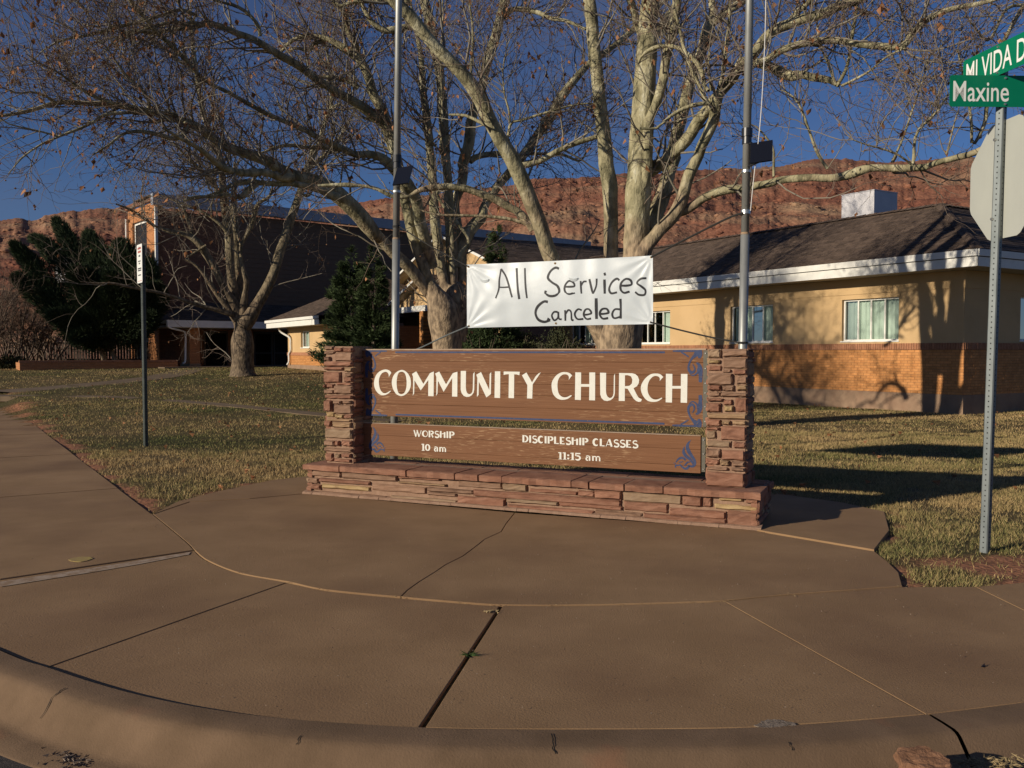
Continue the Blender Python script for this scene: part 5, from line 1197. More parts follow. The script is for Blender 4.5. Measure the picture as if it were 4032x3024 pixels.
# ---- sanctuary: tall box with long shaded side wall
sa = thing('sanctuary', 'tall brick sanctuary with shade-darkened side wall and pale roof fascia behind the left trees', 'building', (-17.5, 44, 0.8))
K = Vector((-17.5, 44, 0)); Us = Vector((0.77, 0.64, 0)).normalized(); Ns = Vector((-Us.y, Us.x, 0))       # Ns points away from camera
FS = FFlip(K, Us, 1 if Frame(K, Us).N.dot(Ns) > 0 else -1); zr = 9.3
M['brick_in_shade'] = material('shaded_brick', (0.30, 0.14, 0.08), (0.36, 0.175, 0.10), rough=0.95, scale=9, bump=0.002, space='World')
def brickish(name, c1, c2, mo, dirv, bw=0.21, bh=0.075):
    m = bpy.data.materials.new(name); m.use_nodes = True; nt = m.node_tree; nt.nodes.clear(); L = nt.links.new
    out = nd(nt, 'ShaderNodeOutputMaterial'); bs_ = nd(nt, 'ShaderNodeBsdfPrincipled'); L(bs_.outputs[0], out.inputs[0]); bs_.inputs['Roughness'].default_value = .9; bs_.inputs['Specular IOR Level'].default_value = .2
    ge = nd(nt, 'ShaderNodeNewGeometry'); dt = nd(nt, 'ShaderNodeVectorMath', operation='DOT_PRODUCT'); L(ge.outputs['Position'], dt.inputs[0]); dt.inputs[1].default_value = (dirv.x, dirv.y, 0)
    sx = nd(nt, 'ShaderNodeSeparateXYZ'); L(ge.outputs['Position'], sx.inputs[0]); cb = nd(nt, 'ShaderNodeCombineXYZ'); L(dt.outputs['Value'], cb.inputs[0]); L(sx.outputs['Z'], cb.inputs[1])
    bt = nd(nt, 'ShaderNodeTexBrick'); bt.inputs['Color1'].default_value = rgba(c1); bt.inputs['Color2'].default_value = rgba(c2); bt.inputs['Mortar'].default_value = rgba(mo)
    bt.inputs['Scale'].default_value = 1; bt.inputs['Brick Width'].default_value = bw; bt.inputs['Row Height'].default_value = bh; bt.inputs['Mortar Size'].default_value = .006
    L(cb.outputs[0], bt.inputs['Vector']); L(bt.outputs['Color'], bs_.inputs['Base Color'])
    bp = nd(nt, 'ShaderNodeBump'); bp.inputs['Distance'].default_value = .006; bp.invert = True; L(bt.outputs['Fac'], bp.inputs['Height']); L(bp.outputs[0], bs_.inputs['Normal']); return m
M['brick_far_side'] = brickish('brick_side_shaded', (0.20, 0.095, 0.055), (0.26, 0.125, 0.075), (0.13, 0.07, 0.045), Us)  # darker copy of the front brick, the side wall's shade put in its colour
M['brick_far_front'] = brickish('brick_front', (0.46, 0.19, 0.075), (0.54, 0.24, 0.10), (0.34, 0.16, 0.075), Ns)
M['brick_far_wing'] = brickish('brick_wing', (0.50, 0.215, 0.07), (0.60, 0.28, 0.10), (0.32, 0.16, 0.07), Wd)
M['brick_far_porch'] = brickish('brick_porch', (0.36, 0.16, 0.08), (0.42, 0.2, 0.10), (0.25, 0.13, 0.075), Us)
# side clad in dark composition siding, reddish brick near the corner
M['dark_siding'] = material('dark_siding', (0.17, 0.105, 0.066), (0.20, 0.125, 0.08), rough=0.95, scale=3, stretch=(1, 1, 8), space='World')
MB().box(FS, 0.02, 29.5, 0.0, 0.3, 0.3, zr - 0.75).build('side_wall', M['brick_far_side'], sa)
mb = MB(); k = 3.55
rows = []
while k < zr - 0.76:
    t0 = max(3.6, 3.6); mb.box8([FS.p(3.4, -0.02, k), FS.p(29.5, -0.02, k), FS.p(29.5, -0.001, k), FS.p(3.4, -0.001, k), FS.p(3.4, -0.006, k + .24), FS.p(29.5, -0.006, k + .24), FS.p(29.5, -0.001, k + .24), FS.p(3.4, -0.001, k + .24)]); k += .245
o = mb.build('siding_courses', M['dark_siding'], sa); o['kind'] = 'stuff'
MB().box(FS, -0.3, 29.7, -0.35, 0.0, zr - 0.55, zr).build('roof_fascia', M['trim_grey'], sa)
MB().box(FS, -0.3, 29.7, 0.0, 2.6, zr - 0.05, zr - 0.01).build('roof', M['shingle'], sa)
# front facade (lit), running away to the left from the corner
FF = FFlip(K, Ns, 1 if Frame(K, Ns).N.dot(Us) > 0 else -1)
def onF(F, x, y, n=0): return F.hit(x * 1.8228, y * 1.8228, n)
sa1 = Frame.hit(Frame(K, Ns), 317 * 1.8228, 500 * 1.8228, 0)[0]; sa2 = Frame.hit(Frame(K, Ns), 286 * 1.8228, 500 * 1.8228, 0)[0]; zb_ = Frame.hit(Frame(K, Ns), 330 * 1.8228, 583 * 1.8228, 0)[1]
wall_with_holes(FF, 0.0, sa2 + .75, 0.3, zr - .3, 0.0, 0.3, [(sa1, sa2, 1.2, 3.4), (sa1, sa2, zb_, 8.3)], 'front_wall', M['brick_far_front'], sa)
window(FF, sa1 + .02, sa2 - .02, zb_, 8.3, 0.0, sa, fr=0.12, splits=(), depth=.15, curtain=False, glass=M['dark_glass'])
window(FF, sa1 + .02, sa2 - .02, 1.2, 3.4, 0.0, sa, fr=0.10, splits=(), depth=.15, curtain=False, trim=M['door_metal'], glass=M['dark_glass'])
MB().box(FF, -0.2, sa2 + .8, -0.12, 0.0, zr - .25, zr).build('roof_coping', M['brick_far_side'], sa)
ds = FF.p(0.0, -0.08, 0) - Us * 0.02
MB().box(FF, -0.09, 0.04, -0.13, -0.005, 3.6, zr - .6).build('downspout', M['trim_white'], sa)
p2 = FF.p(sa2 + .7, -0.1, 0); MB().cyl(zz(p2, 3.0), zz(p2, 8.6), 0.06, n=8).build('downspout', M['trim_white'], sa)

# ---- porch in front of the side wall
po = thing('entry_porch', 'low hipped entry porch with brick pier and dark glass doors behind the left tree', 'porch', (-16, 43, 0.8))
PO = Vector((-16.6, 41.3, 0)); FP = FFlip(PO, Us, 1 if Frame(PO, Us).N.dot(Ns) > 0 else -1)
sL, zt_ = onF(FP, 359, 693); _, zb2 = onF(FP, 400, 706); sR = onF(FP, 633, 700)[0]
zt_, zb2 = 3.05, 2.72
strip(FP.p(sL, 0, 0), FP.p(sR + 1.5, 0, 0), Ns, 0.05, zb2, zt_, 'front_fascia', M['trim_white'], po)
strip(FP.p(sL, 0, 0), FP.p(sL, 3.2, 0), Us, 0.05, zb2 + .16, zt_, 'end_fascia', M['trim_white'], po)
for k in range(3): strip(FP.p(sL + .22 + .1 * k, .05, 0), FP.p(sL + .22 + .1 * k, 2.2, 0), Us, 0.04, zb2 - .02 + .05 * (2 - k) * 0, zb2 + .10 - .05 * k * 0, 'end_batten', M['trim_white'], po) if k == 0 else None
q0 = FP.p(sL, 0, zt_); q1 = FP.p(sR + 1.5, 0, zt_); q2 = FP.p(sR + 1.5, 2.4, zt_ + 1.0); q3 = FP.p(sL + 2.2, 2.4, zt_ + 1.0)
shingles(q0, q1, q2, q3, po, seed=7, wid=.4)
q4 = FP.p(sL, 4.8, zt_); shingles(q4, q0, q3, q3 + Vector((0.001, 0.001, 0)), po, seed=8, wid=.4) if False else MB().add([q0, q3, q4], [(0, 1, 2)]).build('hip_roof', M['shingle'], po)
MB().box(FP, sL + .05, sR + 1.5, 0.05, 2.5, zb2 - .02, zb2 + .01).build('soffit', M['soffit'], po)
pa0 = onF(FP, 409, 760, .45)[0]; FPp = FP
# brick pier: lit face towards the left, shaded face towards the camera
s_p = onF(FP, 410, 780, .5)[0]; s_p2 = onF(FP, 432, 780, .5)[0]
pier = MB().box(FP, s_p, s_p2, 0.5, 1.7, 0.55, zb2 - .03).build('brick_pier', M['brick_far_front'], po)
MB().box(FP, s_p - .02, s_p2 + .02, 0.48, 1.72, 0.5, 0.98).build('pier_foot', M['foundation'], po)
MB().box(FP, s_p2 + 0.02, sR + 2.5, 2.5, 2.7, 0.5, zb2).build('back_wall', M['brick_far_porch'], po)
for x0, x1 in ((440, 492), (548, 588), (590, 622)):
    a, b = onF(FP, x0, 760, 2.5)[0], onF(FP, x1, 760, 2.5)[0]
    d = MB(); d.box(FP, a, a + .08, 2.44, 2.5, .8, 2.6); d.box(FP, b - .08, b, 2.44, 2.5, .8, 2.6); d.box(FP, a, b, 2.44, 2.5, 2.5, 2.62); d.box(FP, a, b, 2.44, 2.5, 1.45, 1.52)
    do = d.build('glass_door', M['door_metal'], po)
    MB().add([FP.p(a, 2.46, .8), FP.p(b, 2.46, .8), FP.p(b, 2.46, 2.6), FP.p(a, 2.46, 2.6)], [(0, 1, 2, 3)]).build('pane', M['glass'], do)
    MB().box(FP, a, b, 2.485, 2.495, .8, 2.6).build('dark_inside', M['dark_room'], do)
def downspout(pts, r, parent):
    mb = MB()
    c = catmull([tuple(p) for p in pts], 3)
    for a, b in zip(c[:-1], c[1:]): mb.cyl(a, b, r, n=8)
    mb.build('downspout', M['trim_white'], parent)
s_d = onF(FP, 400, 760, .5)[0]
downspout([FP.p(sL + .05, -.05, 2.95), FP.p(sL + .1, -.03, 2.7), FP.p(s_d - .2, .35, 2.55), FP.p(s_d, .45, 2.4), FP.p(s_d, .45, 1.7), FP.p(s_d - .02, .45, 1.1), FP.p(s_d - .15, .4, 1.0)], .045, po)
MB().box(FP, sL - .5, sR + 3, -1.2, 2.5, 0.55, 0.845).build('apron', M['path_concrete'], po)

# ---- left wing (small lit end wall with window and downspout)
lw = thing('church_office_wing', 'small end wing with yellow stucco, white downspout and one window, left of the conifers', 'building', (-10.6, 42, 0.8))
LC = Vector((-10.6, 42, 0)); FL = FFlip(LC, Wd, 1 if Frame(LC, Wd).N.dot(Ud) > 0 else -1)
wa, wb = onF(FL, 650, 730)[0], onF(FL, 668.5, 730)[0]; wza, wzb = onF(FL, 660, 751)[1], onF(FL, 660, 715)[1]
zl1 = onF(FL, 640, 762)[1]; zeave = 2.66; LL = 6.6
wall_with_holes(FL, 0, LL, zl1 + .02, zeave, 0, .25, [(wa, wb, wza, wzb)], 'stucco_wall', M['stucco'], lw)
wall_with_holes(FL, -.02, LL, wzb + .12, zeave, -.02, -.001, [], 'stucco_band', M['stucco'], lw)
MB().box(FL, -0.01, LL, -0.012, .25, .95, zl1 - .12).build('brick_wall', M['brick_far_wing'], lw)
MB().box(FL, -0.03, LL, -0.04, .25, zl1 - .12, zl1 + .02).build('brick_ledge', M['ledge_brick'], lw)
MB().box(FL, -0.02, LL, -0.02, .25, 0.2, .95).build('foundation', M['foundation'], lw)
window(FL, wa, wb, wza, wzb, 0, lw, fr=.05, splits=(.35, .68), depth=.12)
e0 = FL.p(-.8, -.8, 0); e1 = FL.p(LL, -.8, 0)
strip(e0, e1, Ud, .04, 2.66, 2.88, 'lower_fascia', M['trim_white'], lw); strip(e0 - Wd * .1 - Ud * .05, e1 - Ud * .05, Ud, .08, 2.9, 3.02, 'gutter', M['trim_white'], lw)
strip(e0, e0 + Ud * 7, Wd, .04, 2.66, 2.88, 'return_fascia', M['trim_white'], lw)
MB().add([e0 + Vector((0, 0, 2.67)), e1 + Vector((0, 0, 2.67)), FL.p(LL, .1, 2.67), FL.p(.1, .1, 2.67), FL.p(.1, 8, 2.67), FL.p(-.8, 8, 2.67)], [(0, 1, 2, 3), (0, 3, 4, 5)]).build('soffit', M['soffit'], lw)
MB().box(FL, 0, .25, .25, 8, .3, 2.66).build('side_wall', M['brick_far_porch'], lw); MB().box(FL, LL - .25, LL - .001, .25, 8, .3, 2.66).build('side_wall', M['brick_far_porch'], lw)
shingles(e0 + Vector((0, 0, 3.03)), e1 + Vector((0, 0, 3.03)), FL.p(LL - 2.9, 3.2, 5.0), FL.p(3.2, 3.2, 5.0), lw, seed=9)
MB().add([e0 + Vector((0, 0, 3.03)), FL.p(-.8, 7.2, 3.03), FL.p(3.2, 3.2, 5.0), FL.p(LL - 2.9, 3.2, 5.0), e1 + Vector((0, 0, 3.03)), FL.p(LL, 7.2, 3.03)], [(0, 1, 2), (2, 3, 4), (3, 4, 5), (1, 2, 3, 5)]).build('hip_roof', M['shingle'], lw)
sd_ = onF(FL, 625, 740, -.08)[0]
downspout([FL.p(sd_ - .35, -.5, 2.66), FL.p(sd_ - .3, -.35, 2.45), FL.p(sd_ + .1, -.08, 2.2), FL.p(sd_ + .15, -.07, 1.9), FL.p(sd_ + .15, -.07, 1.6), FL.p(sd_ - .02, -.1, 1.45), FL.p(sd_ - .0, -.1, 1.1), FL.p(sd_ - .12, -.15, .95)], .045, lw)

# ---- gabled entry in the middle
ge_ = thing('gabled_entry', 'gabled church entry with yellow stucco gables and white rakes behind the middle tree', 'building', (-3.2, 38, 0.4))
gp = Vector((-3.17, 37.9, 0)); FG = FFlip(gp, Wd, 1 if Frame(gp, Wd).N.dot(Ud) > 0 else -1)
H8 = lambda x, y, n=0: FG.hit(1300 + x * .452, 850 + y * .452, n)
ap = H8(941, 150); le = H8(505, 578); re_ = H8(1420, 400)
pitch = 0.34
def gable(F, apex, half, n_front, over, depth, parent, zb, wallmat=None):
    aa, za = apex; zl = za - pitch * half
    for sg_ in (-1, 1):
        pts = [(aa, za), (aa + sg_ * half, zl)]
        q = [F.p(aa, n_front, za), F.p(aa + sg_ * half, n_front, zl), F.p(aa + sg_ * half, n_front + depth, zl), F.p(aa, n_front + depth, za)]
        if sg_ > 0: shingles(q[1], q[2], q[3], q[0], parent, seed=12, wid=.4)
        else: shingles(q[2], q[1], q[0], q[3], parent, seed=13, wid=.4)
        d = Vector((0, 0, -0.02)); r0, r1 = F.p(aa, n_front - .03, za + .01), F.p(aa + sg_ * half, n_front - .03, zl + .01)
        MB().box8([r0 + Vector((0, 0, -.10)), r1 + Vector((0, 0, -.10)), r1 + F.N * .05 + Vector((0, 0, -.10)), r0 + F.N * .05 + Vector((0, 0, -.10)), r0, r1, r1 + F.N * .05, r0 + F.N * .05]).build('rake', M['trim_white'], parent)
        MB().add([F.p(aa, n_front + .02, za - .11), F.p(aa + sg_ * half, n_front + .02, zl - .11), F.p(aa + sg_ * half, n_front + over, zl - .11), F.p(aa, n_front + over, za - .11)], [(0, 1, 2, 3)]).build('soffit', M['soffit'], parent)
    MB().add([F.p(aa, n_front + over, za - .1), F.p(aa - half + .1, n_front + over, zl - .02), F.p(aa - half + .1, n_front + over, zb), F.p(aa + half - .1, n_front + over, zb), F.p(aa + half - .1, n_front + over, zl - .02)], [(0, 1, 2, 3, 4)]).build('gable_wall', wallmat or M['stucco'], parent)
gable(FG, (0.07, 6.55), 5.0, 0.0, 0.6, 14, ge_, 0.2)
# lower gable: apex hidden behind the trunk
c_a, half2 = 1.6, 3.36
gable(FG, (c_a, 4.68), half2, -1.6, 0.35, 2.4, ge_, H8(700, 835, -1.25)[1] - .02)
bz0, bz1 = H8(700, 840, -1.35)[1], H8(700, 790, -1.35)[1]
MB().box(FG, c_a - half2 + .5, c_a + half2 - .5, -1.36, -1.26, bz0, bz1).build('beam', M['trim_white'], ge_)
for xx in (802, 1120):
    ca = H8(xx, 1000, -1.4)[0]; MB().box(FG, ca - .17, ca + .17, -1.44, -1.1, 0.2, bz0).build('brick_column', M['brick_far_wing'], ge_)
MB().box(FG, c_a - half2 + .3, c_a + half2 - .3, 0.7, .85, 0.2, bz0 + .2).build('entry_recess', M['door_metal'], ge_)
for k in (-1.1, 0.1):
    do = MB().box(FG, c_a + k, c_a + k + 1.0, .5, .6, .35, 2.5).build('door', M['door_metal'], ge_)
    MB().box(FG, c_a + k + .15, c_a + k + .85, .49, .5, .9, 2.3).build('pane', M['dark_room'], do)
# long roof joining the gable to the right wing
# planter wall
pw = thing('planter_wall', 'low orange brick planter wall running left from the porch', 'wall', (-20, 40, 0.8))
pA = VT(76, 800); pA = Vector((float(pA[0]), float(pA[1]), 0)); D0 = 38.4; pA = Vector(((77 - 1106) / 1915 * D0, D0, 0)); pB = Vector(((384 - 1106) / 1915 * 41.6, 41.6, 0))
FQ = FFlip(pA, pB - pA, 1 if Frame(pA, pB - pA).N.y > 0 else -1); Lq = (pB - pA).length; zt = onF(FQ, 76, 779)[1]
M['brick_far_planter'] = brickish('brick_planter', (0.44, 0.19, 0.08), (0.52, 0.24, 0.11), (0.33, 0.17, 0.09), FQ.S)
MB().box(FQ, 0.0, Lq, 0.0, 0.35, 0.4, zt - .09).build('brickwork', M['brick_far_planter'], pw)
MB().box(FQ, -0.62, Lq, -0.02, 0.37, zt - .09, zt).build('rowlock_cap', M['ledge_brick'], pw)
MB().box(FQ, -0.6, 0.0, -0.015, 2.6, 0.4, zt - .09).build('end_pier', M['brick_far_planter'], pw)
flush_bricks()

# ================================================================== TREES
def tubes(P, R, n, name, mat, parent, smooth=True):
    """P (M,k,3), R (M,k) -> one mesh of tapered tubes"""
    Mn, k, _ = P.shape
    T = np.empty_like(P); T[:, 1:-1] = P[:, 2:] - P[:, :-2]; T[:, 0] = P[:, 1] - P[:, 0]; T[:, -1] = P[:, -1] - P[:, -2]
    T /= np.linalg.norm(T, axis=2, keepdims=True) + 1e-9
    ref = RNG.normal(size=(Mn, 1, 3)); ref -= T.mean(1, keepdims=True) * 0; 
    u = np.cross(T, np.broadcast_to(ref, T.shape)); u /= np.linalg.norm(u, axis=2, keepdims=True) + 1e-9; w = np.cross(T, u)
    a = np.arange(n) * 2 * np.pi / n
    vs = P[:, :, None, :] + R[:, :, None, None] * (u[:, :, None, :] * np.cos(a)[None, None, :, None] + w[:, :, None, :] * np.sin(a)[None, None, :, None])
    idx = np.arange(Mn * k * n).reshape(Mn, k, n); j = np.arange(n); j2 = (j + 1) % n
    f = np.stack([idx[:, :-1][:, :, j], idx[:, :-1][:, :, j2], idx[:, 1:][:, :, j2], idx[:, 1:][:, :, j]], -1).reshape(-1, 4)
    return vs.reshape(-1, 3), f
def join(lst):
    vs, fs, b = [], [], 0
    for v, f in lst: vs.append(v); fs.append(f + b); b += len(v)
    return np.concatenate(vs), np.concatenate(fs)
def frame_tube(pts, rad, n=14, rough=0.0, seed=0):
    """a hand-placed limb with parallel-transported rings and lumps"""
    P = np.array(pts); k = len(P); T = np.gradient(P, axis=0); T /= np.linalg.norm(T, axis=1, keepdims=True) + 1e-9
    u = np.cross(T[0], [0.3, 1, 0.2]); u /= np.linalg.norm(u); vs = []
    for i in range(k):
        u = u - T[i] * (u @ T[i]); u /= np.linalg.norm(u) + 1e-9; w = np.cross(T[i], u)
        for j in range(n):
            a = 2 * math.pi * j / n; r = rad[i]
            if rough > 0: r *= 1 + rough * (float(fbm(np.array([j * .9 + seed * 3.1]), np.array([i * .35]), 3, seed)[0]) - .5) * 2
            vs.append(P[i] + r * (u * math.cos(a) + w * math.sin(a)))
    idx = np.arange(k * n).reshape(k, n); j = np.arange(n)
    f = np.stack([idx[:-1][:, j], idx[:-1][:, (j + 1) % n], idx[1:][:, (j + 1) % n], idx[1:][:, j]], -1).reshape(-1, 4)
    return np.array(vs), f
def branch(start, direc, L, r0, k, wig, up, r, rtip=0.35, droop=0.0):
    """vectorised wiggly branches: start (M,3), direc (M,3), L (M,), r0 (M,)"""
    Mn = len(start); P = np.empty((Mn, k, 3)); P[:, 0] = start; d = direc / (np.linalg.norm(direc, axis=1, keepdims=True) + 1e-9)
    for i in range(1, k):
        d = d + r.normal(size=(Mn, 3)) * wig; d[:, 2] += up
        d /= np.linalg.norm(d, axis=1, keepdims=True) + 1e-9; P[:, i] = P[:, i - 1] + d * (L / (k - 1))[:, None]
    R = r0[:, None] * np.linspace(1, rtip, k)[None, :]; return P, R
def spawn(P, R, count, r, tmin=0.15, weight=None):
    """pick points on existing polylines -> start, parent dir, radius"""
    Mn, k, _ = P.shape
    i = r.choice(Mn, count, p=weight) if weight is not None else r.integers(0, Mn, count)
    t = (tmin + (0.99 - tmin) * r.uniform(0, 1, count) ** 0.8) * (k - 1); a = np.minimum(t.astype(int), k - 2); f = (t - a)[:, None]
    s = P[i, a] * (1 - f) + P[i, a + 1] * f; d = P[i, a + 1] - P[i, a]; d /= np.linalg.norm(d, axis=1, keepdims=True) + 1e-9
    rr = R[i, a]; return s, d, rr
def side_dir(d, r, fwd, up):
    n = r.normal(size=d.shape); n -= d * (n * d).sum(1, keepdims=True); n /= np.linalg.norm(n, axis=1, keepdims=True) + 1e-9
    q = d * fwd + n; q[:, 2] += up; return q / (np.linalg.norm(q, axis=1, keepdims=True) + 1e-9)
REG = {'a': (0, 0), 'b': (800, 0), 'c': (1500, 0), 'd': (2300, 0), 'e': (2300, 600), 'g': (600, 600)}
def conv(reg, x, y, w=0):
    if reg in REG: ox, oy = REG[reg]; k = .4069
    elif reg == 'z3': ox, oy, k = 2632, 0, .6329
    elif reg == 'z7': ox, oy, k = 1400, 500, .3616
    elif reg == 'h': ox, oy, k = 1300, 850, .452
    elif reg == 'z4': ox, oy, k = 0, 900, .6329
    elif reg == 'F': ox, oy, k = 0, 0, 1.0
    return ox + x * k, oy + y * k, w * k
def limb_path(spec, D, d0, d1):
    """spec: list of (reg, [(x,y,halfwidth)...]); depth D + interpolated d0->d1"""
    raw = []
    for reg, pts in spec:
        for p in pts: raw.append(conv(reg, *p))
    L = [0]
    for a, b in zip(raw[:-1], raw[1:]): L.append(L[-1] + math.hypot(a[0] - b[0], a[1] - b[1]))
    out = []
    for (x, y, w), l in zip(raw, L):
        dd = D + d0 + (d1 - d0) * l / L[-1]; p = at(x, y, dd); out.append((p.x, p.y, p.z, w * dd / FOC))
    c = np.array(catmull(out, 5)); return c[:, :3], c[:, 3]
def sycamore(label, D, basep, limbs, cfg, seed, rbase):
    r = np.random.default_rng(seed); root = thing('sycamore_tree', label, 'tree', basep)
    pts_pool = []
    limb_meshes = []
    for li, (spec, d0, d1, dens) in enumerate(limbs):
        P, W = limb_path(spec, D, d0, d1); W = np.maximum(W, 0.006)
        n = 16 if W.max() > .12 else 10 if W.max() > .05 else 6
        # resample
        seg = np.r_[0, np.cumsum(np.linalg.norm(np.diff(P, axis=0), axis=1))]; m = max(4, int(seg[-1] / (0.12 if W.max() < .12 else .16))); q = np.linspace(0, seg[-1], m)
        Pn = np.stack([np.interp(q, seg, P[:, i]) for i in range(3)], 1); Wn = np.interp(q, seg, W)
        if W.max() < .16: Pn[1:-1] += (np.stack([fbm(q * 1.6 + li * 9, q * 0 + i * 7, 3, li) for i in range(3)], 1)[1:-1] - .5) * 0.10 * np.clip(Wn[1:-1, None] * 12, .3, 1)
        v, f = frame_tube(Pn, Wn, n, 0.10 if W.max() > .1 else .06, li + seed)
        limb_meshes.append((li, v, f))
        T = np.gradient(Pn, axis=0)
        for i in range(m): pts_pool.append((*Pn[i], *T[i], Wn[i], dens * (0.15 if Wn[i] > .2 else .5 if Wn[i] > .12 else 1) * (cfg.get('lowd', .3) + (1 - cfg.get('lowd', .3)) * float(sstep(cfg.get('z0', 3.0), cfg.get('z1', 6.0), Pn[i][2])))))
    for li, v, f in limb_meshes: npmesh('trunk' if li == 0 else 'limb', v, f, cfg.get('bark', M['bark']), root, smooth=True)
    pool = np.array(pts_pool); pw_ = pool[:, 7] / pool[:, 7].sum()
    n2 = cfg['n2']; i = r.choice(len(pool), n2, p=pw_); s = pool[i, :3]; d = pool[i, 3:6]; d /= np.linalg.norm(d, axis=1, keepdims=True) + 1e-9
    r2 = np.clip(pool[i, 6] * r.uniform(.18, .42, n2), .009, .026); L2 = cfg.get('L2', 1.9) * r.uniform(.45, 1.35, n2)
    q = side_dir(d, r, cfg.get('fwd', 0.6), cfg.get('up', 0.35)); P2, R2 = branch(s, q, L2, r2, 9, 0.17, 0.05, r)
    n3 = int(n2 * cfg.get('m3', 5)); s, d, rr = spawn(P2, R2, n3, r); q = side_dir(d, r, 0.8, 0.15); P3, R3_ = branch(s, q, r.uniform(.35, 1.15, n3) * cfg.get('L3', 1), np.clip(rr * .6, .006, .012), 6, .2, .04, r)
    n4 = int(n3 * cfg.get('m4', 4.5)); s, d, rr = spawn(P3, R3_, n4, r, .1); q = side_dir(d, r, 0.8, 0.1); P4, R4_ = branch(s, q, r.uniform(.12, .5, n4), np.clip(rr * .65, .0042, .0075), 4, .25, .0, r)
    v, f = join([tubes(P2, R2, 5, '', None, None)]); npmesh('branches', v, f, M['twig_pale'], root, smooth=True)['kind'] = 'stuff'
    v, f = join([tubes(P3, R3_, 3, '', None, None), tubes(P4, R4_, 3, '', None, None)]); npmesh('twigs', v, f, cfg.get('tw', M['twig']), root)['kind'] = 'stuff'
    # hanging dead leaves
    nl = cfg['leaves']; j = r.integers(0, n4, nl); base_ = P4[j, -1]; sz = r.uniform(.035, .085, nl)
    a = r.uniform(0, 2 * np.pi, nl); ux = np.stack([np.cos(a), np.sin(a), r.normal(size=nl) * .3], 1); dn = np.stack([r.normal(size=nl) * .35, r.normal(size=nl) * .35, -np.ones(nl)], 1)
    nr = np.cross(ux, dn); c0 = base_; v = np.stack([c0, c0 + ux * sz[:, None] * .6 + dn * sz[:, None] * .6 + nr * sz[:, None] * .25, c0 + dn * sz[:, None] * 1.5, c0 - ux * sz[:, None] * .6 + dn * sz[:, None] * .7 + nr * sz[:, None] * .3, c0 + dn * sz[:, None] * .8 - nr * sz[:, None] * .1], 1)
    ii = np.arange(nl)[:, None] * 5; f = np.concatenate([ii + [0, 1, 4], ii + [1, 2, 4], ii + [2, 3, 4], ii + [3, 0, 4]], 0); npmesh('dead_leaves', v.reshape(-1, 3), f, M['dead_leaf'], root)['kind'] = 'stuff'
    ns = cfg['seeds']; j = r.integers(0, n4, ns); c = P4[j, -1] - np.stack([np.zeros(ns), np.zeros(ns), r.uniform(.02, .07, ns)], 1); rad = r.uniform(.014, .020, ns)
    O_ = np.array([[0, 0, 1], [1, 0, .3], [.3, .95, .3], [-.8, .6, .3], [-.8, -.6, .3], [.3, -.95, .3], [.8, .6, -.4], [-.3, .95, -.4], [-1, 0, -.4], [-.3, -.95, -.4], [.8, -.6, -.4], [0, 0, -1]])
    IF = np.array([[0, 1, 2], [0, 2, 3], [0, 3, 4], [0, 4, 5], [0, 5, 1], [1, 6, 2], [2, 7, 3], [3, 8, 4], [4, 9, 5], [5, 10, 1], [6, 7, 2], [7, 8, 3], [8, 9, 4], [9, 10, 5], [10, 6, 1], [11, 7, 6], [11, 8, 7], [11, 9, 8], [11, 10, 9], [11, 6, 10]])
    v = (c[:, None, :] + O_[None] * rad[:, None, None]).reshape(-1, 3); f = (IF[None] + (np.arange(ns) * 12)[:, None, None]).reshape(-1, 3); npmesh('seed_balls', v, f, M['seed'], root)['kind'] = 'stuff'
    return root
M['twig_dark'] = material('twig_dark', (0.12, 0.082, 0.060), (0.20, 0.145, 0.105), rough=0.9, scale=1.5, space='World')
M['twig_pale'] = material('twig_pale', (0.18, 0.15, 0.115), (0.29, 0.26, 0.20), rough=0.9, scale=2, space='World')

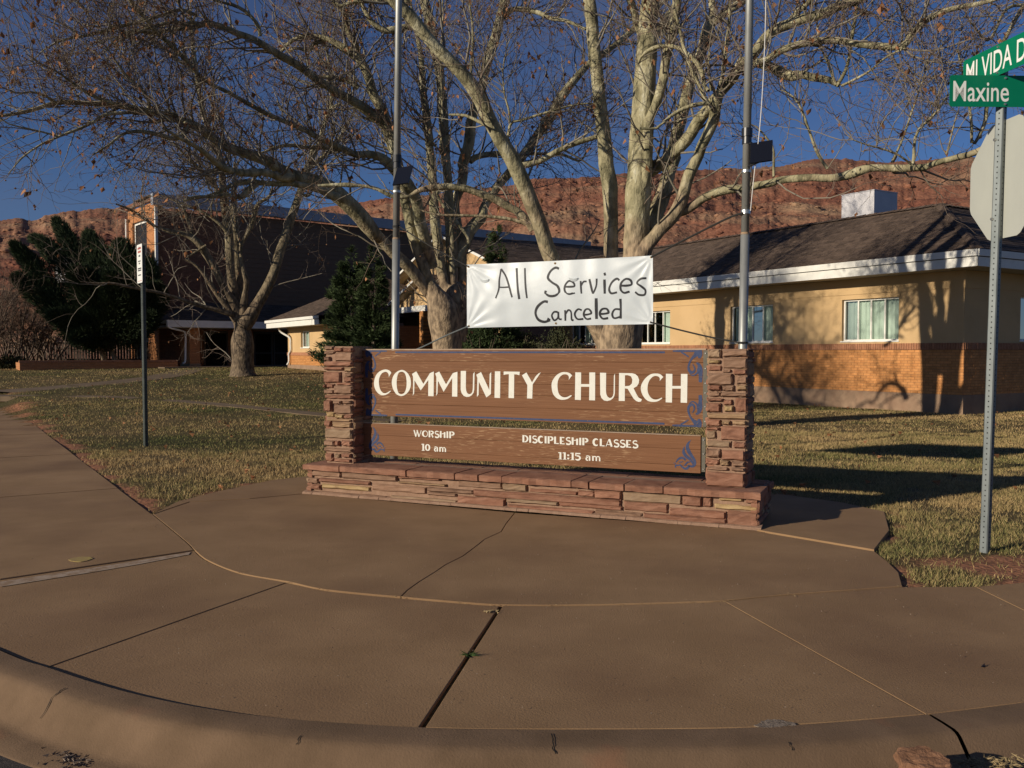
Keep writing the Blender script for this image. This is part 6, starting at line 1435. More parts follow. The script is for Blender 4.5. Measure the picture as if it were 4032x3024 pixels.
# --- right sycamore
D3 = 17.2
t3 = [
 ([('F', [(2440, 1712, 135), (2440, 1660, 112), (2440, 1560, 98), (2438, 1400, 88), (2440, 1290, 92), (2450, 1190, 72)]), ('e', [(488, 1050, 126), (505, 900, 128), (512, 700, 122), (525, 400, 124), (540, 200, 116), (545, 50, 120)]), ('d', [(545, 1500, 120), (555, 1300, 112), (572, 1050, 112), (588, 800, 106), (600, 600, 104), (612, 400, 100), (622, 200, 88), (638, 50, 86), (650, -150, 72), (640, -600, 55), (600, -1300, 36), (560, -1900, 14)])], -.1, -0.5, .5),
 ([('F', [(2430, 1420, 60), (2380, 1310, 50), (2300, 1190, 40)]), ('F', [(2175, 1025, 31), (2118, 861, 30)]), ('c', [(1300, 1600, 75), (1180, 1400, 70), (1060, 1180, 66), (960, 960, 66), (850, 790, 66), (700, 620, 60), (540, 460, 58), (400, 300, 58), (290, 160, 60), (170, 60, 58), (50, -60, 52), (-150, -300, 40), (-450, -600, 20)])], 0, -2.6, 1.0),
 ([('F', [(2425, 1400, 60), (2412, 1260, 40)]), ('e', [(270, 1350, 72), (262, 950, 70), (258, 600, 68), (245, 300, 76), (215, 150, 72), (205, 20, 72)]), ('d', [(190, 1300, 68), (160, 1050, 64), (140, 850, 62), (115, 620, 60), (90, 400, 60), (75, 200, 60), (50, 0, 58), (30, -200, 52), (0, -700, 36), (-60, -1300, 14)])], .2, .5, .8),
 ([('d', [(600, 400, 60), (545, 300, 44), (510, 180, 38), (475, 70, 36), (430, -60, 34), (380, -300, 26), (330, -700, 10)])], 0.4, -.8, 1),
 ([('e', [(600, 170, 90), (720, 130, 62), (850, 30, 58)]), ('d', [(850, 1490, 60), (1000, 1350, 56), (1100, 1180, 56), (1180, 1080, 54), (1240, 980, 50), (1330, 880, 50), (1430, 770, 50), (1490, 650, 50), (1530, 592, 48), (1620, 590, 42), (1720, 620, 45), (1850, 670, 48), (1980, 740, 52), (2100, 720, 38), (2200, 752, 34)]), ('z3', [(1000, 500, 18), (1060, 530, 14)])], 0, -2.2, 1),
 ([('d', [(1560, 600, 44), (1640, 510, 46), (1720, 390, 48), (1850, 290, 50), (2000, 215, 48)]), ('z3', [(820, 110, 32), (930, 90, 32), (1000, 70, 30), (1080, 40, 28), (1200, 0, 25), (1300, -60, 20), (1500, -200, 12)])], -1.8, -2.6, 1),
 ([('z3', [(560, 385, 22), (620, 362, 22), (700, 310, 22), (850, 270, 22), (1000, 260, 22), (1150, 266, 20), (1300, 280, 22), (1400, 290, 22), (1470, 288, 24), (1500, 230, 20), (1580, 150, 22), (1680, 90, 18), (1800, 50, 16), (1950, 20, 13), (2100, -20, 9)])], -1.9, -3.4, 1.2),
 ([('z3', [(735, 160, 20), (810, 60, 18), (890, -10, 16), (1000, -120, 10)])], -2.0, -2.2, 1),
 ([('z3', [(1050, 530, 12), (1110, 420, 10), (1140, 250, 10), (1175, 40, 9), (1200, -80, 6)])], -2.2, -2.4, 1.2),
 ([('z3', [(1040, 530, 8), (990, 380, 7), (940, 250, 6), (920, 60, 5), (915, -60, 3)])], -2.2, -2.0, 1.2),
 ([('z3', [(1075, 535, 9), (1150, 500, 8), (1260, 440, 7), (1350, 360, 6), (1470, 300, 6)])], -2.2, -2.8, 1.2),
 ([('e', [(620, 760, 90), (760, 420, 76), (820, 200, 62), (880, 50, 58)]), ('d', [(860, 1480, 58), (900, 1300, 58), (950, 1100, 58), (1000, 900, 56), (1060, 700, 50), (1120, 550, 48), (1170, 400, 54), (1200, 250, 48), (1240, 150, 38), (1240, 50, 34), (1220, -100, 30), (1180, -500, 16)])], .3, 1.6, .9),
 ([('d', [(1200, 260, 40), (1290, 180, 36), (1380, 110, 36), (1470, 50, 38), (1560, -10, 34), (1700, -150, 24), (1900, -400, 10)])], 1.3, .8, 1),
 ([('e', [(560, 350, 50), (600, 100, 50)]), ('d', [(620, 1240, 46), (680, 1080, 44), (720, 950, 46), (770, 750, 46), (812, 550, 44), (850, 380, 48), (870, 250, 46), (892, 120, 42), (910, 0, 38), (930, -200, 28), (960, -600, 10)])], -.4, -1.2, .9),
 ([('d', [(640, 380, 52), (720, 290, 44), (800, 190, 40), (840, 110, 36), (880, 30, 30), (930, -100, 20)])], .3, .9, 1),
 ([('F', [(2470, 1260, 60), (2500, 1100, 50)]), ('e', [(580, 940, 80), (650, 860, 62), (720, 760, 62), (850, 630, 64), (930, 500, 66), (980, 330, 54), (1020, 200, 54), (1100, 50, 52)]), ('d', [(1120, 1450, 50), (1200, 1290, 50), (1260, 1150, 54), (1270, 1050, 54), (1285, 950, 58), (1330, 870, 40)])], 0, -1.4, .7),
 ([('e', [(900, 570, 60), (960, 545, 52), (1030, 508, 44), (1150, 440, 40), (1280, 385, 44), (1400, 360, 42), (1550, 335, 38), (1750, 310, 36), (1900, 270, 34), (2050, 250, 36), (2200, 240, 34)]), ('z3', [(900, 1100, 22), (1050, 1098, 25), (1180, 1060, 28), (1300, 1045, 22), (1480, 1050, 24), (1600, 1040, 20), (1700, 1000, 18), (1880, 950, 20), (2000, 900, 18), (2150, 840, 14), (2350, 790, 8)])], -.6, -3.6, .35),
 ([('z3', [(990, 1050, 10), (930, 960, 9), (870, 800, 8), (820, 660, 7), (760, 590, 6), (700, 560, 4)])], -2.2, -2.0, 2.2),
 ([('z3', [(1522, 1020, 10), (1530, 880, 9), (1560, 800, 8), (1680, 690, 7), (1740, 590, 5)])], -2.9, -3.0, 2.2),
 ([('z3', [(1390, 1010, 7), (1450, 880, 7), (1520, 680, 6), (1580, 500, 5), (1620, 350, 4)])], -2.8, -2.6, 2),
 ([('z3', [(655, 1100, 8), (655, 950, 8), (640, 900, 7), (560, 800, 5), (500, 770, 4)])], -1.4, -1.2, 2),
 ([('z3', [(1520, 1030, 7), (1400, 950, 6), (1250, 905, 5), (1150, 870, 4)])], -2.9, -3.2, 2),
 ([('z3', [(1730, 960, 6), (1760, 850, 5), (1800, 700, 4)])], -3.2, -3.2, 2),
 ([('z3', [(2300, -100, 16), (2130, 170, 12), (2050, 350, 11), (1985, 640, 13), (1970, 760, 12), (1890, 900, 9), (1880, 760, 9), (1850, 560, 6), (1800, 300, 5)])], -2.0, -2.8, 1.5),
 ([('z3', [(2350, 0, 10), (2212, 30, 10), (2100, 60, 9), (1990, 250, 8), (1870, 130, 5)])], -2.0, -2.8, 1.5),
 ([('d', [(520, 620, 14), (560, 540, 14), (620, 490, 18), (700, 455, 20), (800, 440, 20), (900, 460, 20), (960, 490, 22), (1040, 560, 24), (1110, 640, 26), (1150, 760, 24), (1160, 830, 22), (1200, 880, 22)])], -.8, -1.6, 1),
 ([('d', [(540, 1200 + 40, 12), (700, 1240, 12), (800, 1150, 14), (900, 1080, 18), (1000, 1040, 20), (1100, 1010, 20), (1200, 1000, 20)])], -1.6, -1.6, 1),
 ([('d', [(1230, 1060, 22), (1140, 880, 20), (1060, 720, 18), (1010, 560, 18), (960, 420, 16), (920, 250, 15), (870, 80, 12), (860, -50, 8)])], -1.4, -1.2, 1),
 ([('d', [(1300, 860, 20), (1340, 700, 20), (1370, 480, 20), (1400, 280, 16), (1410, 0, 12), (1420, -100, 8)])], -1.3, -1.5, 1),
 ([('d', [(1230, 880, 14), (1210, 700, 10), (1215, 500, 8)])], -1.3, -1.5, 1),
]
sycamore('tall mottled sycamore directly behind the banner, long limb reaching right to the stop sign', D3, (2.1, 17.2, 0), t3, dict(n2=370, m3=4.0, m4=3.2, L2=1.5, leaves=420, seeds=260, up=.35, lowd=.5), 31, .45)

# --- centre sycamore
D2 = 23.8
t2 = [
 ([('F', [(1762, 1650, 105), (1765, 1560, 72), (1762, 1370, 56), (1748, 1260, 62), (1740, 1210, 58)]), ('h', [(872, 600, 54), (812, 430, 48), (765, 300, 50), (728, 180, 50), (700, 60, 48)]), ('F', [(1612, 850, 22), (1590, 760, 21), (1565, 650, 21), (1553, 561, 21)]), ('b', [(1800, 1250, 50), (1740, 1080, 50), (1650, 920, 48), (1590, 720, 44), (1500, 560, 46), (1400, 490, 42), (1300, 430, 34), (1180, 370, 25), (1050, 347, 22), (900, 370, 21), (800, 450, 16), (740, 520, 8)])], 0, -2.4, .8),
 ([('F', [(1770, 1330, 66), (1795, 1230, 62), (1790, 1150, 50)]), ('h', [(1010, 640, 52), (975, 500, 46), (955, 380, 44), (940, 250, 44), (920, 100, 44), (910, 0, 44)]), ('z7', [(850, 780, 48), (830, 450, 48), (812, 250, 44), (790, 100, 38)]), ('c', [(475, 1420, 44), (455, 1250, 40), (430, 1050, 38), (410, 900, 34), (400, 700, 30), (380, 500, 24), (340, 300, 18), (300, 100, 12), (280, -60, 7)])], 0, -.4, 1),
 ([('F', [(1790, 1300, 50), (1808, 1180, 50)]), ('h', [(1075, 750, 66), (1060, 550, 54), (1058, 300, 52), (1048, 100, 48), (1040, 0, 48)]), ('z7', [(1010, 700, 48), (1000, 500, 48), (980, 300, 48), (962, 120, 48)]), ('c', [(620, 1500, 52), (610, 1300, 48), (600, 1050, 46), (580, 850, 44), (560, 650, 46), (522, 500, 44), (490, 380, 48), (470, 200, 48), (430, 50, 48), (405, -100, 42), (360, -500, 26), (300, -1000, 10)])], 0, .4, .8),
 ([('F', [(1815, 1210, 44)]), ('h', [(1130, 620, 66), (1135, 450, 56), (1135, 280, 50)]), ('z7', [(1085, 850, 44), (1150, 650, 52), (1180, 450, 48)]), ('c', [(790, 1580, 52), (850, 1400, 52), (870, 1200, 50), (905, 1050, 44), (980, 850, 42), (1012, 650, 44), (1060, 500, 50), (1110, 350, 48), (1150, 180, 42), (1180, 50, 36), (1190, -80, 32), (1230, -500, 20), (1280, -900, 8)])], .3, .8, .8),
 ([('h', [(1100, 420, 44), (1150, 250, 58), (1200, 150, 56), (1265, 70, 52), (1330, 0, 46)]), ('F', [(1906, 815, 17), (1950, 745, 17), (1986, 702, 16), (2049, 627, 17), (2110, 541, 17)]), ('c', [(1640, 1130, 50), (1760, 920, 44), (1900, 740, 36), (2020, 610, 30), (2180, 500, 28)]), ('F', [(2503, 110, 11), (2600, 20, 8), (2700, -80, 4)])], .2, 2.6, 1),
 ([('h', [(1080, 1000, 64), (960, 800, 60), (860, 660, 56), (740, 510, 54), (640, 400, 52), (560, 330, 50), (430, 190, 48), (280, 60, 50)]), ('g', [(2180, 830, 56), (2040, 650, 76), (1900, 500, 80), (1750, 375, 80), (1600, 295, 76), (1400, 245, 66), (1250, 170, 58), (1100, 80, 52), (900, 10, 46)]), ('a', [(2230, 1440, 46), (2100, 1370, 44), (1950, 1250, 42), (1800, 1185, 38), (1600, 1120, 34), (1300, 1050, 30), (1050, 1010, 27), (850, 1000, 24), (600, 990, 22), (450, 1020, 21), (300, 1070, 18), (100, 1110, 15), (-150, 1140, 10)])], 0, -8.0, 1.3),
 ([('g', [(1800, 430, 44), (1700, 385, 40), (1600, 355, 38), (1450, 325, 30), (1300, 308, 28), (1100, 292, 25), (900, 288, 28), (780, 320, 22), (620, 400, 18), (450, 440, 12), (300, 470, 7)])], -3.4, -6.4, 1.1),
 ([('g', [(1350, 245, 40), (1250, 230, 40), (1100, 195, 34), (900, 200, 36), (700, 150, 32), (600, 80, 28), (480, -20, 24), (300, -120, 18), (100, -240, 12)])], -4.4, -8.4, 1.4),
 ([('g', [(1000, 310, 30), (950, 350, 34), (900, 400, 32), (850, 440, 26), (780, 420, 22), (700, 410, 20), (600, 430, 18), (450, 430, 14), (350, 440, 8)])], -5.0, -6.5, 1),
 ([('F', [(1700, 1050, 24), (1640, 800, 22), (1600, 720, 22)]), ('b', [(1900, 1700, 48), (1790, 1590, 46), (1700, 1520, 42), (1600, 1480, 36), (1430, 1480, 30), (1250, 1400, 28), (1120, 1340, 28), (1000, 1270, 24), (800, 1180, 22), (600, 1090, 21), (450, 1010, 21), (250, 900, 19), (100, 830, 17)]), ('a', [(1950, 760, 19), (1850, 650, 19), (1750, 540, 20), (1600, 400, 22), (1430, 210, 20), (1300, 60, 18), (1230, -60, 15), (1100, -300, 8)])], -.6, -7.4, 1.3),
 ([('b', [(1430, 1470, 26), (1300, 1440, 22), (1150, 1430, 20), (1000, 1425, 20), (850, 1410, 18), (700, 1432, 15), (560, 1480, 9)])], -2.4, -4.0, 1.2),
 ([('F', [(1553, 600, 20)]), ('b', [(1760, 1230, 48), (1620, 1090, 48), (1450, 980, 44), (1300, 900, 38), (1150, 800, 38), (1000, 690, 38), (900, 620, 38), (720, 530, 36), (600, 460, 34), (450, 370, 32), (300, 300, 30), (150, 250, 28)]), ('a', [(2080, 240, 27), (1970, 235, 28), (1870, 255, 27), (1650, 290, 19), (1500, 330, 17), (1300, 300, 17), (1150, 370, 13), (1080, 430, 9), (1000, 520, 5)])], -1.0, -6.8, 1.4),
 ([('a', [(1920, 250, 26), (1850, 200, 20), (1800, 240, 18), (1700, 210, 18), (1600, 225, 16), (1450, 270, 14), (1250, 350, 12), (1100, 430, 8)])], -5.6, -6.8, 1.2),
 ([('a', [(1900, 150, 18), (1750, 90, 18), (1580, 140, 18), (1400, 200, 18), (1250, 240, 18), (1000, 300, 16), (800, 350, 14), (600, 392, 12), (500, 440, 8), (380, 520, 4)])], -5.0, -8.0, 1.4),
 ([('a', [(1720, 1120, 22), (1500, 1090, 18), (1050, 1100, 16), (900, 1180, 15), (700, 1270, 14), (520, 1340, 12), (350, 1420, 10), (200, 1540, 7), (80, 1680, 4)])], -6.6, -8.8, 1.5),
 ([('a', [(560, 1320, 10), (450, 1290, 9), (250, 1240, 8), (80, 1200, 7), (-80, 1080, 5)])], -8.2, -8.8, 1.5),
 ([('a', [(560, 1000, 14), (430, 920, 12), (300, 890, 11), (150, 900, 8), (-60, 800, 5)])], -7.6, -8.8, 1.5),
 ([('a', [(1300, 1050, 18), (1100, 1000, 16), (850, 900, 15), (700, 800, 13), (560, 700, 10), (400, 620, 7), (250, 520, 4)])], -7.0, -8.4, 1.5),
 ([('a', [(1400, 1080, 18), (1450, 1000, 16), (1380, 880, 14), (1250, 760, 12), (1150, 640, 10), (1080, 520, 8), (960, 380, 5), (850, 250, 3)])], -7.0, -8.0, 1.5),
 ([('a', [(1800, 1190, 26), (1750, 1330, 24), (1500, 1300, 20), (1350, 1280, 18), (1200, 1290, 14), (1050, 1400, 10), (900, 1500, 6)])], -6.2, -8.0, 1.5),
 ([('b', [(1180, 400, 24), (1130, 402, 22), (1060, 430, 18), (1020, 490, 20), (960, 480, 14), (880, 462, 14), (830, 510, 9)])], -2.0, -2.2, 1),
 ([('b', [(1500, 850, 30), (1400, 790, 26), (1300, 760, 22), (1200, 745, 18), (1120, 740, 12)])], -1.4, -1.8, 1),
 ([('b', [(550, 350, 20), (540, 250, 18), (480, 170, 18), (400, 100, 18), (300, 50, 16), (150, 10, 12), (0, -60, 8)])], -5.4, -6.0, 1.3),
 ([('b', [(1500, 560, 40), (1470, 430, 36), (1400, 280, 28), (1380, 120, 28), (1300, 60, 26), (1250, -20, 22), (1150, -200, 12)])], -1.4, -2.4, 1.1),
 ([('b', [(2230, 330, 30), (2100, 250, 30), (1850, 290, 34), (1760, 300, 30), (1650, 230, 26), (1550, 80, 20), (1500, -60, 14)])], -2.4, -2.8, 1.1),
 ([('b', [(2000, 20, 34), (1800, 20, 26), (1600, 10, 24), (1450, 15, 20), (1330, 60, 16), (1280, 20, 12)])], -2.6, -2.9, 1.1),
 ([('F', [(2100, 905, 18), (2060, 850, 17)]), ('z7', [(1720, 890, 42), (1600, 830, 42), (1400, 750, 42), (1250, 690, 40), (1100, 660, 38), (950, 650, 36), (800, 662, 36), (680, 685, 28), (560, 760, 18), (400, 750, 22), (250, 675, 20), (100, 645, 18), (0, 640, 16)]), ('g', [(1950, 318, 24), (1750, 312, 18), (1600, 320, 12)])], -6.6, -7.2, .9),
 ([('F', [(2095, 890, 10)]), ('z7', [(1750, 1020, 20), (1500, 985, 17), (1300, 970, 15), (1050, 960, 14), (850, 945, 11), (700, 900, 7)])], -6.6, -6.8, 1.3),
 ([('c', [(1180, 170, 32), (1240, 100, 26), (1350, 88, 24), (1500, 115, 24), (1650, 185, 20), (1800, 205, 16), (1980, 285, 13)])], .9, .2, 1.2),
 ([('c', [(860, 1560, 34), (910, 1530, 30), (1000, 1510, 28), (1150, 1490, 26), (1300, 1500, 20), (1500, 1490, 16), (1750, 1500, 14), (1920, 1560, 10), (2000, 1450, 8)])], .6, 1.4, 1.2),
 ([('c', [(1330, 1600, 30), (1420, 1600, 28), (1550, 1560, 28), (1680, 1480, 27), (1850, 1400, 25), (2000, 1350, 24), (2130, 1310, 22)])], -6.0, -6.0, 1.1),
 ([('c', [(1020, 1210, 20), (950, 1175, 18), (900, 1150, 16), (800, 1110, 14), (660, 1110, 10)])], -7.0, -6.8, 1.1),
 ([('c', [(1200, 1400, 16), (1240, 1250, 14), (1252, 1185, 14), (1400, 1150, 14), (1650, 1080, 12), (1900, 1010, 10), (2180, 1000, 7)])], -6.4, -6.2, 1.3),
 ([('c', [(1250, 1180, 10), (1230, 1050, 10), (1190, 900, 8), (1180, 700, 7), (1210, 500, 5), (1280, 300, 3)])], -6.4, -6.4, 1.6),
 ([('c', [(870, 720, 14), (890, 500, 14), (890, 250, 12), (860, 50, 10), (850, -60, 8)])], -7.0, -7.0, 1.1),
 ([('c', [(595, 1180, 10), (590, 800, 10), (580, 500, 10), (600, 200, 8), (600, -60, 6)])], -3, -3, 1.2),
 ([('h', [(1120, 450, 30), (1140, 330, 20), (1200, 200, 16)]), ('z7', [(900, 760, 16), (960, 640, 14)])], -1, -1, 1),
]
sycamore('multi-stemmed sycamore behind the left flagpole, its limb arching far left over the lawn', D2, (-1.75, 23.8, 0), t2, dict(n2=960, m3=4.0, m4=2.8, tw=M['twig_dark'], L2=1.8, leaves=1900, seeds=2200, lowd=.25, z0=4.5, z1=7.0, up=.22, fwd=.8), 32, .4)

# --- far left sycamore
D1 = 34.0
t1 = [
 ([('F', [(957, 1485, 60), (955, 1465, 48), (957, 1420, 43), (955, 1340, 43)]), ('g', [(868, 1700, 76), (850, 1620, 70)]), ('g', [(830, 1520, 70), (795, 1420, 52), (762, 1200, 42), (752, 1000, 42), (742, 800, 42), (712, 600, 40), (690, 450, 38), (680, 300, 34), (670, 150, 30), (640, 0, 28)]), ('a', [(1970, 1100, 26), (1900, 700, 22), (1870, 450, 18), (1850, 200, 12), (1840, 0, 6)])], 0, .6, .8),
 ([('g', [(840, 1560, 60), (780, 1450, 50), (700, 1330, 38), (620, 1150, 37), (530, 1000, 36), (440, 870, 36), (340, 800, 30), (200, 770, 24), (100, 740, 16), (20, 715, 8)])], 0, -1.5, 1),
 ([('g', [(870, 1600, 60), (880, 1480, 46), (900, 1350, 24), (910, 1250, 26), (872, 1100, 18), (855, 920, 16), (900, 820, 18), (960, 700, 24), (1000, 550, 22), (1030, 490, 18), (1130, 430, 15), (1160, 340, 10)])], 0, -.6, 1),
 ([('g', [(855, 900, 12), (810, 760, 11), (770, 640, 9), (740, 520, 6)])], -.4, -.2, 1),
 ([('g', [(880, 1680, 80), (940, 1590, 78), (1010, 1480, 56), (1100, 1330, 50), (1180, 1150, 46), (1230, 980, 46), (1290, 800, 44), (1340, 650, 40), (1400, 480, 38), (1440, 360, 36), (1490, 180, 36), (1535, 80, 34), (1565, -20, 32)]), ('b', [(1130, 1400, 26), (1160, 1250, 22), (1220, 1080, 18), (1340, 990, 10)])], 0, .6, .8),
 ([('g', [(820, 1600, 60), (760, 1540, 40), (650, 1400, 28), (560, 1270, 24), (500, 1180, 19), (420, 1090, 14), (320, 1030, 10)])], 0, -1.2, 1),
 ([('g', [(1440, 400, 20), (1500, 420, 16), (1540, 380, 10)])], 0, 0, 1),
 ([('g', [(850, 1500, 50), (830, 1300, 50), (822, 1100, 48), (805, 900, 46), (795, 700, 40), (790, 500, 28), (795, 300, 20), (800, 100, 14)])], .5, 1.2, .7),
 ([('g', [(760, 1560, 30), (600, 1520, 22), (430, 1470, 20)]), ('z4', [(1150, 450, 11), (1000, 400, 10), (850, 372, 9), (720, 345, 8), (600, 340, 6), (500, 330, 4)])], -.3, -3, 1.3),
 ([('g', [(380, 800, 22), (375, 740, 20), (340, 620, 18), (290, 520, 12)])], -1, -1.2, 1),
 ([('g', [(520, 900, 14), (430, 960, 12), (330, 1020, 8)])], -1, -1.2, 1),
 ([('g', [(20, 715, 16), (-80, 640, 14), (-200, 560, 12), (-350, 500, 8)])], -1.5, -3.5, 1.4),
 ([('g', [(690, 450, 26), (600, 320, 22), (480, 200, 18), (350, 60, 14), (200, -100, 8)])], .2, -2.0, 1.6),
 ([('a', [(1900, 700, 18), (1700, 560, 14), (1500, 400, 10), (1300, 200, 6)])], .5, -1.0, 1.4),
 ([('g', [(740, 800, 20), (600, 650, 16), (450, 560, 12), (250, 480, 8), (50, 400, 5)])], 0, -1.0, 1.4),
 ([('b', [(1230, 1060, 20), (1250, 800, 16), (1200, 500, 12), (1150, 250, 8), (1140, 0, 5)])], .6, .6, 1.4),
 ([('g', [(1500, 150, 24), (1700, 0, 20), (1850, -200, 14), (2000, -500, 8)])], .6, 2, 1.2),
]
p1 = at(957, 1478, D1)
sycamore('stout-trunked sycamore alone on the far left lawn in front of the porch', D1, (p1.x, D1, p1.z), t1, dict(n2=600, m3=4.2, m4=2.8, bark=M['bark_brown'], lowd=.10, z0=5, z1=9, L2=2.3, L3=1.25, leaves=500, seeds=700, up=.3, fwd=.7), 33, .5)
#PART3
# ================================================================== CONIFERS, SHRUBS
def sprays(C, Dr, L, W, r):
    """flat feathery sprays: C centres, Dr directions; two crossed slivers each"""
    n = len(C); Dr = Dr / (np.linalg.norm(Dr, axis=1, keepdims=True) + 1e-9); a = r.normal(size=(n, 3)); u = np.cross(Dr, a); u /= np.linalg.norm(u, axis=1, keepdims=True) + 1e-9
    w = np.cross(Dr, u); L = L[:, None]; W = W[:, None]
    v = np.stack([C - u * W, C + Dr * L + u * W * .2, C + u * W, C - w * W, C + Dr * L * .85 + w * W * .2, C + w * W], 1).reshape(-1, 3)
    i = np.arange(n)[:, None] * 6; f = np.concatenate([i + [0, 1, 2], i + [3, 4, 5]], 0); return v, f
def spruce(label, base, H, R, n, seed, mat, group=None, narrow=1.0, cat='tree', twist=0.0):
    r = np.random.default_rng(seed); root = thing('conifer_tree', label, cat, base, group); B = np.array(base)
    MB().cyl(B - [0, 0, .2], B + [0, 0, H * .72], .11 * R, .01, 8).build('trunk', M['dark_bark'], root)
    t = 1 - np.sqrt(r.uniform(0, 1, n)) * .98; nb = 46; bi = r.integers(0, nb * 3, n); rg = np.random.default_rng(seed + 1)
    ba = rg.uniform(0, 2 * np.pi, nb * 3); bt = 1 - np.sqrt(rg.uniform(0.0, 1, nb * 3)) * .97; bl = rg.uniform(.62, 1.18, nb * 3)
    loose = r.uniform(0, 1, n) < .18
    a = np.where(loose, r.uniform(0, 2 * np.pi, n), ba[bi] + r.normal(size=n) * .16); t = np.where(loose, t, bt[bi] + r.normal(size=n) * .012); t = np.clip(t, 0.005, .995)
    env = R * ((1 - t) ** (0.82 * narrow)) * np.where(loose, r.uniform(.6, .95, n), bl[bi]); rad = env * r.uniform(.1, 1, n) ** .55
    z = H * t + rad * .22 * (1 if twist == 0 else twist)
    C = B + np.stack([np.cos(a) * rad, np.sin(a) * rad, z], 1); Dd = np.stack([np.cos(a), np.sin(a), np.full(n, .55)], 1) + r.normal(size=(n, 3)) * .45
    v, f = sprays(C, Dd, r.uniform(.10, .26, n) * (.5 + .5 * R / 1.6), r.uniform(.012, .03, n), r); npmesh('foliage', v, f, mat, root)['kind'] = 'stuff'
    return root
def gz(x, y): return float(hgt(x, y))
def cb(vx, D, dz=0.0): x = (vx - 1106) / 1915 * D; return (x, D, gz(x, D) + dz)
spruce('dark feathery conifer left of the gable, the left and lower of a pair', cb(762, 33.6), 4.9, 1.5, 15000, 51, M['spruce'], 'pair of conifers beside the entry', .8)
spruce('dark feathery conifer touching the left flagpole, the right one of a pair', cb(808, 32.8), 4.9, 1.2, 13000, 52, M['spruce'], 'pair of conifers beside the entry', .8)
spruce('slim green spruce rising between the gable and the banner', cb(1072, 33.5), 6.15, 1.35, 13000, 53, M['spruce'], None, 1.0)
# sprawling juniper
def arm_foliage(name, label, base, arms, seed, mat, n_per, D, trunkpaths):
    r = np.random.default_rng(seed); root = thing('juniper_tree', label, 'tree', base); VS = []
    wood = []
    for (pts, dd0, dd1, rm) in arms:
        P = []
        for i, (x, y) in enumerate(pts):
            dd = dd0 + (dd1 - dd0) * i / (len(pts) - 1); q = at(x * 1.8228, y * 1.8228, D + dd); P.append(tuple(q))
        c = np.array(catmull(P, 8)); k = len(c); T = np.gradient(c, axis=0); T /= np.linalg.norm(T, axis=1, keepdims=True)
        wood.append(frame_tube(c, np.linspace(.09, .015, k), 5))
        n = n_per; tt = r.uniform(0.12, 1, n) ** .8; ii = np.minimum((tt * (k - 1)).astype(int), k - 1); off = r.normal(size=(n, 3)); off /= np.linalg.norm(off, axis=1, keepdims=True)
        rad = rm * (1.02 - tt) ** .55 * r.uniform(.0, 1, n) ** .45; lump = .8 + .7 * fbm(tt * 9 + seed, off[:, 0] * 2, 3, int(seed)); C = c[ii] + off * (rad * lump)[:, None] * np.array([1, 1, .75])
        Dd = T[ii] * 1.1 + off * .8 + r.normal(size=(n, 3)) * .35; VS.append(sprays(C, Dd, r.uniform(.12, .34, n), r.uniform(.014, .032, n), r))
    v, f = join(VS); npmesh('foliage', v, f, mat, root)['kind'] = 'stuff'
    v, f = join(wood); npmesh('limbs', v, f, M['dark_bark'], root)['kind'] = 'stuff'
    mb = MB()
    for pts in trunkpaths:
        q = catmull([(at(x * 1.8228, y * 1.8228, D + d).x, D + d, at(x * 1.8228, y * 1.8228, D + d).z, w) for x, y, d, w in pts], 4)
        for a, b in zip(q[:-1], q[1:]): mb.cyl(a[:3], b[:3], a[3], b[3], 8, caps=False)
    mb.build('trunk', M['bark'], root)
    return root
DJ = 42.0
arm_foliage('juniper_tree', 'big dark sprawling juniper in front of the sanctuary at far left', cb(228, DJ), [
 ([(228, 760), (180, 700), (110, 620), (60, 560), (28, 525)], 0, -1, .75), ([(228, 750), (190, 660), (140, 580), (100, 530), (70, 512)], 0, .5, .7), ([(230, 740), (200, 620), (160, 540), (118, 470)], 0, 1, .8),
 ([(228, 760), (170, 720), (110, 660), (60, 615), (35, 596)], 0, -1, .85), ([(235, 740), (240, 640), (215, 560), (190, 500)], 0, 1, 1.15), ([(235, 740), (260, 640), (270, 570), (262, 520)], 0, .3, 1.25),
 ([(240, 740), (290, 660), (310, 600), (318, 560)], 0, 0, 1.1), ([(240, 745), (300, 700), (330, 650), (338, 615)], 0, -1, 1.0), ([(235, 755), (190, 720), (150, 690), (110, 680)], 0, -2, .95),
 ([(235, 750), (220, 680), (190, 620), (170, 580)], 0, -2, 1.3), ([(240, 750), (280, 720), (310, 700), (330, 680)], 0, -1.5, .85), ([(232, 750), (200, 735), (180, 725), (160, 735)], 0, -2.5, .6), ([(236, 745), (250, 690), (255, 640), (240, 590)], 0, -2.2, 1.2)],
 61, M['juniper'], 6200, DJ, [[(226, 793, 0, .16), (224, 770, -.2, .14), (214, 750, -.6, .10), (196, 738, -1, .05)], [(246, 793, 0, .15), (248, 775, 0, .13), (240, 755, 0, .11), (236, 720, 0, .08)]])
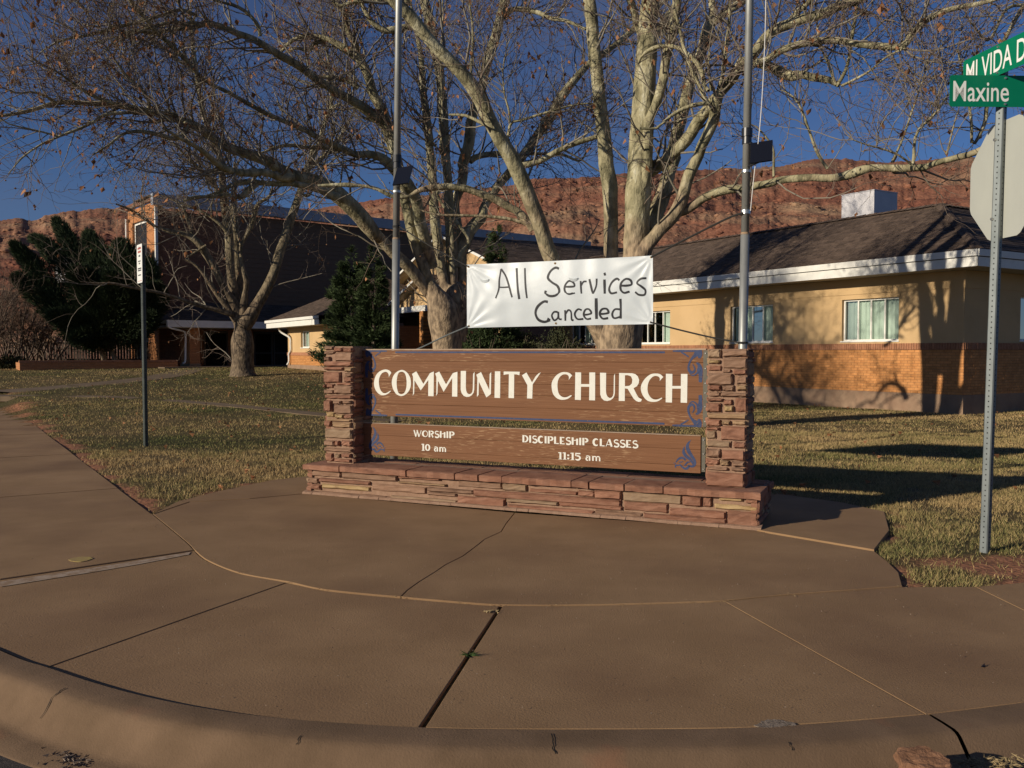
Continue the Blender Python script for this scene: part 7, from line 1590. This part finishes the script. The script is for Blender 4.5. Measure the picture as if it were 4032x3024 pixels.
def shrub(label, c, rx, ry, rz, n, seed, mat, group=None, name='shrub'):
    r = np.random.default_rng(seed); root = thing(name, label, 'shrub', c, group); o = r.normal(size=(n, 3)); o /= np.linalg.norm(o, axis=1, keepdims=True); o[:, 2] = np.abs(o[:, 2])
    lump = .7 + .6 * fbm(o[:, 0] * 3 + seed, o[:, 1] * 3 + o[:, 2] * 3, 3, seed); rad = r.uniform(.2, 1, n) ** .4 * lump
    C = np.array(c) + o * np.array([rx, ry, rz]) * rad[:, None]; v, f = sprays(C, o + r.normal(size=(n, 3)) * .8, r.uniform(.06, .13, n), r.uniform(.02, .04, n), r)
    npmesh('foliage', v, f, mat, root)['kind'] = 'stuff'
    P, R = branch(np.repeat([c], 30, 0).astype(float), np.concatenate([r.normal(size=(30, 2)) * .6, np.ones((30, 1))], 1), np.full(30, rz * .95), np.full(30, .02), 5, .2, 0, r); v, f = tubes(P, R, 4, '', None, None)
    npmesh('stems', v, f, M['dark_bark'], root)['kind'] = 'stuff'; return root
shrub('rounded dark evergreen shrub under the left end of the banner', cb(1035, 33), 1.1, 1.0, 2.3, 5000, 71, M['spruce'], 'foundation shrubs below the banner')
shrub('leafy shrub with pale patches under the middle of the banner', cb(1125, 33.5), 1.15, 1.0, 2.15, 5000, 72, M['shrub_leaf'], 'foundation shrubs below the banner')
shrub('leafy shrub next to the trunk of the right sycamore, under the banner', cb(1212, 32.5), 1.2, 1.0, 2.2, 5000, 73, M['shrub_leaf'], 'foundation shrubs below the banner')
def bare_shrub(label, c, H, n, seed, group):
    r = np.random.default_rng(seed); root = thing('bare_shrub', label, 'shrub', c, group); s = np.repeat([c], n, 0).astype(float); s[:, :2] += r.normal(size=(n, 2)) * .4
    P, R = branch(s, np.concatenate([r.normal(size=(n, 2)) * .35, np.ones((n, 1))], 1), H * r.uniform(.7, 1.1, n), np.full(n, .045), 10, .12, .02, r)
    s2, d2, rr = spawn(P, R, n * 14, r, .2); P2, R2 = branch(s2, side_dir(d2, r, .9, .4), r.uniform(.5, 1.6, n * 14), np.clip(rr * .5, .008, .02), 6, .2, .05, r)
    s3, d3, rr = spawn(P2, R2, n * 70, r, .2); P3, R3_ = branch(s3, side_dir(d3, r, .9, .3), r.uniform(.2, .7, n * 70), np.clip(rr * .5, .006, .01), 4, .2, .05, r)
    v, f = join([tubes(P, R, 5, '', 0, 0), tubes(P2, R2, 3, '', 0, 0), tubes(P3, R3_, 3, '', 0, 0)]); o = npmesh('branches', v, f, M['twig_dark'], root); o['kind'] = 'stuff'; return root  # darker twig colour stands in for the shadow over these shrubs
bare_shrub('tall leafless grey-brown shrub at the left edge of the view, left of the juniper', cb(22, 42), 4.3, 22, 81, 'bare shrubs at far left')
bare_shrub('leafless brownish shrub just left of the dark juniper, behind the lawn', cb(95, 44), 3.4, 20, 82, 'bare shrubs at far left')
bare_shrub('leafless shrub cut by the left edge of the view', cb(-45, 40), 4.0, 20, 83, 'bare shrubs at far left')
shrub('low brown shrub at the left end of the planter wall', cb(22, 40.5), .8, .7, .55, 1800, 84, M['shrub_leaf'])
# picket fence behind the juniper
fn = thing('picket_fence', 'dark wooden picket fence behind the planter wall and juniper', 'fence', cb(200, 45.4)); mb = MB(); x0 = (20 - 1106) / 1915 * 45.4; x1 = (325 - 1106) / 1915 * 45.4; rr_ = random.Random(8)
x = x0
while x < x1:
    zt2 = 2.0 + rr_.uniform(-.03, .03); FX = Frame((0, 45.4), (1, 0)); mb.box(FX, x, x + .10, 0, .02, .6, zt2); x += .15
mb.build('pickets', M['wood_fence'], fn)['kind'] = 'stuff'
MB().box(Frame((0, 45.4), (1, 0)), x0, x1, .021, .07, 1.1, 1.2).build('rail', M['wood_fence'], fn); MB().box(Frame((0, 45.4), (1, 0)), x0, x1, .021, .07, 1.95, 2.05).build('rail', M['wood_fence'], fn)

# ================================================================== HILLS
skyl = [(-500, 520), (-300, 500), (-100, 486), (0, 482), (35, 476), (87, 479), (104, 469), (160, 458), (250, 452), (350, 450), (450, 455), (560, 460), (684, 453), (729, 446), (786, 437), (832, 429), (900, 430), (1026, 413), (1102, 403), (1144, 392), (1179, 387), (1297, 384), (1335, 380), (1461, 373),
        (1600, 368), (1687, 363), (1722, 352), (1784, 347), (1860, 350), (1930, 354), (2000, 350), (2086, 344), (2300, 340), (2700, 350), (3000, 380)]
nu_, nY = 760, 240
us = np.linspace(-520, 2950, nu_); yr = np.interp(us, [p[0] for p in skyl], [p[1] for p in skyl])
yr = yr + (fbm(us * 0.045, us * 0, 4, 3) - .5) * 9 + (fbm(us * .3, us * 0, 3, 4) - .5) * 4
q = np.concatenate([np.linspace(0, 1, nY - 12), np.linspace(1.02, 1.35, 12)])
UU, QQ = np.meshgrid(us, q); YRg = np.interp(UU, us, yr); Yr = 300 + 25 * np.sin(UU * .004); Y0 = 92.0
Y = Y0 + (Yr - Y0) * QQ; zr_ = 1.55 + (760 - YRg) / 1915 * Yr
X = (UU - 1106) / 1915 * Y
prof_ = np.interp(QQ, [0, .12, .45, .8, 1.0, 1.35], [0, .05, .33, .74, 1.0, .9])
Zh = 0.7 + (zr_ - 0.7) * prof_
nzv = fbm(X * .035, Y * .035, 5, 91) - .5; env_ = np.clip(QQ * 4, 0, 1) * np.clip((1.0 - QQ) * 5, 0.04, 1)
Zh = Zh + nzv * 9 * env_
# ledges: terraces that follow height
st = 5.5 + 2 * fbm(X * .01, Y * .01, 2, 5); ph = Zh / st + fbm(X * .02, Y * .02, 3, 6) * 2; fr = ph - np.floor(ph); Zh = Zh + (np.clip(fr * 2.2, 0, 1) - fr) * st * .42 * env_
Zh = Zh + (fbm(X * .35, Y * .35, 4, 7) - .5) * 1.2 * np.clip(env_, .18, 1) + (fbm(X * 1.1, Y * 1.1, 3, 8) - .5) * 0.7 * np.clip(env_, .25, 1)
Zh = np.where(QQ <= 0.001, -1, Zh)
idx = np.arange(UU.size).reshape(UU.shape); fq3 = np.stack([idx[:-1, :-1], idx[:-1, 1:], idx[1:, 1:], idx[1:, :-1]], -1).reshape(-1, 4)
npmesh('red_rock_hills', np.stack([X, Y, Zh], -1).reshape(-1, 3), fq3, M['hill'], smooth=False)['kind'] = 'structure'
# boulders strewn on the slope
rb_ = np.random.default_rng(4); nb_ = 5200; bi = rb_.integers(20, nY - 16, nb_); bj = rb_.integers(10, nu_ - 10, nb_); cB = np.stack([X[bi, bj], Y[bi, bj], Zh[bi, bj]], 1); sB = .35 + rb_.pareto(2.3, nb_) * .5; sB = np.clip(sB * .8, .25, 1.3)
O_ = np.array([[0, 0, 1], [1, 0, .3], [.3, .95, .3], [-.8, .6, .3], [-.8, -.6, .3], [.3, -.95, .3], [.8, .6, -.4], [-.3, .95, -.4], [-1, 0, -.4], [-.3, -.95, -.4], [.8, -.6, -.4], [0, 0, -1]])
IF = np.array([[0, 1, 2], [0, 2, 3], [0, 3, 4], [0, 4, 5], [0, 5, 1], [1, 6, 2], [2, 7, 3], [3, 8, 4], [4, 9, 5], [5, 10, 1], [6, 7, 2], [7, 8, 3], [8, 9, 4], [9, 10, 5], [10, 6, 1], [11, 7, 6], [11, 8, 7], [11, 9, 8], [11, 10, 9], [11, 6, 10]])
v = (cB[:, None] + O_[None] * rb_.uniform(.55, 1.3, (nb_, 12, 3)) * sB[:, None, None] * np.array([1.2, 1, .75])).reshape(-1, 3); f = (IF[None] + (np.arange(nb_) * 12)[:, None, None]).reshape(-1, 3)
o = npmesh('boulders', v, f, M['hill']); tag(o, 'loose red boulders strewn over the hillside', 'boulders', kind='stuff')
# small house on the slope
hh = thing('hillside_house', 'small white house half hidden behind the juniper on the slope', 'house', (-52, 118, 10)); HF = Frame((-60.5, 118), (1, 0.1)); zH = 1.55 + (760 - 563) / 1915 * 118
MB().box(HF, 0, 8.8, 0, 6, zH - 3, zH + 1.4).build('wall', M['house_white'], hh); MB().box(HF, -.4, 9.2, -.4, 6.4, zH + 1.4, zH + 1.6).build('roof', M['trim_grey'], hh)
for a in (1.2, 3.4, 5.6, 7.6): MB().box(HF, a, a + .8, -.03, -.005, zH + .1, zH + 1.0).build('window', M['dark_room'], hh)

# ================================================================== SMALL THINGS
def rough_rock(name, label, c, r0, seed, mat, sc=(1, 1, 1)):
    bm = bmesh.new(); bmesh.ops.create_icosphere(bm, subdivisions=4, radius=1)
    rr = random.Random(seed); pl = [(Vector((rr.gauss(0, 1), rr.gauss(0, 1), rr.gauss(0, 1))).normalized(), rr.uniform(.55, .85)) for _ in range(9)]
    for v in bm.verts:
        for nn, dd in pl:
            k = v.co.dot(nn)
            if k > dd: v.co -= nn * (k - dd)
        a = float(fbm(np.array([v.co.x * 4 + 9]), np.array([v.co.y * 4 + v.co.z * 5]), 4, seed)[0]) - .5; v.co *= 1 + a * .35
        v.co = Vector((v.co.x * sc[0], v.co.y * sc[1], v.co.z * sc[2])) * r0
    me = bpy.data.meshes.new(name); bm.to_mesh(me); bm.free(); me.materials.append(mat); o = bpy.data.objects.new(name, me); o.location = c; COL.objects.link(o); tag(o, label, 'rock'); return o
M['dirt_rock'] = material('dirt_rock', (0.19, 0.095, 0.05), (0.29, 0.15, 0.085), rough=.95, scale=18, bump=.012, bscale=55)
rk = at(2006 * 1.8228, 1668 * 1.8228, 3.24); rough_rock('rock', 'rough reddish rock lying against the kerb at the lower right corner', (rk.x, rk.y, rk.z), .125, 5, M['dirt_rock'], (1.15, .8, .8))
MB().cyl((rk.x, rk.y, -.17), (rk.x, rk.y, rk.z - .04), .13, .07, 9).build('dirt_heap', M['dirt_rock'])
tag(bpy.data.objects['dirt_heap'], 'reddish dirt heap under the rock at the kerb, lower right', 'dirt')
r_ = np.random.default_rng(9)
def litter(name, label, cat, pts, L, W, mat, flat=.25, seed=1):
    r = np.random.default_rng(seed); n = len(pts); a = r.uniform(0, 2 * np.pi, n); Dd = np.stack([np.cos(a), np.sin(a), r.uniform(0, flat, n)], 1); v, f = sprays(np.array(pts), Dd, L * r.uniform(.5, 1.4, n), W * r.uniform(.6, 1.3, n), r)
    o = npmesh(name, v, f, mat); tag(o, label, cat, kind='stuff'); return o
M['straw'] = material('straw', (0.33, 0.24, 0.12), (0.42, 0.32, 0.17), rough=.9, scale=4, isl=.4)
M['weed'] = material('weed_green', (0.04, 0.075, 0.018), (0.07, 0.12, 0.03), rough=.8, scale=4, isl=.3)
dp = [np.array(V(2120 + r_.normal() * 50, 1651 + r_.normal() * 6, -.05)) + [0, -.02, .012] for _ in range(260)]
litter('gutter_debris', 'dry grass and bark bits caught in the gutter beside the rock', 'debris', dp, .035, .003, M['straw'], .5, 2)
dp = [np.array(V(165 + r_.normal() * 28, 1640 + r_.normal() * 11, -.15)) + [0, 0, .008] for _ in range(160)]
litter('gutter_debris', 'dark leaf crumbs caught in the gutter at the lower left corner', 'debris', dp, .02, .006, M['twig'], .4, 3)
wp = np.array(V(1012, 1416, 0.0)); pts = [wp + [r_.normal() * .008, r_.normal() * .008, .0] for _ in range(26)]
litter('weed', 'small green weed growing out of the wide joint in the pavement', 'weed', pts, .05, .004, M['weed'], .8, 4)
wp2 = np.array(V(1056, 1322, 0.0)); pts = [wp2 + [r_.normal() * .02, r_.normal() * .01, .004] for _ in range(20)]; litter('crumbs', 'dirt crumbs at the top of the wide pavement joint', 'debris', pts, .016, .006, M['straw'], .6, 5)
# fallen leaves
n = 520; x = r_.uniform(-14, 14, n); y = 9 + 30 * r_.uniform(0, 1, n) ** 1.4; ok = (np.abs(x / y) < .62) & ~pts_in_poly(x, y, hard); x, y = x[ok], y[ok]
P_ = np.stack([x, y, hgt(x, y) + .03], 1); litter('fallen_leaves', 'scattered curled brown sycamore leaves on the lawn', 'leaves', P_, .07, .032, M['dead_leaf'], .4, 6)
lf = V(2127, 1437, .003); litter('fallen_leaf', 'single dark dead leaf lying on the pavement at lower right', 'leaf', [np.array(lf)], .05, .016, M['twig'], .1, 7)['kind'] = 'stuff'
del bpy.data.objects['fallen_leaf']['kind']
# paint marks and a patch on the concrete: thin sheets a few millimetres above it
def blot(name, cat, label, cpts, mat, z):
    c = catmull([tuple(V(*p)[:2]) for p in cpts], 5, closed=True); rr = random.Random(len(cpts) + int(cpts[0][0])); P = [(p[0] + rr.uniform(-.006, .006), p[1] + rr.uniform(-.006, .006), z) for p in c]
    o = MB().add(P + [(p[0], p[1], z - .003) for p in P], [tuple(range(len(P)))] + [(i, (i + 1) % len(P), len(P) + (i + 1) % len(P), len(P) + i) for i in range(len(P))]).build(name, mat); tag(o, label, cat); return o
blot('yellow_spray', 'paint mark', 'faint yellow spray mark on the left pavement slab', [(148, 1213), (165, 1207), (188, 1206), (200, 1209), (186, 1215), (165, 1217)], M['yellow_mark'], .0125)
bj0, bj1 = [(0, 1258), (100, 1243), (200, 1228), (300, 1212), (412, 1193)], [(0, 1269), (100, 1253), (200, 1237), (300, 1220), (408, 1199)]
MB().add([tuple(V(*p)[:2]) + (.004,) for p in bj0] + [tuple(V(*p)[:2]) + (.004,) for p in bj1], [(i, i + 1, 6 + i, 5 + i) for i in range(4)]).build('pale_band', M['white_mark'])
tag(bpy.data.objects['pale_band'], 'pale grey band along the left pavement joint', 'paint mark')
blot('concrete_patch', 'patch', 'rough grey chipped patch at the kerb edge of the pavement, lower right', [(1632, 1570), (1645, 1560), (1670, 1556), (1700, 1560), (1722, 1568), (1690, 1571), (1660, 1574)], M['patch_grey'], .0045)

# grit on the slabs, hairline cracks across the kerb
n = 900; gx = r_.uniform(-3.6, 3.8, n); gy = r_.uniform(3.7, 8.6, n); ok = pts_in_poly(gx, gy, hard); gx, gy = gx[ok], gy[ok]
litter('grit', 'fine dark grit and leaf crumbs scattered on the pavement slabs', 'grit', np.stack([gx, gy, np.full(len(gx), .013)], 1), .007, .003, M['twig'], .3, 11)
litter('grit', 'pale straw bits blown along the pavement joints', 'grit', [np.array([J[k][0], J[k][1], .006]) + [r_.normal() * .03, r_.normal() * .03, 0] for k in range(16) for _ in range(7)] + [np.array([*SF.p(r_.uniform(0, BL), -.07 + r_.normal() * .02, 0)[:2], .014]) for _ in range(60)], .014, .002, M['straw'], .3, 12)
for ci, fx in enumerate((-1.95, -.86, .15, 1.05)):
    i0 = min(range(len(dense)), key=lambda i: abs(dense[i][0] - fx) + (0 if dense[i][1] < 6 else 9)); a = np.array(dense[i0 - 1]); b = np.array(dense[i0 + 1]); t = (b - a) / np.linalg.norm(b - a); nn = np.array([t[1], -t[0]])
    L0, L1, R0 = [], [], random.Random(ci); sh = 0; o_hi = R0.choice([.20, .26, .30]); o_lo = R0.choice([.02, .11, .15])
    for (o1, z1), (o2, z2) in zip(prof[2:-4], prof[3:-3]):
        for q_ in (0, .5):
            o = o1 + (o2 - o1) * q_; z = z1 + (z2 - z1) * q_
            if not (o_lo <= o <= o_hi): continue
            sh += R0.uniform(-.008, .010); w = R0.uniform(.0012, .0032); lift = 0.013 * (1 - float(sstep(-1.6, 0.3, dense[i0][0]))) * (1 - float(sstep(.12, .26, o)))
            slope = nn * .003 * (1 if o > .17 else 0); c = np.array(dense[i0]) + nn * o + t * sh + slope; L0.append((*(c - t * w), z + lift + .0032)); L1.append((*(c + t * w), z + lift + .0032))
    if len(L0) > 2: MB().add(L0 + L1, [(i, i + 1, len(L0) + i + 1, len(L0) + i) for i in range(len(L0) - 1)]).build('crack', M['hole'], kerb)
#END
